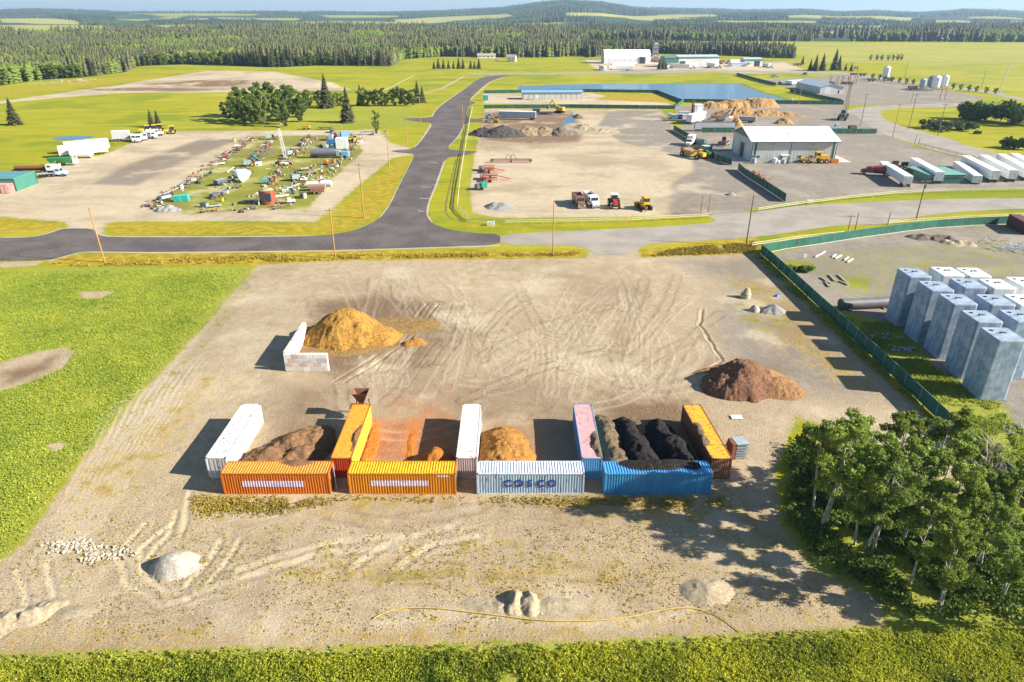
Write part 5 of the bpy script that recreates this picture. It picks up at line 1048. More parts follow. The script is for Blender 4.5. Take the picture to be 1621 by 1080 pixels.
S1 = spruce('spruce_tree', 17, 401, 1.5, 'tall dark spruce rising from the hedge right of the clump', None, V(517, 171), .29); S1.scale = (1.15, 1.15, 1.1)
S2 = spruce('spruce_tree', 16, 402, 1.2, 'broad spruce standing in front of the hedge on the mown grass', None, V(551, 194), .33); S2.scale = (1, 1, 1.08)
for px, py, h_, lb in [(24, 198, 14, 'lone spruce on the left meadow near the frame edge'), (241, 202, 8.5, 'left of two small spruces above the white trucks'), (251, 201, 8, 'right of two small spruces above the white trucks'), (571, 167, 12, 'slim spruce over the middle of the hedge'), (661, 163, 13, 'left and taller of the twin spruces by the road'), (669, 162.5, 10, 'right and shorter of the twin spruces by the road')]:
    dup(S1 if px != 24 else S2, V(px, py), px, lb, None, h_ / 17)
for i, px in enumerate((687, 694, 702, 710, 718, 726, 733, 745, 751, 758)):
    lb = ['first', 'second', 'third', 'fourth', 'fifth', 'sixth', 'seventh', 'first', 'second', 'third'][i] + (' spruce from the left in the young row of seven below the houses' if i < 7 else ' spruce from the left in the young group of three below the houses')
    dup(S1, V(px, 109), px, lb, 'young spruces planted in a row', (7.5 + (i * 3 % 4)) / 17)
SN = 'spruces around the far industrial yard'
for px, py, h_, lb in [(962, 99, 14, 'spruce in front of the left end of the white arched hall'), (987, 99, 16, 'taller spruce in front of the middle of the white arched hall'), (1043, 110, 10, 'spruce left of the trio by the green-trimmed building'), (1049, 110, 8, 'middle spruce of the trio by the green-trimmed building'), (1054, 110, 7, 'right spruce of the trio by the green-trimmed building'),
                       (1282, 112, 11, 'short spruce left of the four by the gravel yard'), (1290, 112.5, 15, 'second spruce of the group by the gravel yard'), (1301, 112, 16, 'third spruce of the group by the gravel yard'), (1320, 111.5, 20, 'tallest spruce by the gravel yard'), (1327, 111.5, 14, 'spruce right of the tallest one by the gravel yard'), (1338, 112, 7, 'small spruce, left of the last pair by the gravel yard'), (1347, 113, 8, 'small spruce, right of the last pair by the gravel yard'), (1270, 102, 9, 'spruce behind the far parked trailer')]: dup(S1, V(px, py), px, lb, SN, h_ / 17)
for i, px in enumerate((1381, 1392, 1400, 1411, 1423, 1434, 1445, 1462, 1508, 1520, 1533, 1545, 1560, 1575)):
    dup(Lq, V(px, 127 + (px - 1380) * .115 - (2 if px < 1400 else 0)), px, ORD[i] + ' low roadside bush from the left along the highway beyond the gravel yard', 'roadside bushes', .32)
for i, px in enumerate((1378, 1387, 1396, 1405, 1413, 1421, 1427)): dup(Lp, V(px, 96), px, ORD[i] + ' low bush from the left on the field edge beyond the highway', 'field edge bushes', .5)
# ---------------- the forests ----------------
FM = leafmat('forest_needles', (.018, .036, .014), (.095, .105, .035), (.125, .105, .045), .08); FD = leafmat('forest_leaves', (.07, .11, .018), (.17, .21, .035), (.12, .16, .025), .15)
def forest_mask(x, y):
    f = gz(x, y, GA['forest']); return f
def jitter(y0, y1, sp_, r, wmax=.9):
    out = []; y = y0
    while y < y1:
        s = sp_(y); X = wmax * y + 60; n = int(2 * X / s); xs_ = np.linspace(-X, X, n) + r.uniform(-.5, .5, n) * s; out.append(np.stack([xs_, y + r.uniform(-.5, .5, n) * s, np.full(n, s)], 1)); y += s * .9
    return np.concatenate(out)
r = np.random.default_rng(5)
def hides_field(t):
    '''marks trees that would cover a far field in the camera view, for removal'''
    z = hills(t[:, 0], t[:, 1]); out = np.zeros(len(t), bool)
    for hh in (2, 8, 14):
        dz = z + hh - CAM_H; k = t[:, 1] * CP - dz * SP; px = 810.5 + FPX * t[:, 0] / k; py = 540 - FPX * (t[:, 1] * SP + dz * CP) / k
        for f in FIELDS: out |= inside(px, py, f)
    return out
tp = jitter(520, 2300, lambda y: 6.0 + max(0, y - 900) * .006, r); fm_ = forest_mask(tp[:, 0], tp[:, 1]); tp = tp[fm_ > .5]
tp = tp[~hides_field(tp)]; dist = np.hypot(tp[:, 0], tp[:, 1])  # drops trees that overlap the far field polygons as seen from the camera
vis = np.abs(tp[:, 0]) < .80 * tp[:, 1] + 25; edge = forest_mask(tp[:, 0], tp[:, 1] - 16) < .5
cand = np.nonzero(vis & edge & (tp[:, 1] < 900) & (np.abs(tp[:, 0]) < .77 * tp[:, 1]))[0]; cand = cand[np.argsort(dist[cand])]
isdec = (fbm(tp[:, 0], tp[:, 1], 70, 77) > .50) | (r.random(len(tp)) < .15)
ci = [i for i in cand if not isdec[i]][:270]; di = [i for i in cand if isdec[i]][:200]
FSa = spruce('spruce_tree', 17, 501, .8, None, None, (0, 0, 0), .16); FSb = spruce('spruce_tree', 17, 502, .8, None, None, (0, 0, 0), .19)
FLa = leaf_tree('broadleaf_tree', 12, 3.4, 503, 700, .75, FD, BRK2, 1, .12)
for k, lst in enumerate((ci, di)):
    for n_, i in enumerate(lst):
        src = (FSa if n_ % 2 else FSb) if k == 0 else FLa; h_ = float(r.uniform(13, 20)) / 17 if k == 0 else float(r.uniform(6, 12)) / 12
        if n_ < (2 if k == 0 else 1): c = src; c.location = (tp[i, 0], tp[i, 1], 0); c.scale = (h_,) * 3
        else: c = dup(src, (float(tp[i, 0]), float(tp[i, 1]), 0), float(r.uniform(0, 6)), None, None, h_)
        if k == 0: tag(c, 'dark spruce in the front rows of the forest edge beyond the meadow', 'spruce tree', 'spruces along the forest edge')
        else: tag(c, 'rounded light green tree in the front rows of the forest edge', 'broadleaf tree', 'broadleaf trees along the forest edge')
rest = np.ones(len(tp), bool); rest[ci] = False; rest[di] = False
def tree_mass(name, label, pts, decid, hmin, hmax, seed, mats, tiers=4):
    r = np.random.default_rng(seed); n = len(pts); x, y, s = pts[:, 0], pts[:, 1], pts[:, 2]; z = gz(x, y) if y.max() < 2400 else hills(x, y)
    hh = r.uniform(hmin, hmax, n) * (.68 + .72 * fbm(x, y, 90, seed + 5, 3)) * np.clip(s / 7, 1, 1.55) * np.where(decid, .72, 1); V_ = []; F_ = []; rn = []; mi = []
    k = 6; off = 0; tr = r.uniform(0, 1, n)
    for t in range(tiers):
        u0 = t / tiers; u1 = min(1, u0 + 1.5 / tiers)
        rad = np.where(decid, .30 * hh * math.sin(math.pi * (.25 + .6 * u0)), .17 * hh * (1 - u0) ** .8 + .25) * np.clip(s / 7, 1, 1.5) * r.uniform(.85, 1.15, n)
        base = np.zeros((n, k + 1, 3)); a0 = r.uniform(0, 6.3, n)
        for j in range(k):
            a = a0 + j * 2 * math.pi / k; rr_ = rad * r.uniform(.6, 1.25, n)
            base[:, j, 0] = x + rr_ * np.cos(a); base[:, j, 1] = y + rr_ * np.sin(a); base[:, j, 2] = z + hh * (.06 + .94 * u0) - rr_ * .35 * r.uniform(.2, 1.2, n)
        tipz = hh * (.06 + .94 * u1); base[:, k, 0] = x + np.where(decid, r.uniform(-.4, .4, n), 0); base[:, k, 1] = y; base[:, k, 2] = z + tipz
        V_.append(base.reshape(-1, 3)); idx = off + np.arange(n)[:, None] * (k + 1)
        f = np.stack([np.stack([idx[:, 0] + j, idx[:, 0] + (j + 1) % k, idx[:, 0] + k], 1) for j in range(k)], 1).reshape(-1, 3); F_.append(f)
        rn.append(np.clip(np.repeat(tr, k) * .6 + r.uniform(0, .5, n * k), 0, 1)); mi.append(np.repeat(decid.astype(int), k)); off += n * (k + 1)
    me = np_mesh(name, np.concatenate(V_), np.concatenate(F_), mats, np.concatenate(mi), attrs={'rnd': ('FACE', np.concatenate(rn))}, tri=True)
    return tag(link(bpy.data.objects.new(name, me)), label, 'forest', kind='stuff')
a = tp[rest & vis]; b_ = isdec[rest & vis]; r_ = a[:, 0] > .09 * a[:, 1]
tree_mass('forest', 'dark spruce forest mass stretching behind the left meadow', a[~r_], b_[~r_], 13, 20, 61, [FM, FD], 5)
tree_mass('forest', 'forest belts behind the far industrial yard and pale fields', a[r_], b_[r_], 12, 18, 62, [FM, FD], 5)
tp2 = jitter(1750, 8000, lambda y: 12 + max(0, y - 2300) * .0045, r, .85); f2 = forest_mask(tp2[:, 0], tp2[:, 1]); cl2 = fbm(tp2[:, 0], tp2[:, 1], 420, 91); tp2 = tp2[(f2 > .5) & (cl2 > .38)]; tp2 = tp2[~hides_field(tp2)]
print('far trees', len(tp2), 'near mass', len(a))
tree_mass('hill_forest', 'woods covering the hazy hills up to the skyline', tp2, fbm(tp2[:, 0], tp2[:, 1], 260, 3) > .47, 11, 16, 63, [leafmat('hill_needles', (.015, .032, .018), (.05, .07, .035), (.06, .07, .035), .05), leafmat('hill_leaves', (.04, .07, .025), (.09, .13, .04), (.06, .10, .03), .1)], 2)
# ---------------- buildings ----------------
def ribm(c, pitch=1.1, ax='x', var=.06, rough=.45):
    """ribbed sheet metal"""
    m, N, L, b = newmat('sheet_metal'); g = nd(N, 'ShaderNodeTexCoord').outputs['Object']; wv = nd(N, 'ShaderNodeTexWave', wave_type='BANDS', bands_direction=ax.upper()); wv.inputs['Scale'].default_value = .314 / pitch; L.new(g, wv.inputs[0])
    n_ = noise(N, L, g, .3, 5); cc_ = mix(N, L, rampv(N, L, n_, .35, .7), c, tuple(x * (1 - var * 2) for x in c)); cc_ = mix(N, L, math_(N, L, 'MULTIPLY', rampv(N, L, wv.outputs[1], .75, 1), .25), cc_, tuple(x * .7 for x in c))
    L.new(cc_, b.inputs[0]); b.inputs['Roughness'].default_value = rough; bumpn(N, L, b, wv.outputs[1], .04, .5); return m
def window(p, x, y, z, w_=1.4, h_=1.0, face='y-', frame=None):
    frame = frame or pm((.75, .75, .73), .5); s = {'y-': (w_, .08, h_), 'x-': (.08, w_, h_), 'y+': (w_, .08, h_)}[face]
    f = part(p, 'window', frame, ('b', x, y, z, s[0] + .16, s[1] if s[0] != .08 else s[1] + .16, s[2] + .16) if face != 'x-' else ('b', x, y, z, .08, w_ + .16, h_ + .16))
    d = {'y-': (0, -.045), 'x-': (-.045, 0), 'y+': (0, .045)}[face]
    for k in (-.26, .26):
        part(f, 'pane', GLASS, ('b', x + (k * w_ if face != 'x-' else 0) + d[0], y + (k * w_ if face == 'x-' else 0) + d[1], z, w_ * .44 if face != 'x-' else .02, .02 if face != 'x-' else w_ * .44, h_))
def gable(name, label, cat, x, y, rz, L, W, h, ridge, wm_, rm_, over=.5, trim=None, off=0.0):
    """origin = near-left corner; x along length, y along depth"""
    t = empty(name, (x, y, 0), rz, label, cat); rd = W / 2 + off
    part(t, 'wall', wm_, ('px', [(0, 0), (W, 0), (W, h), (rd, ridge - .1), (0, h)], 0, L))
    sl = MB(); s1 = (ridge - h) / rd; s2 = (ridge - h) / (W - rd); th = .14
    sl.profx([(-over, h - over * s1 + .03), (rd, ridge + .03), (rd, ridge + th), (-over, h - over * s1 + th)], -over, L + over)
    sl.build('roof', rm_, t); part(t, 'roof', rm_, ('px', [(rd + .001, ridge + .03), (W + over, h - over * s2 + .03), (W + over, h - over * s2 + th), (rd + .001, ridge + th)], -over, L + over))
    if trim: part(t, 'eave_trim', trim, ('b', L / 2, -over - .03, h - over * s1 + .02, L + 2 * over, .1, .28))
    return t
WALLG = ribm((.50, .50, .46)); WROOF = ribm((.82, .83, .84), 1.2); GTR = pm((.025, .09, .07), .5); WWH = ribm((.72, .72, .69))
x, y = at(1188, 256.7)
s = gable('workshop', 'large grey machine shop with a bright white metal roof and green trim', 'workshop', x, y, R(.6), 31, 23.5, 7.6, 10.9, WALLG, WROOF, 1.0, GTR)
for xx in (1.2, 30): part(s, 'corner_trim', GTR, ('b', xx, -.02, 3.8, .75, .08, 7.5))
for xx in (0, 31): part(s, 'corner_trim', GTR, ('b', xx, .04, 3.75, .2, .12, 7.5))
part(s, 'downpipe', GTR, ('b', 14.2, -.06, 3.8, .12, .12, 7.5)); part(s, 'gable_trim', pm((.10, .17, .13), .6, .1), ('px', [(.15, 7.6), (23.3, 7.6), (11.75, 10.75)], -.06, .02))
for xx, zz in ((2.6, 2.0), (18, 2.0), (22.3, 2.0), (1.0, 2.0)): window(s, xx, -.03, zz, 1.2, .9)
for xx in (7.5, 22): part(s, 'wall_lamp', DARK, ('b', xx, -.15, 6.5, .3, .3, .3))
dr = part(s, 'overhead_door', pm((.02, .03, .04), .5), ('b', -.02, 11, 2.75, .12, 5.0, 5.5)); part(dr, 'door_frame', WWH, ('b', -.05, 8.2, 2.8, .2, .5, 5.8), ('b', -.05, 13.8, 2.8, .2, .5, 5.8), ('b', -.05, 11, 5.75, .2, 6, .4))
part(s, 'overhead_door', pm((.62, .64, .62), .5), ('b', -.04, 4.5, 2.6, .12, 5.0, 5.2)); part(s, 'overhead_door', pm((.62, .64, .62), .5), ('b', -.04, 18.5, 2.6, .12, 5.0, 5.2))
part(s, 'side_door', pm((.7, .7, .68), .5), ('b', 12.1, -.03, 1.05, 1.0, .08, 2.1)); part(s, 'awning', pm((.75, .75, .72), .5), ('b', 12.3, -.7, 2.6, 3.0, 1.4, .1)); window(s, 11, -.03, 1.4, .8, .9); part(s, 'vent', DARK, ('b', 14.4, 5, 9.2, .3, .3, .6))
struct(part(None, 'concrete_apron', pm((.52, .47, .40), .9), ('b', 0, 0, .03, 6, 15, .06))).location = (x + 34.2, y + 7, 0)
struct(part(None, 'concrete_apron', pm((.40, .38, .36), .9), ('b', 0, 0, .03, 10, 20, .06))).location = (x - 5.3, y + 11, 0)
BRF = ribm((.22, .42, .62)); x, y = at(827, 158)
s = gable('storage_shed', 'long low shed with a pale blue roof and roll-up doors by the pond', 'storage shed', x, y, R(2.2), 38.3, 9, 4.5, 5.3, ribm((.50, .48, .42)), BRF, .5, BRF)
for k in range(11):
    xx = 2.2 + k * 3.4; d_ = part(s, 'roll_up_door', pm((.60, .58, .52), .5), ('b', xx, -.03, 1.7, 2.7, .08, 3.3)); part(d_, 'handle', DARK, ('b', xx, -.09, .7, .3, .04, .08))
for xx in (12.7, 25.2): part(s, 'divider', pm((.30, .30, .28), .5), ('b', xx, -.05, 2.2, .22, .1, 4.4))
part(s, 'office_window', pm((.75, .75, .7), .4), ('b', 9.3, -.08, 1.9, 2.4, .1, 2.2)); part(s, 'steps', pm((.25, .3, .34), .7), ('b', 5.0, -.7, .25, 4, 1.2, .5))
x, y = at(1297.4, 148.6)
s = gable('gable_shed', 'grey-blue gable shed beside the gravel yard behind the pond', 'shed', x, y, R(-7), 17.3, 42, 4.4, 6.4, ribm((.50, .53, .54)), ribm((.50, .58, .66)), .5)
s.rotation_euler.z = R(2); 
for ch in list(s.children): bpy.data.objects.remove(ch)
part(s, 'wall', ribm((.52, .55, .56)), ('p', [(0, 0), (16.5, 0), (16.5, 3.9), (7.5, 6.3), (0, 4.3)], 0, 40)); RFB = ribm((.42, .50, .58), ax='y')
part(s, 'roof', RFB, ('p', [(-.6, 4.2), (7.5, 6.35), (7.5, 6.5), (-.6, 4.35)], -.6, 40.6)); part(s, 'roof', RFB, ('p', [(7.5, 6.35), (17.1, 3.78), (17.1, 3.93), (7.5, 6.5)], -.6, 40.6)); part(s, 'side_door', GLASS, ('b', 13, -.02, 1.1, 1, .06, 2.2)); part(s, 'overhead_door', pm((.6, .62, .62), .5), ('b', 5, -.02, 1.7, 4, .06, 3.4))
# white arched hall
x, y = at(956, 101); s = empty('arched_hall', (x, y, 0), 0, 'big white fabric arched hall in front of the forest', 'hall'); pr = [(24 / 2 - 12 * math.cos(math.pi * k / 12), 14 * math.sin(math.pi * k / 12) ** .75) for k in range(13)]
part(s, 'cover', ribm((.80, .80, .78), 4, rough=.7), ('px', pr, 0, 51)); part(s, 'end_wall', pm((.45, .45, .42), .7), ('px', [(a, b_ * .985) for a, b_ in pr], -.2, .0)); dd_ = part(s, 'overhead_door', pm((.04, .06, .07), .5), ('b', 42, .6, 3.4, 6, 1.8, 6.8))
for k in range(1, 9): part(s, 'rib', pm((.66, .66, .64), .6), ('px', [(a + (a - 12) * .006, b_ * 1.006) for a, b_ in pr], k * 5.7, k * 5.7 + .25))
x, y = at(1040, 99); s = empty('sawmill_tower', (x - 4, y + 2, 0), 0, 'dark framed tower with a pointed top beside the white arched hall', 'tower')
part(s, 'lower_hall', pm((.16, .10, .10), .6), ('px', [(8 - 8 * math.cos(math.pi * k / 8), 7.5 * math.sin(math.pi * k / 8)) for k in range(9)], -3, 7)); part(s, 'front_arch', pm((.5, .45, .42), .7), ('p', [(-4, 0), (-3.7, 4), (-1.5, 6.6), (2, 7.8), (5.5, 6.6), (7.7, 4), (8, 0), (7, 0), (6.7, 3.6), (5, 5.8), (2, 6.8), (-1, 5.8), (-2.7, 3.6), (-3, 0)], -1, -.5))
TW = pm((.20, .20, .24), .6, .3); part(s, 'tower_box', TW, ('b', 2.5, 5, 9, 6, 6, 12)); part(s, 'upper_deck', pm((.33, .30, .30), .6), ('b', 2.5, 5, 15.4, 7, 7, .6)); part(s, 'cabin', TW, ('b', 2.5, 5, 17.3, 5, 5, 3.2)); part(s, 'cap', pm((.45, .45, .45), .5), ('b', 2.5, 5, 19.6, 4.4, 4.4, 1.4, 0, .3, .3)); part(s, 'mast', DARK, ('c', 2.5, 5, 20, 2.5, 5, 26, .25, .1))
window(s, 2.5, 1.97, 9, 3, 2); window(s, 2.5, 1.97, 13, 3, 1.6)
# green trimmed mill building
x, y = at(1053, 106.5); s = empty('mill_building', (x, y, 0), R(8), 'long white mill building with green eaves and a green-clad office end', 'industrial building'); GRF = ribm((.09, .24, .21)); GCL = ribm((.05, .16, .13))
part(s, 'wall', WWH, ('b', 36, 10, 4.6, 44, 18, 9.2)); part(s, 'roof', pm((.45, .52, .52), .5), ('px', [(.2, 9.2), (19.8, 9.2), (10, 11.2)], 13.5, 58.6)); part(s, 'eave_trim', GRF, ('b', 36, .75, 8.9, 44.4, .4, 1.5))
part(s, 'office_wing', GCL, ('b', 7, 9, 4.3, 14.4, 16, 8.6)); part(s, 'office_front', WWH, ('b', 6.5, .75, 2.1, 12, .6, 4.0)); part(s, 'wing_roof', GRF, ('px', [(.5, 8.6), (17.5, 8.6), (9, 11)], -.4, 13.8)); part(s, 'awning', GRF, ('b', 6.5, .2, 4.3, 13, 1.6, .4))
for k in range(3): window(s, 2.2 + k * 4, .42, 2.4, 2, 1.4); window(s, 2.2 + k * 4, .95, 6.3, 2, 1.2)
d_ = part(s, 'overhead_door', pm((.05, .07, .09), .5), ('b', 18.5, .92, 2.8, 6, .2, 5.6)); part(s, 'faded_lettering', pm((.75, .50, .48), .6), ('b', 34, .96, 6.4, 9, .1, .8))
for k in range(4): part(s, 'roof_vent', STEEL, ('c', 18 + k * 11, 10, 11, 18 + k * 11, 10, 12, .5))
part(s, 'downpipe', pm((.3, .3, .3), .5), ('b', 49, .95, 4.5, .25, .12, 9))
x, y = at(1178, 105.5); s = empty('small_shop', (x, y, 0), R(6), 'small shop with green trim and a dark doorway near the highway', 'shop'); part(s, 'wall', WWH, ('b', 10, 8, 3.4, 19, 14, 6.8)); part(s, 'roof', pm((.42, .46, .44), .6), ('px', [(.4, 6.8), (15.6, 6.8), (8, 8.4)], .1, 19.9)); part(s, 'eave_trim', GRF, ('b', 10, .8, 6.2, 19.6, .3, 1.6)); part(s, 'overhead_door', pm((.03, .05, .06), .5), ('b', 14, .93, 2.6, 6, .2, 5.2)); window(s, 4, .95, 3.2, 2.2, 1.3); part(s, 'porch', GRF, ('b', 4.5, 0, 3.0, 6, 1.6, .3))
x, y = at(1158, 105.5); gable('tent_shed', 'small blue-white gabled tent left of the small green-trimmed shop', 'shed', x, y, R(5), 13, 10, 3.5, 6.2, pm((.42, .50, .62), .6), pm((.70, .74, .80), .5), .4)
x, y = at(756, 92.5); s = gable('farm_house', 'low white farmhouse with a tan roof in front of the forest', 'house', x, y, R(4), 22, 9, 3.2, 5.2, pm((.74, .73, .70), .6), pm((.36, .30, .24), .8), .6)
for k in range(4): window(s, 3 + k * 5, -.03, 1.8, 1.4, 1.0)
part(s, 'door', pm((.2, .12, .08), .6), ('b', 13, -.04, 1.05, 1, .08, 2.1)); part(s, 'chimney', pm((.3, .2, .15), .8), ('b', 8, 4.5, 5.6, .8, .8, 1.2))
x, y = at(802, 98); s = gable('cottage', 'small two-storey white house with a brown roof right of the farmhouse', 'house', x, y, R(-10), 10, 9, 5.0, 7.6, pm((.76, .76, .74), .6), pm((.30, .26, .22), .8), .6); window(s, 2.5, -.03, 3.6); window(s, 7, -.03, 3.6); window(s, 7, -.03, 1.4); part(s, 'door', DARK, ('b', 3, -.04, 1.05, 1, .08, 2.1))
x, y = at(786, 97); o = part(None, 'garden_shed', pm((.35, .33, .30), .8), ('b', 0, 0, 1.2, 4, 3, 2.4), ('px', [(-1.7, 2.4), (1.7, 2.4), (0, 3.3)], -2.2, 2.2)); o.location = (x, y, 0); tag(o, 'tiny grey shed between the two white houses', 'shed')
# silos
def silo(px, py, r_, h_, m, lb, cone=True):
    x, y = at(px, py); t = empty('grain_silo', (x, y, 0), 0, lb, 'silo', 'grain silos beside the gravel yard'); z0 = 2.6 if cone else .2
    part(t, 'barrel', m, ('c', 0, 0, z0, 0, 0, h_, r_)); part(t, 'roof', m, ('c', 0, 0, h_, 0, 0, h_ + r_ * .55, r_ * 1.02, .3)); part(t, 'lid', STEEL, ('c', 0, 0, h_ + r_ * .5, 0, 0, h_ + r_ * .5 + .4, .4))
    if cone: part(t, 'hopper', m, ('c', 0, 0, .8, 0, 0, z0, .4, r_))
    for k in range(4): a = k * math.pi / 2 + .5; part(t, 'leg', STEEL, ('l', r_ * .95 * math.cos(a), r_ * .95 * math.sin(a), 0, r_ * .95 * math.cos(a), r_ * .95 * math.sin(a), z0 + .2, .2))
    part(t, 'ladder', STEEL, ('l', r_ * .7, -r_ * .75, .5, r_ * .7, -r_ * .75, h_, .3, .08))
SWH = pm((.76, .77, .78), .4, .06); SGR = pm((.42, .48, .54), .4, .15); SDK = pm((.15, .22, .30), .45, .15)
silo(1401, 127, 2.9, 9.6, SWH, 'white silo standing alone near the highway')
silo(1459, 142, 2.3, 6.6, SGR, 'short grey silo, leftmost of the close group'); silo(1472, 141, 2.5, 8.0, SDK, 'dark blue-grey silo second in the close group'); silo(1479, 144, 3.0, 9.0, SWH, 'tall white silo, third in the close group'); silo(1493, 142, 2.5, 8.8, SWH, 'white silo at the right end of the close group')
# tarp shed and red containers at the left frame edge
x0, y0 = at(27, 303); x1, y1 = at(60, 290.5); rz = math.atan2(y1 - y0, x1 - x0); Lg = math.hypot(x1 - x0, y1 - y0)
t = empty('long_green_shed', (x0, y0, 0), rz, 'dark green flat-roofed shed at the left frame edge', 'shed')
part(t, 'wall', ribm((.05, .20, .15)), ('b', Lg / 2, 11, 1.9, Lg, 22, 3.8)); part(t, 'roof', ribm((.10, .28, .27), 2.4, 'y'), ('b', Lg / 2, 11, 3.88, Lg + .3, 22.2, .15)); part(t, 'corner_trim', pm((.04, .12, .1), .6), ('b', .0, -.04, 1.9, .2, .12, 3.8), ('b', Lg, -.04, 1.9, .2, .12, 3.8))
c, s_ = math.cos(rz), math.sin(rz)
for i in range(5):
    yy = 1.6 + i * 2.75; t = empty('shipping_container', (x0 - 1.6 * c - yy * s_, y0 - 1.6 * s_ + yy * c, 0), rz, ['faded red container nearest the green shed corner', 'faded red container second from the green shed corner', 'faded red container third from the green shed corner', 'red container fourth from the green shed corner, cut by the frame', 'red container farthest left against the green shed'][i], 'shipping container', 'faded red containers against the green shed')
    part(t, 'body', pm((.42, .10, .09), .6, .2, c2=(.60, .28, .24)), ('b', 0, 0, 1.3, 3, 2.5, 2.6)); part(t, 'roof', pm((.62, .32, .28), .6), ('b', 0, 0, 2.62, 3.05, 2.54, .06))
    for k in (-.6, .6): dd_ = part(t, 'door', pm((.60, .30, .26), .6, .3), ('b', -1.52, k, 1.3, .06, 1.1, 2.3)); part(dd_, 'lock_rod', pm((.75, .7, .65), .5), ('b', -1.58, k, 1.3, .05, .08, 2.3))
# other big loose things: white storage boxes
# ---------------- vehicles ----------------
W_ = paint(.78, .78, .76); YEL = paint(.70, .42, .02, .15); RDM = paint(.30, .03, .03, .1); GRNP = paint(.03, .22, .05); BLU = paint(.06, .20, .42); BRN = paint(.24, .11, .07, .5); ORG = paint(.70, .18, .02, .1); GRY = paint(.34, .37, .40); TEAL = paint(.03, .32, .30); DGRY = paint(.10, .11, .12)
def trailer(px, py, rz, L, label, body=W_, roof=None, W=2.6, h=2.8, z=1.1, axle='rear', group=None, nm='box_trailer', cat='trailer', reefer=False):
    x, y = at(px, py); t = empty(nm, (x, y, 0), rz, label, cat, group)
    part(t, 'box', body, ('b', 0, 0, z + h / 2, L, W, h)); part(t, 'roof', roof or pm((.8, .8, .79), .5), ('b', 0, 0, z + h + .03, L + .02, W + .02, .06)); part(t, 'chassis', DARK, ('b', 0, 0, z - .15, L * .95, 1.0, .28))
    for sx in (0, 1): wheels(t, [(-L / 2 + 1.2 + sx * 1.3, s * (W / 2 - .25)) for s in (-1, 1)], .5, .4, STEEL)
    for s in (-1, 1): part(t, 'landing_leg', STEEL, ('l', L / 2 - 2.6, s * .8, 0, L / 2 - 2.6, s * .8, z, .14))
    for s in (-1, 1): d_ = part(t, 'rear_door', body, ('b', -L / 2 - .03, s * W / 4, z + h / 2, .06, W / 2 - .08, h - .1)); part(d_, 'lock_rod', STEEL, ('b', -L / 2 - .08, s * W / 4, z + h / 2, .04, .06, h - .1))
    if reefer: part(t, 'cooling_unit', GRY, ('b', L / 2 + .3, 0, z + 1.9, .6, 1.8, 1.6))
    return t
def rot(a, b_): p, q = at(*a), at(*b_); return math.atan2(q[1] - p[1], q[0] - p[0])
def span(a, b_): p, q = at(*a), at(*b_); return math.hypot(q[0] - p[0], q[1] - p[1])
def mid(a, b_): return ((a[0] + b_[0]) / 2, (a[1] + b_[1]) / 2)
def tr2(a, b_, lb, **k):           # a = rear ground point, b = front ground point along the axis
    p, q = at(*a), at(*b_); t = trailer(0, 500, rot(a, b_), span(a, b_), lb, **k); t.location = ((p[0] + q[0]) / 2, (p[1] + q[1]) / 2, 0); return t
tr2((1435, 297), (1404, 277), 'short white box trailer next to the maroon truck', h=2.4)
tr2((1484, 292), (1443, 268), 'long white box trailer standing left of the green lowered one')
tr2((1572, 290), (1524, 264), 'white trailer first in the packed row at the right edge', group='packed trailers'); tr2((1600, 289), (1552, 263), 'white trailer second in the packed row at the right edge', group='packed trailers'); tr2((1625, 287), (1580, 261), 'white trailer third in the packed row at the right edge', group='packed trailers'); tr2((1648, 286), (1600, 260), 'white trailer cut by the right frame edge', group='packed trailers'); tr2((1670, 284), (1622, 258), 'last white trailer half out of frame', group='packed trailers')
x, y = at(1508, 291); t = empty('green_shelter', (x - 8, y, 0), 0, 'green flat-topped shelter between white trailers', 'shelter'); part(t, 'wall', ribm((.03, .12, .09)), ('px', [(0, 0), (10, 0), (10, 2.8), (0, 2.8)], 0, 11.5)); part(t, 'roof', pm((.14, .33, .28), .7), ('b', 5.4, 6, 2.95, 12.5, 13, .14)); part(t, 'cross_rail', GALV, ('b', 5.75, -.1, 2.2, 12, .12, .14))
tr2((1545, 292), (1513, 268), 'white container end beside the green shelter', body=paint(.72, .74, .74), h=2.3, z=.4, W=2.6, nm='white_box', cat='storage box')
def frame_trailer(a, b_, lb, m=DARK, wd=2.4):
    p, q = at(*a), at(*b_); L = span(a, b_); t = empty('flatbed_frame', ((p[0] + q[0]) / 2, (p[1] + q[1]) / 2, 0), rot(a, b_), lb, 'trailer')
    part(t, 'deck', m, ('b', 0, .8, 1.2, L, .18, .3), ('b', 0, -.8, 1.2, L, .18, .3), *[('b', -L / 2 + (k + .5) * L / 7, 0, 1.2, .15, wd, .16) for k in range(7)]); part(t, 'bulkhead', m, ('b', L / 2 - .2, 0, 1.9, .15, wd, 1.3)); wheels(t, [(-L / 2 + 1, s) for s in (-1, 1)] + [(-L / 2 + 2.3, s) for s in (-1, 1)], .5, .35); return t
frame_trailer((1456, 281), (1415, 266), 'dark skeleton trailer behind the short white one'); frame_trailer((1470, 287), (1430, 268), 'second dark skeleton trailer against the long white one')
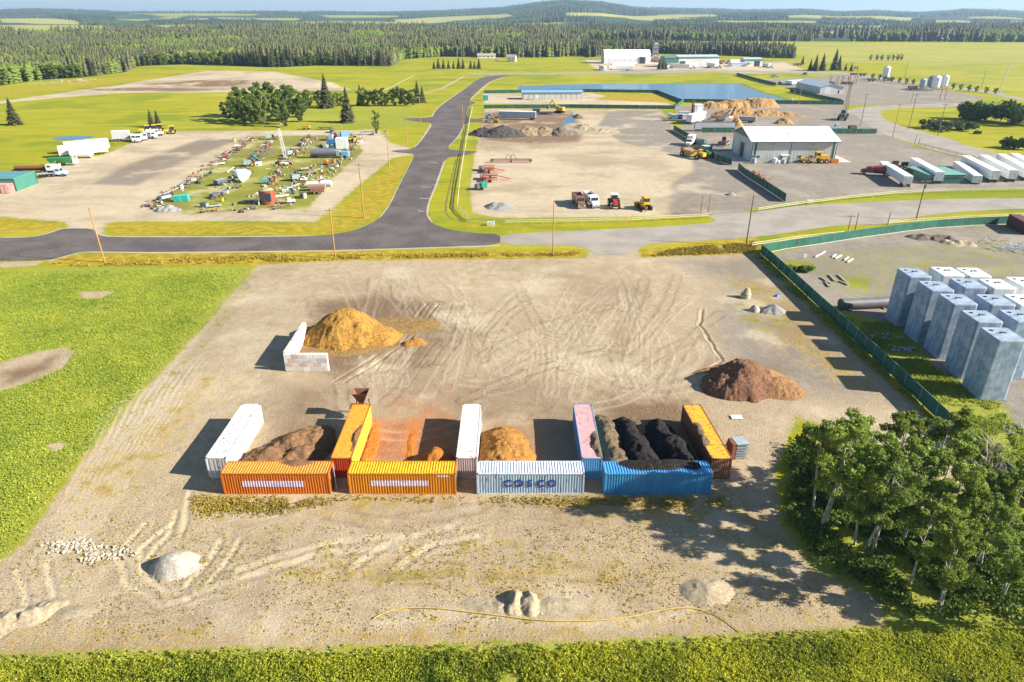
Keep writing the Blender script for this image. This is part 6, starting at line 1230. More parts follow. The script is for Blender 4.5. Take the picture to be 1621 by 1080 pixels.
def truck(px, py, rz, lb, cab=W_, box=None, L=7.5, boxh=1.6, nm='truck', cat='truck', s=1.0, hood=True, group=None, boxr=0.0, inner=None):
    x, y = at(px, py); t = empty(nm, (x, y, 0), rz, lb, cat, group); t.scale = (s,) * 3; f = L / 2
    part(t, 'chassis', DARK, ('b', 0, 0, .75, L, 1.0, .3)); c_ = f - (2.4 if hood else 1.1)
    part(t, 'cab', cab, ('p', [(c_ - 1.0, .8), (c_ + 1.0, .8), (c_ + 1.0, 1.8), (c_ + .6, 2.7), (c_ - 1.0, 2.75)], -1.15, 1.15))
    part(t, 'windscreen', GLASS, ('p', [(c_ + 1.03, 1.82), (c_ + .66, 2.6), (c_ + .62, 2.6), (c_ + .98, 1.82)], -1.0, 1.0)); 
    for sy in (-1, 1): part(t, 'side_window', GLASS, ('b', c_ + .1, sy * 1.16, 2.2, 1.1, .03, .6))
    if hood: part(t, 'hood', cab, ('p', [(c_ + 1.0, .8), (f, .8), (f, 1.5), (c_ + 1.0, 1.8)], -.95, .95))
    part(t, 'bumper', STEEL, ('b', f + .08, 0, .6, .16, 2.3, .35))
    for sy in (-1, 1): part(t, 'headlight', pm((.8, .8, .75), .2), ('b', f + .02, sy * .75, 1.0, .08, .3, .22))
    if box:
        bl = c_ - 1.2 + f; bx = -f + bl / 2; m_ = box; o = part(t, 'dump_box', m_, ('b', bx, -1.18, 1.1 + boxh / 2, bl, .08, boxh), ('b', bx, 1.18, 1.1 + boxh / 2, bl, .08, boxh), ('b', bx - bl / 2 + .04, 0, 1.1 + boxh / 2, .08, 2.3, boxh), ('b', bx + bl / 2 - .04, 0, 1.2 + boxh / 2, .08, 2.3, boxh + .2), ('b', bx, 0, 1.12, bl, 2.3, .1))
        part(t, 'box_floor', inner or DARK, ('b', bx, 0, 1.1 + boxh * .55, bl - .2, 2.25, .1))
    wheels(t, [(f - 1.1, s_) for s_ in (-.98, .98)] + [(-f + .9, s_) for s_ in (-.98, .98)] + [(-f + 2.1, s_) for s_ in (-.98, .98)], .52, .36, STEEL); return t
truck(916, 325, R(-84), 'brown dump truck with a raised rusty box standing on the tan lot', BRN, BRN, 8.6, 1.6, 'dump_truck', 'dump truck', 1.05, inner=pm((.10, .14, .2), .6))
truck(936, 324, R(-80), 'white dump truck with a dark load next to the brown one', W_, W_, 9.0, 1.7, 'dump_truck', 'dump truck', 1.05, inner=pm((.05, .05, .06), .9))
truck(1386, 277, R(152), 'maroon tank truck left of the short white trailer', RDM, None, 9.5, nm='tank_truck', s=1.0).children[0]
tt = [o for o in col.objects if o.name.startswith('tank_truck')][-1]; part(tt, 'tank', RDM, ('c', -4.6, 0, 1.9, 1.2, 0, 1.9, 1.05)); part(tt, 'walkway', pm((.2, .02, .02), .6), ('b', -1.7, 0, 2.98, 5, .5, .08))
tr2((1402, 272), (1397, 266), 'small pale trailer wedged behind the maroon truck', h=1.5, z=.8)
truck(1092, 230, R(-115), 'white box truck nosed in beside the parked yellow scraper', W_, None, 8.6, nm='box_truck'); tt = [o for o in col.objects if o.name.startswith('box_truck')][-1]; part(tt, 'cargo_box', pm((.72, .68, .64), .6), ('b', -1.6, 0, 2.5, 5.4, 2.5, 2.9))
def tractor(px, py, rz, lb, m, rim=YEL, s=1.0, roof=None, nm='tractor', cat='tractor'):
    x, y = at(px, py); t = empty(nm, (x, y, 0), rz, lb, cat); t.scale = (s,) * 3
    part(t, 'hood', m, ('p', [(.2, .9), (2.4, .9), (2.4, 1.6), (.2, 1.85)], -.45, .45)); part(t, 'cab', GLASS, ('b', -.6, 0, 2.05, 1.5, 1.5, 1.5, 0, .9, .9)); part(t, 'cab_roof', roof or m, ('b', -.6, 0, 2.87, 1.7, 1.7, .16)); part(t, 'fender', m, ('b', -.9, .95, 1.6, 1.3, .5, .12), ('b', -.9, -.95, 1.6, 1.3, .5, .12)); part(t, 'exhaust', DARK, ('c', 1.4, .3, 1.7, 1.4, .3, 2.7, .06)); part(t, 'axle', DARK, ('b', -.9, 0, .9, .3, 1.8, .3), ('b', 1.8, 0, .6, .25, 1.6, .25), ('b', .5, 0, .8, 3, .5, .4))
    wheels(t, [(-.9, 1.05), (-.9, -1.05)], .92, .5, rim); wheels(t, [(1.8, .85), (1.8, -.85)], .6, .35, rim); return t
tractor(972, 328, R(-88), 'red and white tractor parked between the dump trucks and the bulldozer', paint(.45, .04, .03), W_, 1.25, W_)
tractor(1117, 249, R(-80), 'green tractor between the yellow scraper and the small roller', GRNP, YEL, 1.45, paint(.5, .65, .6))
tractor(560, 225, R(200), 'yellow-orange tractor at the east end of the junk rows', YEL, ORG, 1.0)
def tracks(t, L=3.2, off=1.1, wd=.5, h=.9):
    for s in (-1, 1):
        pts_ = [(-L / 2, .1), (-L / 2 + .25, 0), (L / 2 - .25, 0), (L / 2, .1), (L / 2, h - .2), (L / 2 - .25, h), (-L / 2 + .25, h), (-L / 2, h - .2)]; part(t, 'track', TYRE, ('p', pts_, s * off - wd / 2, s * off + wd / 2))
x, y = at(1020, 331); t = empty('bulldozer', (x, y, 0), R(100), 'yellow bulldozer parked right of the red and white tractor', 'bulldozer'); t.scale = (1.25,) * 3; tracks(t); part(t, 'engine_hood', YEL, ('b', .9, 0, 1.45, 1.7, 1.1, 1.0)); part(t, 'cab', YEL, ('b', -.6, 0, 2.1, 1.4, 1.4, 1.6, 0, .9, .9)); part(t, 'cab_window', GLASS, ('b', -.6, 0, 2.3, 1.46, 1.2, .7), ('b', -.6, 0, 2.3, 1.2, 1.46, .7)); part(t, 'blade', YEL, ('p', [(2.1, .1), (2.3, .1), (2.15, .6), (2.35, 1.2), (2.15, 1.2), (1.98, .6)], -1.7, 1.7)); part(t, 'push_arm', DARK, ('l', 0, 1.45, .5, 2.1, 1.3, .5, .18), ('l', 0, -1.45, .5, 2.1, -1.3, .5, .18)); part(t, 'ripper', BRN, ('l', -1.6, 0, .9, -3.0, .8, .5, .25), ('l', -1.6, .6, 1.1, -2.7, .6, .2, .2)); part(t, 'exhaust', DARK, ('c', 1.2, .3, 1.9, 1.2, .3, 2.7, .07))
x, y = at(1096, 249); t = empty('scraper', (x, y, 0), R(-62), 'long yellow earth scraper nearest the tan lot, left of the green tractor', 'earth mover'); part(t, 'bowl', paint(.55, .36, .08, .4), ('p', [(-4.5, 1.0), (.5, .6), (1.0, 2.6), (-4.5, 2.6)], -1.5, 1.5)); part(t, 'gooseneck', YEL, ('l', 1, 0, 2.4, 3.5, 0, 2.6, .6, .5)); part(t, 'tractor_hood', YEL, ('b', 5.2, 0, 1.9, 2.6, 1.6, 1.4)); part(t, 'cab', YEL, ('b', 3.4, .5, 2.7, 1.3, 1.3, 1.5)); part(t, 'cab_window', GLASS, ('b', 3.4, .5, 2.9, 1.36, 1.1, .7)); part(t, 'ejector', BRN, ('b', -5.4, 0, 2.2, 1.8, 1.4, 1.4)); wheels(t, [(4.4, 1.5), (4.4, -1.5), (-4.2, 1.6), (-4.2, -1.6)], .95, .6, YEL)
x, y = at(1134, 250); t = empty('road_roller', (x, y, 0), R(-80), 'cream compact roller at the right of the parked machines', 'roller'); t.scale = (1.3,) * 3; part(t, 'drum', paint(.5, .42, .25, .2), ('c', 1.3, -.95, .65, 1.3, .95, .65, .65)); part(t, 'drum_frame', paint(.62, .55, .35), ('b', 1.3, 1.05, .7, 1.5, .12, .3), ('b', 1.3, -1.05, .7, 1.5, .12, .3)); part(t, 'body', paint(.62, .55, .35), ('b', -.8, 0, 1.1, 1.8, 1.4, .9)); part(t, 'canopy', W_, ('b', -.4, 0, 2.5, 1.6, 1.5, .1)); part(t, 'canopy_post', DARK, *[('l', -.4 + a * .7, b_ * .65, 1.4, -.4 + a * .7, b_ * .65, 2.5, .08) for a in (-1, 1) for b_ in (-1, 1)]); wheels(t, [(-1.1, .8), (-1.1, -.8)], .65, .45)
x, y = at(1112, 228); t = empty('covered_implement', (x, y, 0), R(-50), 'dark covered implement parked behind the green tractor', 'implement'); part(t, 'cover', pm((.05, .09, .11), .7), ('b', 0, -2, 1.2, 6, 2.6, 2.0, 0, .9, .8)); part(t, 'drawbar', DARK, ('l', 3, -2, .6, 5, -2, .6, .15)); wheels(t, [(-1.5, -.7), (-1.5, -3.3)], .6, .35)
def grader(px, py, rz, lb):
    x, y = at(px, py); t = empty('motor_grader', (x, y, 0), rz, lb, 'grader'); part(t, 'rear_body', YEL, ('b', -2.6, 0, 2.0, 3.0, 1.7, 1.3)); part(t, 'cab', YEL, ('b', -.5, 0, 2.7, 1.5, 1.6, 1.9)); part(t, 'cab_window', GLASS, ('b', -.5, 0, 3.0, 1.56, 1.4, .8), ('b', -.5, 0, 3.0, 1.2, 1.66, .8)); part(t, 'main_frame', YEL, ('l', 0, 0, 1.9, 4.6, 0, 1.6, .4, .45)); part(t, 'blade', BRN, ('b', 1.6, 0, .5, .12, 3.6, .6)); part(t, 'front_box', YEL, ('b', 4.6, 0, 1.4, .8, 1.2, .8)); wheels(t, [(4.2, 1.05), (4.2, -1.05), (-1.6, 1.1), (-1.6, -1.1), (-3.3, 1.1), (-3.3, -1.1)], .72, .4, YEL); part(t, 'circle_frame', YEL, ('b', 1.6, 0, 1.1, 1.4, 1.4, .3)); return t
grader(1290, 258.2, R(180), 'yellow motor grader parked against the shop wall').scale = (1.1,) * 3
grader(779, 194.5, R(170), 'small yellow grader on the earthworks left of the blue semi truck').scale = (.75,) * 3
x, y = at(1320, 258); t = empty('waste_bin', (x, y, 0), 0, 'small orange-red bin at the corner of the white-roofed shop', 'bin'); part(t, 'body', ORG, ('b', 0, 0, .75, 2.6, 1.6, 1.3, 0, 1.08, 1.08)); part(t, 'inside', BRN, ('b', 0, 0, 1.38, 2.5, 1.5, .06)); part(t, 'skid', DARK, ('b', -.8, 0, .06, .2, 1.6, .12), ('b', .8, 0, .06, .2, 1.6, .12))
for px, py, sz, m_, lb, nm in [(1193, 258.5, 1.6, GRY, 'grey fuel pump cabinet at the left corner of the shop front', 'pump_cabinet'), (1226, 258.5, 1.7, W_, 'round white tank on wheels left of the shop side door', 'water_tank'), (1240, 259, 1.3, GRY, 'grey cart beside the shop side door', 'cart'), (1232, 259, 1.0, W_, 'white bag stack before the shop side door', 'bag_stack'), (1247, 259, .9, DGRY, 'dark barrel right of the shop side door', 'barrel')]:
    x, y = at(px, py); o = part(None, nm, m_, ('c', 0, 0, .1, 0, 0, sz * 1.1, sz * .6, sz * .5), ('b', sz * .5, 0, .25, sz, .5, .4)); o.location = (x, y, 0); tag(o, lb, nm.replace('_', ' '))
def loader(px, py, rz, lb, m=DGRY, s=1.0, rim=None):
    x, y = at(px, py); t = empty('wheel_loader', (x, y, 0), rz, lb, 'loader'); t.scale = (s,) * 3; part(t, 'body', m, ('b', -1.4, 0, 1.6, 2.6, 1.8, 1.3)); part(t, 'cab', m, ('b', .3, 0, 2.4, 1.4, 1.5, 1.7)); part(t, 'cab_window', GLASS, ('b', .3, 0, 2.6, 1.46, 1.3, .8)); part(t, 'lift_arm', m, ('l', .8, .8, 1.6, 3.4, .8, 1.4, .22), ('l', .8, -.8, 1.6, 3.4, -.8, 1.4, .22)); part(t, 'bucket', m, ('p', [(3.3, .3), (4.6, .3), (3.6, .6), (3.5, 1.8), (3.3, 1.8)], -1.5, 1.5)); wheels(t, [(1.3, 1.1), (1.3, -1.1), (-1.5, 1.1), (-1.5, -1.1)], .8, .55, rim or m)
loader(1333, 190, R(60), 'dark wheel loader with raised arms beyond the mulch yard', DGRY, 1.5); loader(1146, 230, R(-120), 'brown-grey loader by the open end of the shop', paint(.25, .16, .13), 1.1, W_); loader(1322, 209, 0, 'pale teal machine behind the fence right of the shop', paint(.35, .55, .52), 1.1)
x, y = at(1348, 209); t = part(None, 'black_tank', DARK, ('c', -1.6, 0, 1.5, 1.6, 0, 1.5, 1.5), ('b', 0, 0, .2, 2.6, 2, .4)); t.location = (x, y, 0); tag(t, 'round black tank behind the fence right of the teal machine', 'tank')
# mulch plant
x, y = at(1103, 192); t = empty('white_silo', (x, y, 0), 0, 'white upright square tank at the mulch plant', 'tank'); part(t, 'shell', W_, ('b', 0, 0, 4, 4.2, 4, 8)); part(t, 'grey_rib', GRY, ('b', -2.12, 0, 4, .1, .3, 8), ('b', -1.2, -2.02, 4, .3, .1, 8)); part(t, 'top', W_, ('b', 0, 0, 8.1, 4.3, 4.1, .2))  # narrow grey ribs on the left and front faces of the white tank
x, y = at(1094, 192); t = empty('exhaust_stack', (x, y, 0), 0, 'dark red pipe stack left of the white upright tank', 'stack'); part(t, 'pipe', RDM, ('c', 0, 0, 0, 0, 0, 9.3, .45)); part(t, 'base', BRN, ('b', 0, 0, .6, 2, 2, 1.2)); part(t, 'cowl', RDM, ('b', .3, 0, 9.4, 1.4, .9, .8))
tr2((1090, 197), (1112, 191), 'big white hopper trailer in front of the upright tank', h=3.4, W=3)
t = trailer(1130, 207.5, R(-1), 13.6 * 1.35, 'long ribbed grey-white open trailer behind the shop fence', body=ribm((.58, .55, .58), .8), roof=pm((.07, .06, .05), .9), h=3, z=.9)
for px, py, w_, m_, lb in [(1066, 189, 2.6, BLU, 'small blue-grey box left end of the mulch plant'), (1076, 188, 2.4, paint(.2, .15, .4), 'purple-grey bin near the mulch plant'), (1083, 189, 2.2, paint(.62, .6, .6), 'pale cube bin near the red stack'), (1082, 184, 5, GRY, 'long grey tank box behind the small bins'), (1060, 187, 1.6, GRY, 'tiny grey crate farthest left of the mulch plant')]:
    x, y = at(px, py); t = empty('storage_bin', (x, y, 0), 0, lb, 'bin'); part(t, 'body', m_, ('b', 0, 0, 1.2, w_, 2.2, 2.2)); part(t, 'lid', pm((.55, .58, .6), .5), ('b', 0, 0, 2.36, w_ + .1, 2.3, .12)); part(t, 'skid', DARK, ('b', 0, 0, .06, w_, 2, .12))
x, y = at(1140, 192); t = empty('wood_screener', (x, y, 0), R(10), 'dark jumble of screening conveyors in the mulch plant', 'screener')
for a in [(-7, 0, .8, -1, .5, 4.2), (0, 1, .8, 6, 2, 5.0), (-2, -1.5, .8, 4, -1, 3.2), (5, 0, 1, 9, 3, 6.5)]: c_ = part(t, 'conveyor', DGRY, ('l', *a, .9, .35)); 
part(t, 'engine_box', DGRY, ('b', 0, 0, 1.6, 4, 2.6, 2)); part(t, 'hopper', BRN, ('b', -3, 0, 2.2, 2.6, 2.6, 1.6, 0, 1.4, 1.3)); part(t, 'white_guard', W_, ('b', 5, -1.2, 2, 2, .3, 1.2)); part(t, 'red_guard', ORG, ('b', 6.6, -1.0, 2.2, 1.2, .3, 1.8)); wheels(t, [(-1, 1.4), (-1, -1.4), (.5, 1.4), (.5, -1.4)], .6, .4)
x, y = at(1182, 194); t = empty('conveyor_trailer', (x, y, 0), R(160), 'grey grinder trailer beside the pointed chip heap', 'grinder'); part(t, 'bed', paint(.35, .3, .33), ('b', 0, 0, 2, 8, 2.6, 1.8)); part(t, 'rail', W_, ('b', -4.1, 0, 2.2, .3, 2.8, 2.2)); part(t, 'chassis', DARK, ('b', 0, 0, .8, 8, 1, .4)); wheels(t, [(-2.5, 1.2), (-2.5, -1.2), (-1.2, 1.2), (-1.2, -1.2)], .55, .4)
def hill_(name, px, py, peaks, lb, m, seed, **k):
    x, y = at(px, py); heap(name, [(x + a, y + b_, h_, rx, ry, R(rt)) for a, b_, h_, rx, ry, rt in peaks], lb, 'wood chip pile', m, seed=seed, res=.5, rough=.35, **k)
hill_('wood_chip_pile', 1150, 172, [(-6, 4, 2.8, 9, 6, 0), (4, 6, 3.2, 8, 6, 0)], 'dark-sided tan wood pile at the left of the mulch yard by the pond', WDC, 81, flat=1)
hill_('wood_chip_pile', 1190, 171, [(-6, 6, 3.6, 10, 7, 0), (6, 6, 4.4, 11, 7, 0)], 'tallest tan wood pile beside the pond', WDC, 82, flat=1)
hill_('wood_chip_pile', 1195, 181, [(-14, 0, 2.6, 8, 6, 0), (-6, 0, 3.2, 11, 6, 0), (6, -3, 2.8, 12, 6, 0), (15, -6, 1.8, 9, 4, -20)], 'long smooth golden chip bank in front of the tallest pile', WDC, 83)
hill_('wood_chip_pile', 1243, 196, [(0, 1, 2.8, 5, 3.5, 0)], 'small pointed chip heap at the right end of the golden bank', WDC, 84); hill_('wood_chip_pile', 1166, 204, [(0, 1, 5, 4.2, 4, 0)], 'pointed chip heap at the left corner of the white shop roof', WDC, 85)
# earthworks
hill_('earth_pile', 795, 214, [(0, 0, 4.2, 11, 8, 0), (-8, 2, 3, 7, 6, 0)], 'earth heap in the earthworks with shadow painted into its dark colour', mulch((.05, .05, .05), (.10, .09, .085), (.16, .14, .12)), 86); hill_('earth_pile', 835, 212, [(0, 0, 3.2, 9, 6, 0), (8, 0, 3, 7, 6, 0)], 'tan cut earth bank right of the dark heap', mulch((.22, .15, .09), (.36, .26, .16), (.44, .34, .22)), 87)  # first heap: dark grey colour stands in for a cast shadow
hill_('earth_pile', 887, 213, [(0, 0, 3.2, 6, 5.5, 0)], 'pointed grey earth heap near the puddle', SOIL, 88); hill_('rubble_ridge', 915, 186, [(0, 0, 1.5, 2.6, 6, 0)], 'rocky ridge above the puddle', SOIL, 89); hill_('rubble_ridge', 920, 203, [(0, 0, 1.6, 2.8, 7, 0)], 'rocky ridge right of the puddle', SOIL, 90)
hill_('berm', 945, 205, [(-6, 4, .9, 8, 16, 10), (0, -6, .8, 9, 9, 0)], 'smooth tan earth berm between the ridges and the grey pad', SAND, 91)
# blue semi truck with grey trailer
a, b_ = (848, 190), (790, 188.5)
tr2(a, b_, 'long blue-grey ribbed trailer of the semi truck on the earthworks', body=ribm((.34, .42, .52), 1.6), h=2.9, W=2.7)
truck(779, 188.3, R(178), 'pale blue semi tractor unit pulling the grey trailer', paint(.22, .40, .52), None, 7.2, nm='semi_tractor')
def excavator(px, py, rz, lb, m=YEL, s=1.0):
    x, y = at(px, py); t = empty('excavator', (x, y, 0), rz, lb, 'excavator'); t.scale = (s,) * 3; tracks(t, 4, 1.2, .6, 1.0); part(t, 'house', m, ('b', -.8, 0, 1.9, 3.2, 2.4, 1.4)); part(t, 'cab', m, ('b', .8, .7, 2.5, 1.4, 1.0, 1.6)); part(t, 'cab_window', GLASS, ('b', .8, .7, 2.7, 1.46, .9, .9)); part(t, 'boom', m, ('l', .6, -.2, 1.8, 3.6, -.2, 5.6, .4, .5)); part(t, 'stick', m, ('l', 3.6, -.2, 5.6, 5.6, -.2, 2.6, .3, .4)); part(t, 'bucket', DGRY, ('b', 5.7, -.2, 2.0, .8, 1.2, 1.1))
excavator(885, 179, R(150), 'yellow excavator with its arm up at the back of the earthworks', YEL, 1.2)
x, y = at(872, 181); t = empty('crusher_frame', (x - 4, y, 0), 0, 'low dark crusher frame beside the excavator', 'crusher'); part(t, 'bed', DGRY, ('b', 0, 0, 1, 12, 2.4, .8)); part(t, 'hopper', DGRY, ('b', -4, 0, 2.2, 3.4, 2.8, 1.4, 0, 1.3, 1.2)); tracks(t, 5, 1.2, .5, .8)
x, y = at(769, 159); t = empty('portable_toilet', (x, y, 0), 0, 'teal booth by the roadside fence gate', 'booth'); part(t, 'body', TEAL, ('b', 0, 0, 1.6, 3, 2.4, 3.2)); part(t, 'roof', pm((.5, .7, .7), .5), ('b', 0, 0, 3.25, 3.1, 2.5, .15)); part(t, 'door', pm((.05, .4, .4), .5), ('b', 0, -1.22, 1.5, 1.2, .06, 2.6))
for px, py, lb in [(1193, 276, 'orange-red mower at the upper end of the row along the lot fence'), (1201, 281, 'orange-red mower in the middle of the row along the lot fence'), (1209, 287, 'orange-red mower at the lower end of the row along the lot fence')]:
    x, y = at(px, py); t = empty('mower', (x, y, 0), R(-40), lb, 'mower', 'orange mowers along the lot fence'); part(t, 'deck', paint(.5, .13, .04, .3), ('b', 0, 0, .6, 2.4, 1.6, .35)); part(t, 'gearbox', BRN, ('b', 0, 0, .95, .7, .7, .5)); part(t, 'hitch', paint(.5, .13, .04, .3), ('l', 1.1, 0, .6, 2.3, 0, 1.2, .14)); wheels(t, [(-1, .9), (-1, -.9)], .35, .2)
x, y = at(1157, 309); heap('gravel_pile', [(x, y, .9, 1.6, 1.3, 0)], 'tiny dark gravel heap on the grey part of the tan lot', 'gravel pile', GVD, seed=96, res=.3, rough=.04)
# implements on the tan lot
HR = paint(.30, .12, .10, .3); RI = paint(.42, .09, .07, .2)
x, y = at(809, 257); t = empty('harrow_bar', (x, y, 0), 0, 'long brown folded harrow frame across the back of the tan lot', 'harrow')
part(t, 'frame', HR, ('b', 0, .5, 1.0, 15.5, .25, .3), ('b', 0, -1.2, .8, 16, .2, .25), ('b', 0, -.4, 1.3, 15, .15, .2), *[('b', -7.5 + k * 1.5, -.3, .9, .12, 1.8, .14) for k in range(11)]); part(t, 'tine_row', HR, *[('l', -7.6 + k * .8, -1.3, .8, -7.6 + k * .8, -1.8, .1, .1) for k in range(20)])
for k in (-1, .6): part(t, 'hitch_arch', DARK, ('l', k - 1.1, .5, 1, k - .4, .5, 2.6, .14), ('l', k - .4, .5, 2.6, k + .6, .5, 2.6, .14), ('l', k + .6, .5, 2.6, k + 1.3, .5, 1, .14))
wheels(t, [(-7, .2), (7, .2), (0, .2)], .45, .3)
def cultiv(px, py, L, D, lb):
    x, y = at(px, py); t = empty('cultivator', (x, y, 0), 0, lb, 'cultivator'); r = random.Random(px); part(t, 'frame', RI, *[('b', 0, -D / 2 + k * D / 4, .9 + .5 * (k % 2), L, .16, .18) for k in range(5)], *[('b', -L / 2 + k * L / 5, 0, 1.1, .16, D, .18) for k in range(6)]); part(t, 'drawbar', RI, ('l', L / 2, D / 2 - .3, 1, L / 2 + L * 1.05, 0, .6, .18), ('l', L / 2, -D / 2 + .3, 1, L / 2 + L * 1.05, 0, .6, .18))
    part(t, 'folded_wing', RI, *[('l', -L / 2 + k * L / 7, -D / 2, .9, -L / 2 + k * L / 7, -D / 2 + .4, 2.8, .1) for k in range(8)], ('b', 0, -D / 2 + .4, 2.8, L, .12, .12), *[('l', -L / 2 + k * L / 7, D / 2, .9, -L / 2 + k * L / 7, D / 2 - .4, 2.6, .1) for k in range(8)]); part(t, 'disc_gang', DARK, *[('c', -L / 2 - .5, -D / 2 + (k + .5) * D / 7, .5, -L / 2 - .4, -D / 2 + (k + .5) * D / 7, .5, .4) for k in range(7)]); wheels(t, [(0, D / 2 - .2), (0, -D / 2 + .2), (-L / 2, 0)], .5, .3)
cultiv(774, 273, 3.6, 4.5, 'smaller red cultivator with a short drawbar, behind the larger one'); cultiv(776, 286, 4.4, 6.5, 'larger red cultivator with a long pointed drawbar on the tan lot')
for px, py, lb, m_ in [(761, 270, 'dark grey roller section at the back left of the red cultivators', DGRY), (763, 284, 'brown rake section left of the larger red cultivator', HR)]:
    x, y = at(px, py); t = empty('roller_section', (x, y, 0), 0, lb, 'implement'); part(t, 'drum', m_, ('c', 0, -2, .6, 0, 2, .6, .6)); part(t, 'frame', m_, ('b', 0, 0, 1.2, 1.4, 4, .14)); part(t, 'drawbar', m_, ('l', .6, 0, 1, 1.8, 0, .6, .14))
x, y = at(762, 300); t = empty('seeder', (x, y, 0), R(15), 'small green implement with a dark hopper on the tan lot edge', 'implement'); part(t, 'hopper', paint(.03, .35, .2), ('b', .8, 0, 1.3, 1.6, 2.2, 1.4, 0, 1.2, 1.1)); part(t, 'body', DGRY, ('b', -.9, 0, 1.1, 1.8, 2, 1.2, .2)); part(t, 'drawbar', GRNP, ('l', -1.8, 0, .6, -3, 0, .5, .15)); wheels(t, [(0, 1.2), (0, -1.2)], .45, .3)
x, y = at(787, 329); heap('gravel_pile', [(x - .8, y + .8, 1.5, 2.8, 2.8, 0), (x + 1.5, y + .4, 1.4, 4, 3, 0)], 'smooth grey gravel heap at the near left of the tan lot', 'gravel pile', GVD, seed=95, res=.3, rough=.04)
x, y = at(775, 350 + 10); o = part(None, 'culvert_marker', pm((.55, .62, .55), .6), ('b', 0, 0, .5, 1.6, .9, 1.0), ('c', 1, .3, 0, 1, .3, 1.4, .1)); o.location = (at(776, 357)[0], at(776, 357)[1], 0); tag(o, 'small pale green utility box on the verge of the road corner', 'utility box')
o = o.copy(); link(o); o.location = (*at(1281, 322), 0); o['label'] = 'white marker box at the left end of the fence by the shop lot'
# industrial yard far away
FT = 'trucks and trailers in the far industrial yard'
for a, b_, lb, h_ in [((964, 111), (998, 111), 'line of white trailers before the arched hall, front one', 3.2), ((968, 107.5), (1004, 106), 'second white trailer before the arched hall', 3.0), ((1060, 108), (1092, 109), 'white trailer parked along the mill front', 3), ((1120, 106), (1133, 108), 'white-blue trailer at the right end of the mill', 3.2), ((1116, 104.5), (1127, 104), 'pale trailer hidden behind the others at the mill end', 2.4), ((950, 110), (958, 112), 'small white box trailer at the left edge of the industrial yard', 3), ((1208, 106), (1218, 107), 'short white trailer right of the small green-trimmed shop', 2.6)]: tr2(a, b_, lb, h=h_, group=FT)
for px, py, rz, lb, m_ in [(997, 112, 0, 'white truck cab at the right end of the trailer line', W_), (1096, 109, R(-10), 'white semi tractor at the right end of the mill-front trailer', W_), (1137, 108, R(-30), 'pale blue truck at the right end of the mill', paint(.5, .62, .7)), (1126, 107, R(-20), 'white truck before the right end of the mill', W_), (1003, 103, 0, 'dark-windowed truck beside the arched hall', W_), (1218, 108, 0, 'teal pickup right of the small shop', paint(.3, .5, .5))]: truck(px, py, rz, lb, m_, None, 7, nm='parked_truck', group=FT)
for px, py, r_, lb in [(1133, 102.5, 1, 'stack of brown logs at the right end of the mill'), (1140, 101.5, 1, 'rusty round tank stack beyond the mill'), (1155, 101, 0, 'low brown timber pile between mill and tent shed')]:
    x, y = at(px, py); o = part(None, 'log_stack', BRN, *[('c', k * 2 - 3, -3, 1 + (k % 2) * 1.8, k * 2 - 3, 3, 1 + (k % 2) * 1.8, 1.0) for k in range(4)]); o.location = (x, y, 0); tag(o, lb, 'log pile')
def car(px, py, rz, lb, m): 
    x, y = at(px, py); t = empty('parked_car', (x, y, 0), rz, lb, 'car'); part(t, 'body', m, ('p', [(-2.2, .35), (2.2, .35), (2.2, .85), (1.2, 1.0), (-2.2, 1.0)], -.9, .9)); part(t, 'cabin', GLASS, ('b', -.3, 0, 1.25, 2.2, 1.6, .6, 0, .75, .85)); part(t, 'roof', m, ('b', -.3, 0, 1.57, 1.6, 1.35, .06)); wheels(t, [(1.4, .8), (1.4, -.8), (-1.4, .8), (-1.4, -.8)], .34, .22)
    return t
car(1226, 122.5, 0, 'dark car on the highway behind the pond', GRY).scale = (1.4,) * 3; car(1274, 118.5, R(90), 'tiny dark car at the junction of the gravel yard', DGRY).scale = (1.3,) * 3
# gravel yard things
tr2((1248, 135), (1275, 133), 'row of low white tanks left of the grey gable shed', h=2.2, z=.9, W=6, nm='white_tank_row', cat='tank'); tr2((1234, 134), (1247, 132), 'dark flat stack left of the white tanks', body=DGRY, roof=GRY, h=1.4, z=.6, nm='flat_stack', cat='stack')
for px, py, lb in [(1319, 133, 'left metal loading frame behind the gable shed'), (1338, 133, 'middle metal loading frame behind the gable shed'), (1348, 133.5, 'right metal loading frame behind the gable shed')]:
    x, y = at(px, py); t = empty('loading_frame', (x, y, 0), 0, lb, 'metal frame'); part(t, 'post', BRN, *[('l', a * 2.6, b_ * 1.6, 0, a * 2.6, b_ * 1.6, 6.2, .3) for a in (-1, 1) for b_ in (-1, 1)]); part(t, 'beam', paint(.5, .4, .38), ('b', 0, -1.6, 6.2, 5.8, .3, .5), ('b', 0, 1.6, 6.2, 5.8, .3, .5), ('b', 0, 0, 4, 5.4, .3, .3)); part(t, 'load', DGRY, ('b', -1, 0, .8, 3, 2.6, 1.6))
for px, py, lb in [(1351, 120.5, 'dark low trailer by the highway, left one'), (1365, 120.5, 'dark low trailer by the highway, right one'), (1379, 129, 'low dark machine left of the single silo'), (1409, 128, 'low grey auger right of the single silo'), (1444, 142, 'dark hopper cart left of the silo group'), (1260, 103.5, 'pale green covered wagon by the field edge'), (1265, 104, 'dark wagon by the field edge')]:
    x, y = at(px, py); t = empty('farm_wagon', (x, y, 0), 0, lb, 'wagon'); part(t, 'body', GRY if 'pale' in lb else DGRY, ('b', 0, 0, 1.7, 5.5, 2.4, 1.4, 0, 1.15, 1.1)); part(t, 'drawbar', DARK, ('l', 2.6, 0, .9, 4.6, 0, .6, .2)); wheels(t, [(-1.4, 1.1), (-1.4, -1.1), (1.4, 1.1), (1.4, -1.1)], .5, .3)
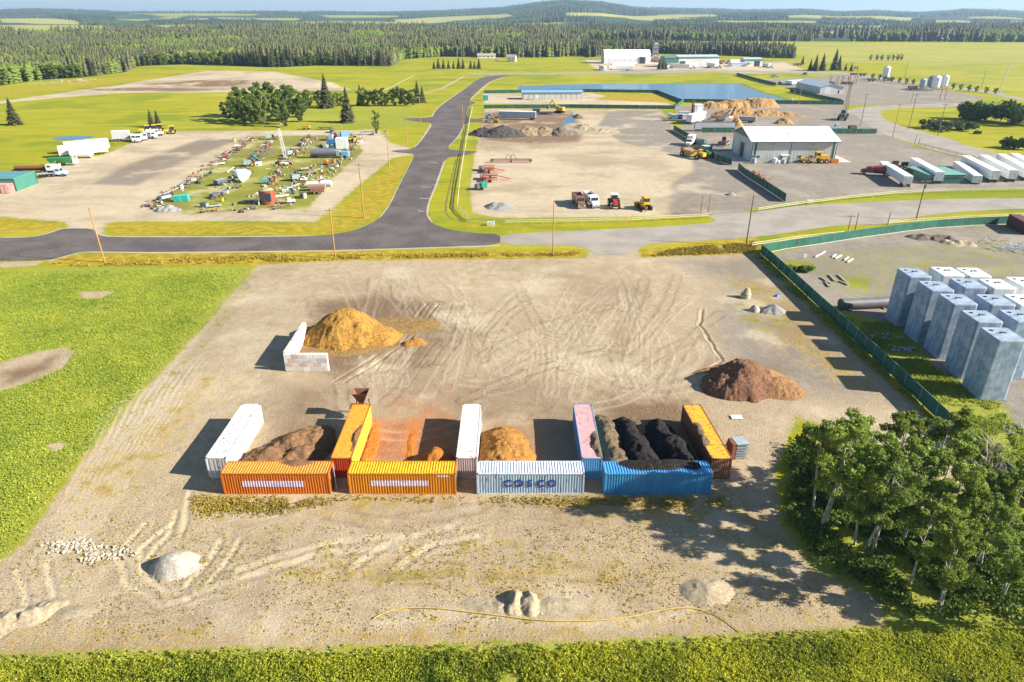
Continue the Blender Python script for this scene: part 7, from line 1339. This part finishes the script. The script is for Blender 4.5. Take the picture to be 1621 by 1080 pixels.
for px, py, lb in [(1353, 119, 'brown sign board on two posts by the highway junction'), (1491, 158, 'small red-brown sign frame at the gravel yard exit')]:
    x, y = at(px, py); t = empty('road_sign', (x, y, 0), 0, lb, 'sign'); part(t, 'post', DARK, ('l', -1.6, 0, 0, -1.6, 0, 7, .2), ('l', 1.6, 0, 0, 1.6, 0, 7, .2)); part(t, 'board', paint(.35, .14, .10) if 'board' in lb else paint(.5, .3, .2), ('b', 0, 0, 6.2, 3.6, .15, 2.2))
x, y = at(1264, 163.5); o = part(None, 'lamp_box', W_, ('b', 0, 0, 1.2, 1.8, 1.2, 2.2), ('b', 0, 0, 2.4, 2.0, 1.4, .2)); o.location = (at(1254, 163)[0], at(1254, 163)[1], 0); tag(o, 'small white pump box at the pond corner', 'pump box')
# ---------------- left yard: trailers, trucks, old farm machines ----------------
tr2((95, 250), (172, 243), 'long white ribbed trailer in front of its twin on the left yard', body=ribm((.72, .72, .68), 1.6), h=3.2, z=1.0, W=3)
tr2((104, 244), (174, 237), 'second long white trailer half hidden behind the first', body=ribm((.62, .66, .64), 1.6), h=3.4, z=1.0, W=3)
x, y = at(131, 250); t = empty('white_tank', (x, y, 0), R(12), 'round-ended white tank standing before the long white trailers', 'tank'); part(t, 'shell', W_, ('c', -3.6, 0, 2.0, 3.2, 0, 2.0, 1.9)); part(t, 'end_cap', W_, ('c', 3.2, 0, 2.0, 3.9, 0, 2.0, 1.9, 1.0)); part(t, 'skid', DARK, ('b', 0, 0, .15, 6, 2, .3))
tr2((180, 224), (207, 223), 'grey-white trailer at the left of the white truck group', body=ribm((.55, .56, .56), 1.2), h=3.2, W=2.8)
for px, py, rz, lb in [(213, 224, R(-60), 'white van-bodied truck beside the grey-white trailer'), (221, 224, R(-70), 'white truck, second in the white group'), (229, 221, R(-60), 'white truck, third in the white group'), (238, 219, R(-20), 'white pickup-like truck near the yellow machines'), (246, 215, R(10), 'last white flat truck pointing to the yellow machines')]:
    truck(px, py, rz, lb, W_, W_ if px != 229 else None, 7, nm='old_truck', group='white trucks in the left yard')
for px, py, lb in [(232, 211, 'yellow combine-like machine, left of the yellow group'), (243, 210, 'yellow and rusty machine in the middle of the yellow group'), (252, 209, 'bright yellow machine at the end of the yellow group'), (271, 212, 'lone small yellow machine on the bare yard edge')]: tractor(px, py, R(200), lb, paint(.80, .55, .03), YEL, 1.2, nm='yellow_machine', cat='machine')
x, y = at(186, 227); scrap('row of small rusty implements below the grey-white trailer', 187, 228, BRN, 26, 2.2, 11, 'implements', 1.4)
x, y = at(103, 262); t = empty('grain_cart', (x, y, 0), R(10), 'dark green grain cart with a pale end on the left yard', 'grain cart'); part(t, 'tub', GRNP, ('b', -1, 0, 1.9, 6.5, 2.4, 1.8, 0, 1.25, 1.2)); part(t, 'auger', paint(.6, .75, .3), ('l', 2.8, 0, .8, 3.3, 0, 3.6, .4)); part(t, 'end_panel', W_, ('b', 3.8, 0, 1.6, 1.2, 2, 1.6)); wheels(t, [(-1, 1.3), (-1, -1.3)], .9, .5, YEL)
for a, b_, lb, m_ in [((110, 258), (124, 257), 'flat blue-grey trailer behind the green grain cart', GRY), ((68, 268), (90, 267), 'thin dark flatbed between the cart and the logs', DGRY), ((60, 281), (92, 279), 'blue-grey flatbed truck bed right of the green shed', GRY)]: frame_trailer(a, b_, lb, m_)
truck(92, 279, R(8), 'pale blue-white truck cab at the end of the flatbed', paint(.55, .68, .8), None, 6, nm='old_truck')
x, y = at(50, 273); t = empty('log_trailer', (x, y, 0), R(4), 'long rusty pipe bundle on a trailer behind the green shed', 'trailer'); part(t, 'bundle', BRN, ('c', -5, 0, 1.7, 7, 0, 1.7, .75)); part(t, 'deck', DARK, ('b', 0, 0, .9, 12, 2, .25)); part(t, 'cab', W_, ('b', 8.4, 0, 1.6, 2.4, 2.2, 1.9)); wheels(t, [(-4, 1), (-4, -1), (8, 1), (8, -1)], .5, .35)
truck(80, 273, R(5), 'small white truck beside the rusty pipe bundle', W_, None, 5.5, nm='old_truck')
# log debris at the forest edge
for i, px in enumerate((70, 95, 112, 130, 145)): scrap(['grey brush pile, leftmost along the forest edge', 'grey brush pile, second along the forest edge', 'grey brush pile in the middle along the forest edge', 'grey brush pile, fourth along the forest edge', 'grey brush pile, rightmost along the forest edge'][i], px, 134 - i * 1.6, pm((.42, .36, .28), .9, .3), 40, 5.0, 20 + i, 'brush pile', 2.0, 'brush_pile')
# rows of junk
AQ = paint(.22, .38, .36, .45); PAL = paint(.50, .46, .36, .4); RST = BRN; BLK_ = DGRY; REDJ = paint(.30, .06, .04, .45); ORJ = paint(.62, .22, .04, .3); CRM = paint(.58, .52, .38, .4); PNK = paint(.42, .28, .25, .4)
def junk(kind, px, py, rz, m, lb, s=1.0, m2=None):
    x, y = at(px, py); m2 = m2 or DGRY; s *= .78; nm = {'seeder': 'seed_drill', 'wagon': 'box_wagon', 'auger': 'grain_auger', 'rake': 'hay_rake', 'tank': 'old_tank', 'truck': 'old_truck', 'box': 'crate', 'combine': 'old_combine', 'plow': 'plough', 'pipes': 'pipe_rack', 'drum': 'barrel', 'baler': 'baler', 'wheelset': 'axle'}[kind]
    t = empty(nm, (x, y, 0), R(rz), lb, nm.replace('_', ' ').replace('old ', '')); t.scale = (s,) * 3
    if kind == 'seeder': part(t, 'frame', m, ('b', 0, 0, .8, 1.8, 4, .2), ('l', .9, 0, .7, 3.2, 0, .5, .15)); part(t, 'hopper', m, ('b', 0, 0, 1.4, .8, 3.8, .7, 0, 1.3, 1)); part(t, 'disc_row', m2, *[('c', -.8, -1.8 + k * .6, .35, -.7, -1.8 + k * .6, .35, .34) for k in range(7)]); wheels(t, [(0, 2.1), (0, -2.1)], .5, .25)
    elif kind == 'wagon': part(t, 'box', m, ('b', 0, 0, 1.5, 4.4, 2.1, 1.2, 0, 1.05, 1.15)); part(t, 'load', m2, ('b', 0, 0, 2.13, 4.2, 2.1, .06)); part(t, 'drawbar', DARK, ('l', 2.2, 0, .7, 4, 0, .5, .12)); wheels(t, [(1.4, 1), (1.4, -1), (-1.4, 1), (-1.4, -1)], .45, .25)
    elif kind == 'auger': part(t, 'tube', m, ('c', -3.2, 0, .7, 3.6, 0, 2.4, .2)); part(t, 'leg', m2, ('l', 0, 1, 0, 1, 0, 2.2, .12), ('l', 0, -1, 0, 1, 0, 2.2, .12)); part(t, 'hopper', m, ('b', -3.2, 0, .6, 1, 1, .7, 0, 1.4, 1.4)); wheels(t, [(0, 1.1), (0, -1.1)], .4, .22)
    elif kind == 'rake': part(t, 'frame', m, ('b', 0, 0, .9, .2, 4.5, .2), ('l', 0, 0, .9, 2.6, 0, .5, .14), ('l', 0, 1.6, .9, 1.6, .2, .7, .1)); part(t, 'tine_wheel', m2, *[('c', -.4 + k * .05, -1.9 + k * .95, .6, -.32 + k * .05, -1.9 + k * .95, .6, .55) for k in range(5)]); wheels(t, [(.3, 2.2), (.3, -2.2)], .4, .2)
    elif kind == 'tank': part(t, 'shell', m, ('c', -2.4, 0, 1.3, 2.4, 0, 1.3, 1.05)); part(t, 'end_cap', m2, ('c', 2.4, 0, 1.3, 2.7, 0, 1.3, 1.0, .5)); part(t, 'skid', DARK, ('b', 0, .6, .15, 4, .2, .3), ('b', 0, -.6, .15, 4, .2, .3))
    elif kind == 'truck': part(t, 'cab', m, ('b', 1.0, 0, 1.5, 1.5, 1.9, 1.4, 0, .85, .9)); part(t, 'hood', m, ('b', 2.4, 0, 1.1, 1.5, 1.4, .8)); part(t, 'window', GLASS, ('b', 1.0, 0, 1.8, 1.4, 1.5, .5)); part(t, 'bed', m2, ('b', -1.4, 0, 1.1, 3.4, 2, .5)); wheels(t, [(2.4, .9), (2.4, -.9), (-1.8, .9), (-1.8, -.9)], .42, .25)
    elif kind == 'box': part(t, 'body', m, ('b', 0, 0, .75, 2.2, 1.6, 1.4)); part(t, 'lid', m2, ('b', 0, 0, 1.5, 2.3, 1.7, .1)); part(t, 'skid', DARK, ('b', 0, 0, .04, 2, 1.4, .08))
    elif kind == 'combine': part(t, 'body', m, ('b', -.6, 0, 2.1, 4.2, 2.6, 2.0, 0, .9, .9)); part(t, 'cab', GLASS, ('b', 2.0, 0, 2.7, 1.2, 1.6, 1.6)); part(t, 'cab_roof', m, ('b', 2.0, 0, 3.55, 1.4, 1.8, .12)); part(t, 'header', m2, ('b', 3.8, 0, .7, 1.2, 4, .9)); part(t, 'chute', m, ('l', -.5, 1.2, 2.8, -3.2, 1.8, 3.2, .3)); wheels(t, [(1.4, 1.4), (1.4, -1.4)], .9, .5, YEL); wheels(t, [(-2, 1.1), (-2, -1.1)], .5, .3)
    elif kind == 'plow': part(t, 'beam', m, ('l', -2.6, -1.4, .8, 2.4, 1.2, .9, .2), ('l', 2.4, 1.2, .9, 3.4, 0, .6, .14)); part(t, 'share', m2, *[('b', -2.4 + k * 1.1, -1.3 + k * .58, .35, .5, .25, .7, .6) for k in range(5)]); wheels(t, [(-2.4, -1.7)], .4, .2)
    elif kind == 'pipes': part(t, 'rack', m2, ('b', -1.6, 0, .25, .15, 1.6, .5), ('b', 1.6, 0, .25, .15, 1.6, .5)); part(t, 'pipe', m, *[('c', -2.6, -.6 + k * .3, .65 + .1 * (k % 2), 2.6, -.6 + k * .3, .65, .12) for k in range(5)])
    elif kind == 'drum': part(t, 'shell', m, ('c', 0, 0, 0, 0, 0, 1.1, .45)); part(t, 'rim', m2, ('c', 0, 0, 1.1, 0, 0, 1.14, .47))
    elif kind == 'baler': part(t, 'chamber', m, ('c', 0, -.8, 1.3, 0, .8, 1.3, 1.1)); part(t, 'frame', m2, ('b', .3, 0, .6, 2.6, 1.8, .3), ('l', 1.6, 0, .6, 3.2, 0, .5, .14)); wheels(t, [(0, 1.1), (0, -1.1)], .5, .3)
    elif kind == 'wheelset': part(t, 'axle', m, ('c', 0, -1.2, .5, 0, 1.2, .5, .1)); wheels(t, [(0, 1.2), (0, -1.2)], .5, .25, m2); part(t, 'tongue', m, ('l', 0, 0, .5, 2.4, 0, .3, .14))
    return t
J = [('seeder', 237, 326, 20, PNK, 'rusty pink seed drill at the lowest left corner of the junkyard', .9), ('auger', 250, 318, 20, PAL, 'pale auger leaning toward the grey rubble heap', .8), ('wheelset', 246, 328, 40, W_, 'white wheel axle left of the grey rubble heap', .9),
     ('wagon', 262, 317, 60, GRY, 'grey wagon above the grey rubble heap', .9), ('auger', 272, 308, 50, PAL, 'long pale green auger behind the teal bins', .9), ('rake', 290, 297, 40, RST, 'rusty hay rake with white drums beside it', .9), ('drum', 288, 299, 0, W_, 'white barrel in the lower left junk row', 1.6),
     ('plow', 302, 292, 35, DGRY, 'dark plough in the left junk row below the wheels', 1), ('box', 307, 286, 30, CRM, 'cream crate in the left junk row', 1), ('seeder', 315, 290, 35, BLK_, 'dark seed drill in the left junk row', .8), ('rake', 325, 279, 30, GRNP, 'green-tinted rake near the dark tyres', .8), ('wheelset', 333, 276, 10, BLK_, 'pair of dark tyres in the left junk row', 1.2), ('plow', 329, 269, 10, RST, 'rusty plough right by the yard track', 1),
     ('box', 340, 262, 20, PAL, 'pale skid box halfway up the left junk row', 1), ('pipes', 348, 261, 40, W_, 'white pipe rack halfway up the left junk row', .9), ('baler', 357, 250, 30, REDJ, 'reddish round baler in the left junk row', 1), ('rake', 366, 242, 40, GRNP, 'green rake above the reddish baler', .8), ('seeder', 377, 238, 30, RST, 'rusty seed drill near the top of the left row', .9), ('truck', 381, 233, 20, RST, 'rusty old truck near the top of the left row', .9, W_), ('drum', 371, 224, 0, YEL, 'small yellow barrel at the top of the yard', 1.6), ('plow', 391, 224, 20, BLK_, 'dark plough at the very top of the left row', .9), ('wheelset', 398, 221, 0, RST, 'rusty axle at the very top of the left row', .9),
     ('wagon', 350, 293, 62, DGRY, 'dark wagon with a long shadow left of the leaning white bin', 1.1, GRY), ('seeder', 374, 281, 20, BLU, 'blue drill frame left of the leaning white bin', 1), ('auger', 366, 272, 70, W_, 'white auger behind the leaning white bin', .7),
     ('wagon', 341, 313, 65, DGRY, 'dark grey box wagon alone below the dark long wagon', .8), ('box', 358, 306, 0, W_, 'white flat crate below the dark long wagon', .8), ('rake', 378, 297, 0, RST, 'rusty and white rake below the leaning white bin', .8), ('drum', 352, 319, 0, YEL, 'yellow can in the lower middle junk row', 1.3), ('box', 324, 328, -10, AQ, 'aqua crate at the bottom of the second junk row', 1.1), ('plow', 332, 335, 10, ORJ, 'orange-red plough at the bottom of the second junk row', 1), ('pipes', 341, 328, 30, GRY, 'grey pipe rack at the bottom of the second junk row', .8),
     ('combine', 394, 263, 30, AQ, 'aqua old combine in the second junk row', .9), ('box', 409, 262, 30, W_, 'white slanted sheet beside the aqua combine', 1.3), ('seeder', 402, 251, 30, TEAL, 'teal seed drill above the aqua combine', 1), ('wheelset', 411, 249, 40, PNK, 'pinkish axle right of the teal drill', 1), ('plow', 419, 240, 30, RST, 'rusty plough above the teal drill', 1), ('truck', 421, 232, 30, REDJ, 'red old truck in the second junk row', .9, PAL), ('box', 430, 226, 20, CRM, 'cream box near the red old truck', 1), ('combine', 428, 221, 10, paint(.35, .5, .42), 'grey-green combine at the top of the second row', .8, RST),
     ('combine', 459, 247, 60, AQ, 'aqua combine beside the white lattice mast', .9), ('seeder', 451, 252, 20, PAL, 'pale drill at the foot of the white lattice mast', 1), ('truck', 446, 262, 160, RST, 'rusty truck just below the white lattice mast', 1, W_), ('rake', 455, 260, 80, GRY, 'grey rake just below the white lattice mast', .9), ('plow', 466, 238, 50, RST, 'rusty plough above the mast-side aqua combine', .9), ('seeder', 477, 231, 50, GRY, 'grey drill in the third junk row', 1), ('wheelset', 474, 239, 30, ORJ, 'orange axle in the third junk row', 1), ('rake', 481, 222, 20, PNK, 'pink-brown rake near the top of the third junk row', 1), ('baler', 489, 218, 10, paint(.3, .12, .15), 'plum baler at the top of the third junk row', .8),
     ('rake', 438, 274, 40, CRM, 'cream hoop frame in the lower third row', 1), ('plow', 430, 282, 20, PNK, 'pink plough left of the cream hoop frame', 1), ('wheelset', 446, 279, 60, W_, 'white axle right of the cream hoop frame', .9), ('combine', 423, 291, 0, paint(.2, .45, .4), 'small aqua machine above the red grain bin', .7), ('drum', 437, 288, 0, ORJ, 'orange drum above the red grain bin', 1.4),
     ('seeder', 470, 277, 30, DGRY, 'dark drill with blades left of the aqua swather', 1), ('combine', 470, 286, 40, AQ, 'aqua swather in the lower fourth row', .9, W_), ('wagon', 483, 270, 20, CRM, 'cream wagon above the aqua swather', .8), ('box', 480, 289, 10, RST, 'red-brown box with white lid right of the aqua swather', .9, W_), ('auger', 462, 302, 35, paint(.55, .65, .4), 'pale green auger crossing the lattice heap', 1), ('pipes', 446, 313, 30, W_, 'white pipes right of the red grain bin', 1), ('rake', 455, 300, 20, GRY, 'grey lattice rake below the aqua swather', 1.1), ('truck', 455, 322, 10, W_, 'white truck cab at the bottom of the fourth row', .9, PAL), ('seeder', 477, 313, 20, RST, 'rusty drill with cream drum near the yard track', .8), ('drum', 482, 314, 0, CRM, 'cream tank drum near the yard track', 2),
     ('auger', 499, 275, 45, PNK, 'pink-brown auger tube slanting up in the fourth row', .9, RST), ('baler', 516, 261, 0, ORJ, 'orange-red baler below the dark tank trailer', 1, REDJ), ('wheelset', 519, 265, 30, BLK_, 'dark axle under the orange-red baler', 1), ('drum', 529, 258, 0, ORJ, 'orange barrel right of the orange-red baler', 1.6), ('box', 533, 264, 0, W_, 'white block pile at the yard track edge', .7), ('drum', 508, 283, 0, W_, 'white drum under the slanting pink auger', 1.2), ('plow', 443, 330, 20, RST, 'brown plough at the bottom of the third row', .9), ('rake', 385, 335, 10, RST, 'brown rake at the bottom of the yard under the red bin shadow', .9), ('wheelset', 400, 331, 60, GRY, 'grey axle at the bottom of the yard', .9), ('pipes', 398, 320, 10, PAL, 'pale poles left of the red grain bin', 1),
     ('combine', 528, 232, 0, BLU, 'blue combine at the heart of the blue machine group', 1.2, DGRY), ('seeder', 537, 231, 0, BLU, 'bright blue drill right of the blue combine', 1.1), ('truck', 522, 236, 180, W_, 'white and blue truck left of the blue combine', 1, BLU), ('combine', 525, 222, 90, GRY, 'grey machine tower behind the blue combine', 1, DGRY), ('baler', 531, 218, 0, RST, 'rust-red baler behind the blue combine', 1.2), ('plow', 526, 245, 90, RST, 'dark rusty beam below the blue combine', 1), ('wheelset', 509, 233, 30, BLK_, 'dark axle left of the blue machine group', 1.3),
     ('combine', 563, 226, 200, YEL, 'yellow machine beside a white box at the end of the top row', .8, RST), ('box', 570, 226, 0, W_, 'white upright box right of the yellow machine', 1.3), ('rake', 548, 240, 30, PAL, 'pale scattered rake below the white container', .9), ('box', 540, 243, 0, CRM, 'cream crate below the white container', .8), ('plow', 553, 244, 60, PAL, 'pale plough in the east junk corner', .9), ('rake', 560, 237, 10, paint(.5, .45, .05), 'yellow rake in the east junk corner', .9), ('wheelset', 546, 250, 10, CRM, 'cream axle in the east junk corner', .9), ('wagon', 485, 205, 0, YEL, 'yellow wagon at the grass edge above the junk rows', 1, ORJ), ('pipes', 515, 205, 0, BLK_, 'dark pole pile at the grass edge above the junk rows', 1.6), ('seeder', 526, 210, 0, BLK_, 'dark drill at the grass edge above the junk rows', 1.2), ('pipes', 585, 209, 10, GRY, 'grey pile of rails by the lone slim poplar', 1.5), ('rake', 590, 213, 10, CRM, 'cream frame left of the lone slim poplar', 1), ('box', 611, 212, 0, CRM, 'cream stone block right of the lone slim poplar', 1)]
for j in J: junk(j[0], j[1], j[2], j[3], j[4], j[5], j[6] if len(j) > 6 else 1, j[7] if len(j) > 7 else None)
for px, lb in ((282, 'left teal square bin in the lower junk row'), (294, 'right teal square bin in the lower junk row')):
    x, y = at(px, 319 if px < 290 else 318); t = empty('square_bin', (x, y, 0), R(8), lb, 'bin'); part(t, 'body', paint(.04, .36, .30, .1), ('b', 0, 0, .85, 1.9, 1.9, 1.6)); part(t, 'lid', paint(.05, .5, .42), ('b', 0, 0, 1.7, 2.0, 2.0, .12)); part(t, 'skid', DARK, ('b', 0, 0, .03, 1.7, 1.7, .06))
x, y = at(267, 333); heap('rubble_heap', [(x, y, 1.5, 3.4, 2.6, 0)], 'grey rubble heap at the lowest corner of the junkyard', 'rubble', GVD, seed=97, res=.3, rough=.3)
x, y = at(385, 288); t = empty('leaning_bin', (x, y, 0), R(10), 'white round bin lying tilted in the second junk row', 'grain bin'); part(t, 'shell', paint(.72, .75, .85), ('c', -.6, 0, 1.9, 1.4, 0, 2.6, 2.3, 1.6)); part(t, 'nose', paint(.62, .66, .78), ('c', 1.4, 0, 2.6, 2.8, 0, 3.0, 1.6, .3)); part(t, 'rim', GRY, ('c', -.75, 0, 1.85, -.6, 0, 1.9, 2.35))
x, y = at(425, 322); t = empty('grain_bin', (x, y, 0), 0, 'broken red and black grain bin casting a long shadow', 'grain bin'); part(t, 'shell', REDJ, ('c', 0, 0, 0, 0, 0, 3.9, 2.3, 2.2)); part(t, 'dark_panel', pm((.05, .06, .06), .7), ('b', 1.0, -2.0, 2.3, 1.4, .5, 2.2), ('b', -.8, -2.05, 2.4, 1.2, .4, 1.8)); part(t, 'straw_top', pm((.40, .33, .18), .95, .3, bump=.1), ('c', 0, 0, 3.9, 0, 0, 4.4, 2.1, 1.2)); part(t, 'white_panel', W_, ('b', -2.2, -1.4, 1.8, .25, 1.4, 3.6, .3)); part(t, 'rim', RST, ('c', 0, 0, 3.8, 0, 0, 3.95, 2.25))
scrap('tangled grey and white lattice heap right of the red grain bin', 452, 304, pm((.55, .58, .55), .5, .3), 40, 1.9, 31, ht=1.6)
for px, py, L_n, m_, lb in [(477 + 24, 303, 0, W_, 'white tank, left of two on the twin beds'), (523, 301, 0, W_, 'white tank, right of two on the twin beds')]:
    x, y = at(px - 6, py - 6); t = empty('old_tank', (x, y, 0), 0, lb, 'tank'); part(t, 'shell', m_, ('c', -1.6, 0, 1.0, 1.6, 0, 1.0, .9)); part(t, 'skid', DARK, ('b', 0, 0, .1, 2.6, 1.2, .2))
for a, b_, m_, lb in [((488, 302), (516, 301), PNK, 'long grey-pink trailer bed in the lower east junk row'), ((492, 307), (514, 306), RST, 'low red-brown flatbed in front of the grey-pink trailer bed')]: trailer(*mid(a, b_), rot(a, b_), span(a, b_), lb, body=m_, roof=m_, h=.9, z=.8)
x, y = at(514, 250); t = empty('tank_trailer', (x, y, 0), R(1), 'long dark grey tank trailer with a blue tractor end', 'tank trailer'); part(t, 'barrel', paint(.16, .16, .2), ('c', -5, 0, 2.0, 4.2, 0, 2.0, 1.35)); part(t, 'chassis', DARK, ('b', 0, 0, .7, 11, 1, .3)); part(t, 'cab', paint(.15, .42, .65), ('b', 8.0, 0, 1.5, 2.6, 2.3, 1.8)); part(t, 'pump', GRY, ('b', 5.4, 0, 1.8, 1.6, 2, 1.8)); part(t, 'top_rail', GRY, ('b', 0, 0, 3.4, 8, .5, .1)); wheels(t, [(-4, 1.1), (-4, -1.1), (-2.8, 1.1), (-2.8, -1.1), (7.8, 1.1), (7.8, -1.1)], .55, .35)
x, y = at(546, 235); t = empty('white_container', (x - 1.0, y, 0), R(4), 'white cube container at the east of the blue machine group', 'container'); part(t, 'body', W_, ('b', 0, 0, 2.1, 4.4, 4, 4.0)); part(t, 'side', paint(.5, .5, .6), ('b', -2.23, 0, 2.1, .06, 3.9, 3.9)); part(t, 'roof', W_, ('b', 0, 0, 4.15, 4.5, 4.1, .1))
tr2((540, 222), (553, 221), 'blue box trailer behind the white cube container', body=paint(.16, .34, .58), roof=paint(.25, .4, .6), h=2.4)
x, y = at(452, 250); t = empty('lattice_mast', (x, y, 0), 0, 'leaning white lattice mast rising from the junk rows', 'mast'); t.rotation_euler = (0, R(-6), 0)
for a, b_ in ((-.5, -.5), (.5, -.5), (.5, .5), (-.5, .5)): part(t, 'leg', W_, ('l', a, b_, 0, a * .7, b_ * .7, 11, .12))
part(t, 'bracing', W_, *[('l', -.45 * (-1) ** k, -.45, k, .45 * (-1) ** k, -.45, k + 1, .08) for k in range(11)]); part(t, 'head', DGRY, ('b', 0, 0, 11.2, 1.6, .8, .3))
# small scrap lying between the machines, past counting
for i, (a, b_, lb) in enumerate([((240, 330), (400, 218), 'small rusty scrap littered along the left junk row'), ((325, 335), (432, 220), 'small scrap littered along the second junk row'), ((385, 335), (492, 218), 'small scrap littered along the third junk row'), ((440, 330), (500, 262), 'small scrap littered along the fourth junk row'), ((505, 290), (572, 218), 'small scrap littered along the eastern junk row')]):
    r = random.Random(i + 70); mb = [MB(), MB(), MB()]; A_, B_ = V(*a), V(*b_); n_ = int((B_ - A_).length * 1.4)
    for k in range(n_):
        p_ = A_.lerp(B_, r.random()); p_ = p_ + Vector((r.gauss(0, 1.6), r.gauss(0, 1.5), .1)); q = r.choice(mb); tpe = r.random()
        if tpe < .5: q.bar(p_, p_ + Vector((r.uniform(-1.3, 1.3), r.uniform(-1.3, 1.3), r.uniform(0, .8))), r.uniform(.08, .3), r.uniform(.06, .3))
        elif tpe < .8: q.box(p_.x, p_.y, .3, r.uniform(.3, 1.1), r.uniform(.3, .9), r.uniform(.3, .9), r.uniform(0, 3))
        else: q.cyl(p_, p_ + Vector((r.uniform(-.2, .2), .25, 0)), r.uniform(.25, .5), None, 8)
    vs = []; fs = []; mi = []
    for k, q in enumerate(mb): o_ = len(vs); vs += q.v; fs += [tuple(j + o_ for j in f) for f in q.f]; mi += [k] * len(q.f)
    me = bpy.data.meshes.new('scrap_litter'); me.from_pydata(vs, [], fs)
    for m_ in ((BRN, PAL, DGRY), (RST, GRY, DGRY), (BRN, AQ, PAL), (GRY, PNK, DGRY), (BRN, CRM, DGRY))[i]: me.materials.append(m_)
    me.polygons.foreach_set('material_index', mi); me.update(); tag(link(bpy.data.objects.new('scrap_litter', me)), lb, 'scrap', kind='stuff')
# ---------------- air ----------------
hz_ = MB().box(0, 11000, 150, 30000, 23000, 320).build('haze', None); hz_.data.materials.clear()
m, N, L, b = newmat('air'); N.remove(b); v = nd(N, 'ShaderNodeVolumePrincipled'); v.inputs['Color'].default_value = (.50, .74, 1.0, 1); v.inputs['Density'].default_value = HZD; v.inputs['Anisotropy'].default_value = .2
L.new(v.outputs[0], N['Material Output'].inputs['Volume']); hz_.data.materials.append(m)
tag(hz_, 'thin blue air haze over the far hills', 'haze', kind='stuff')
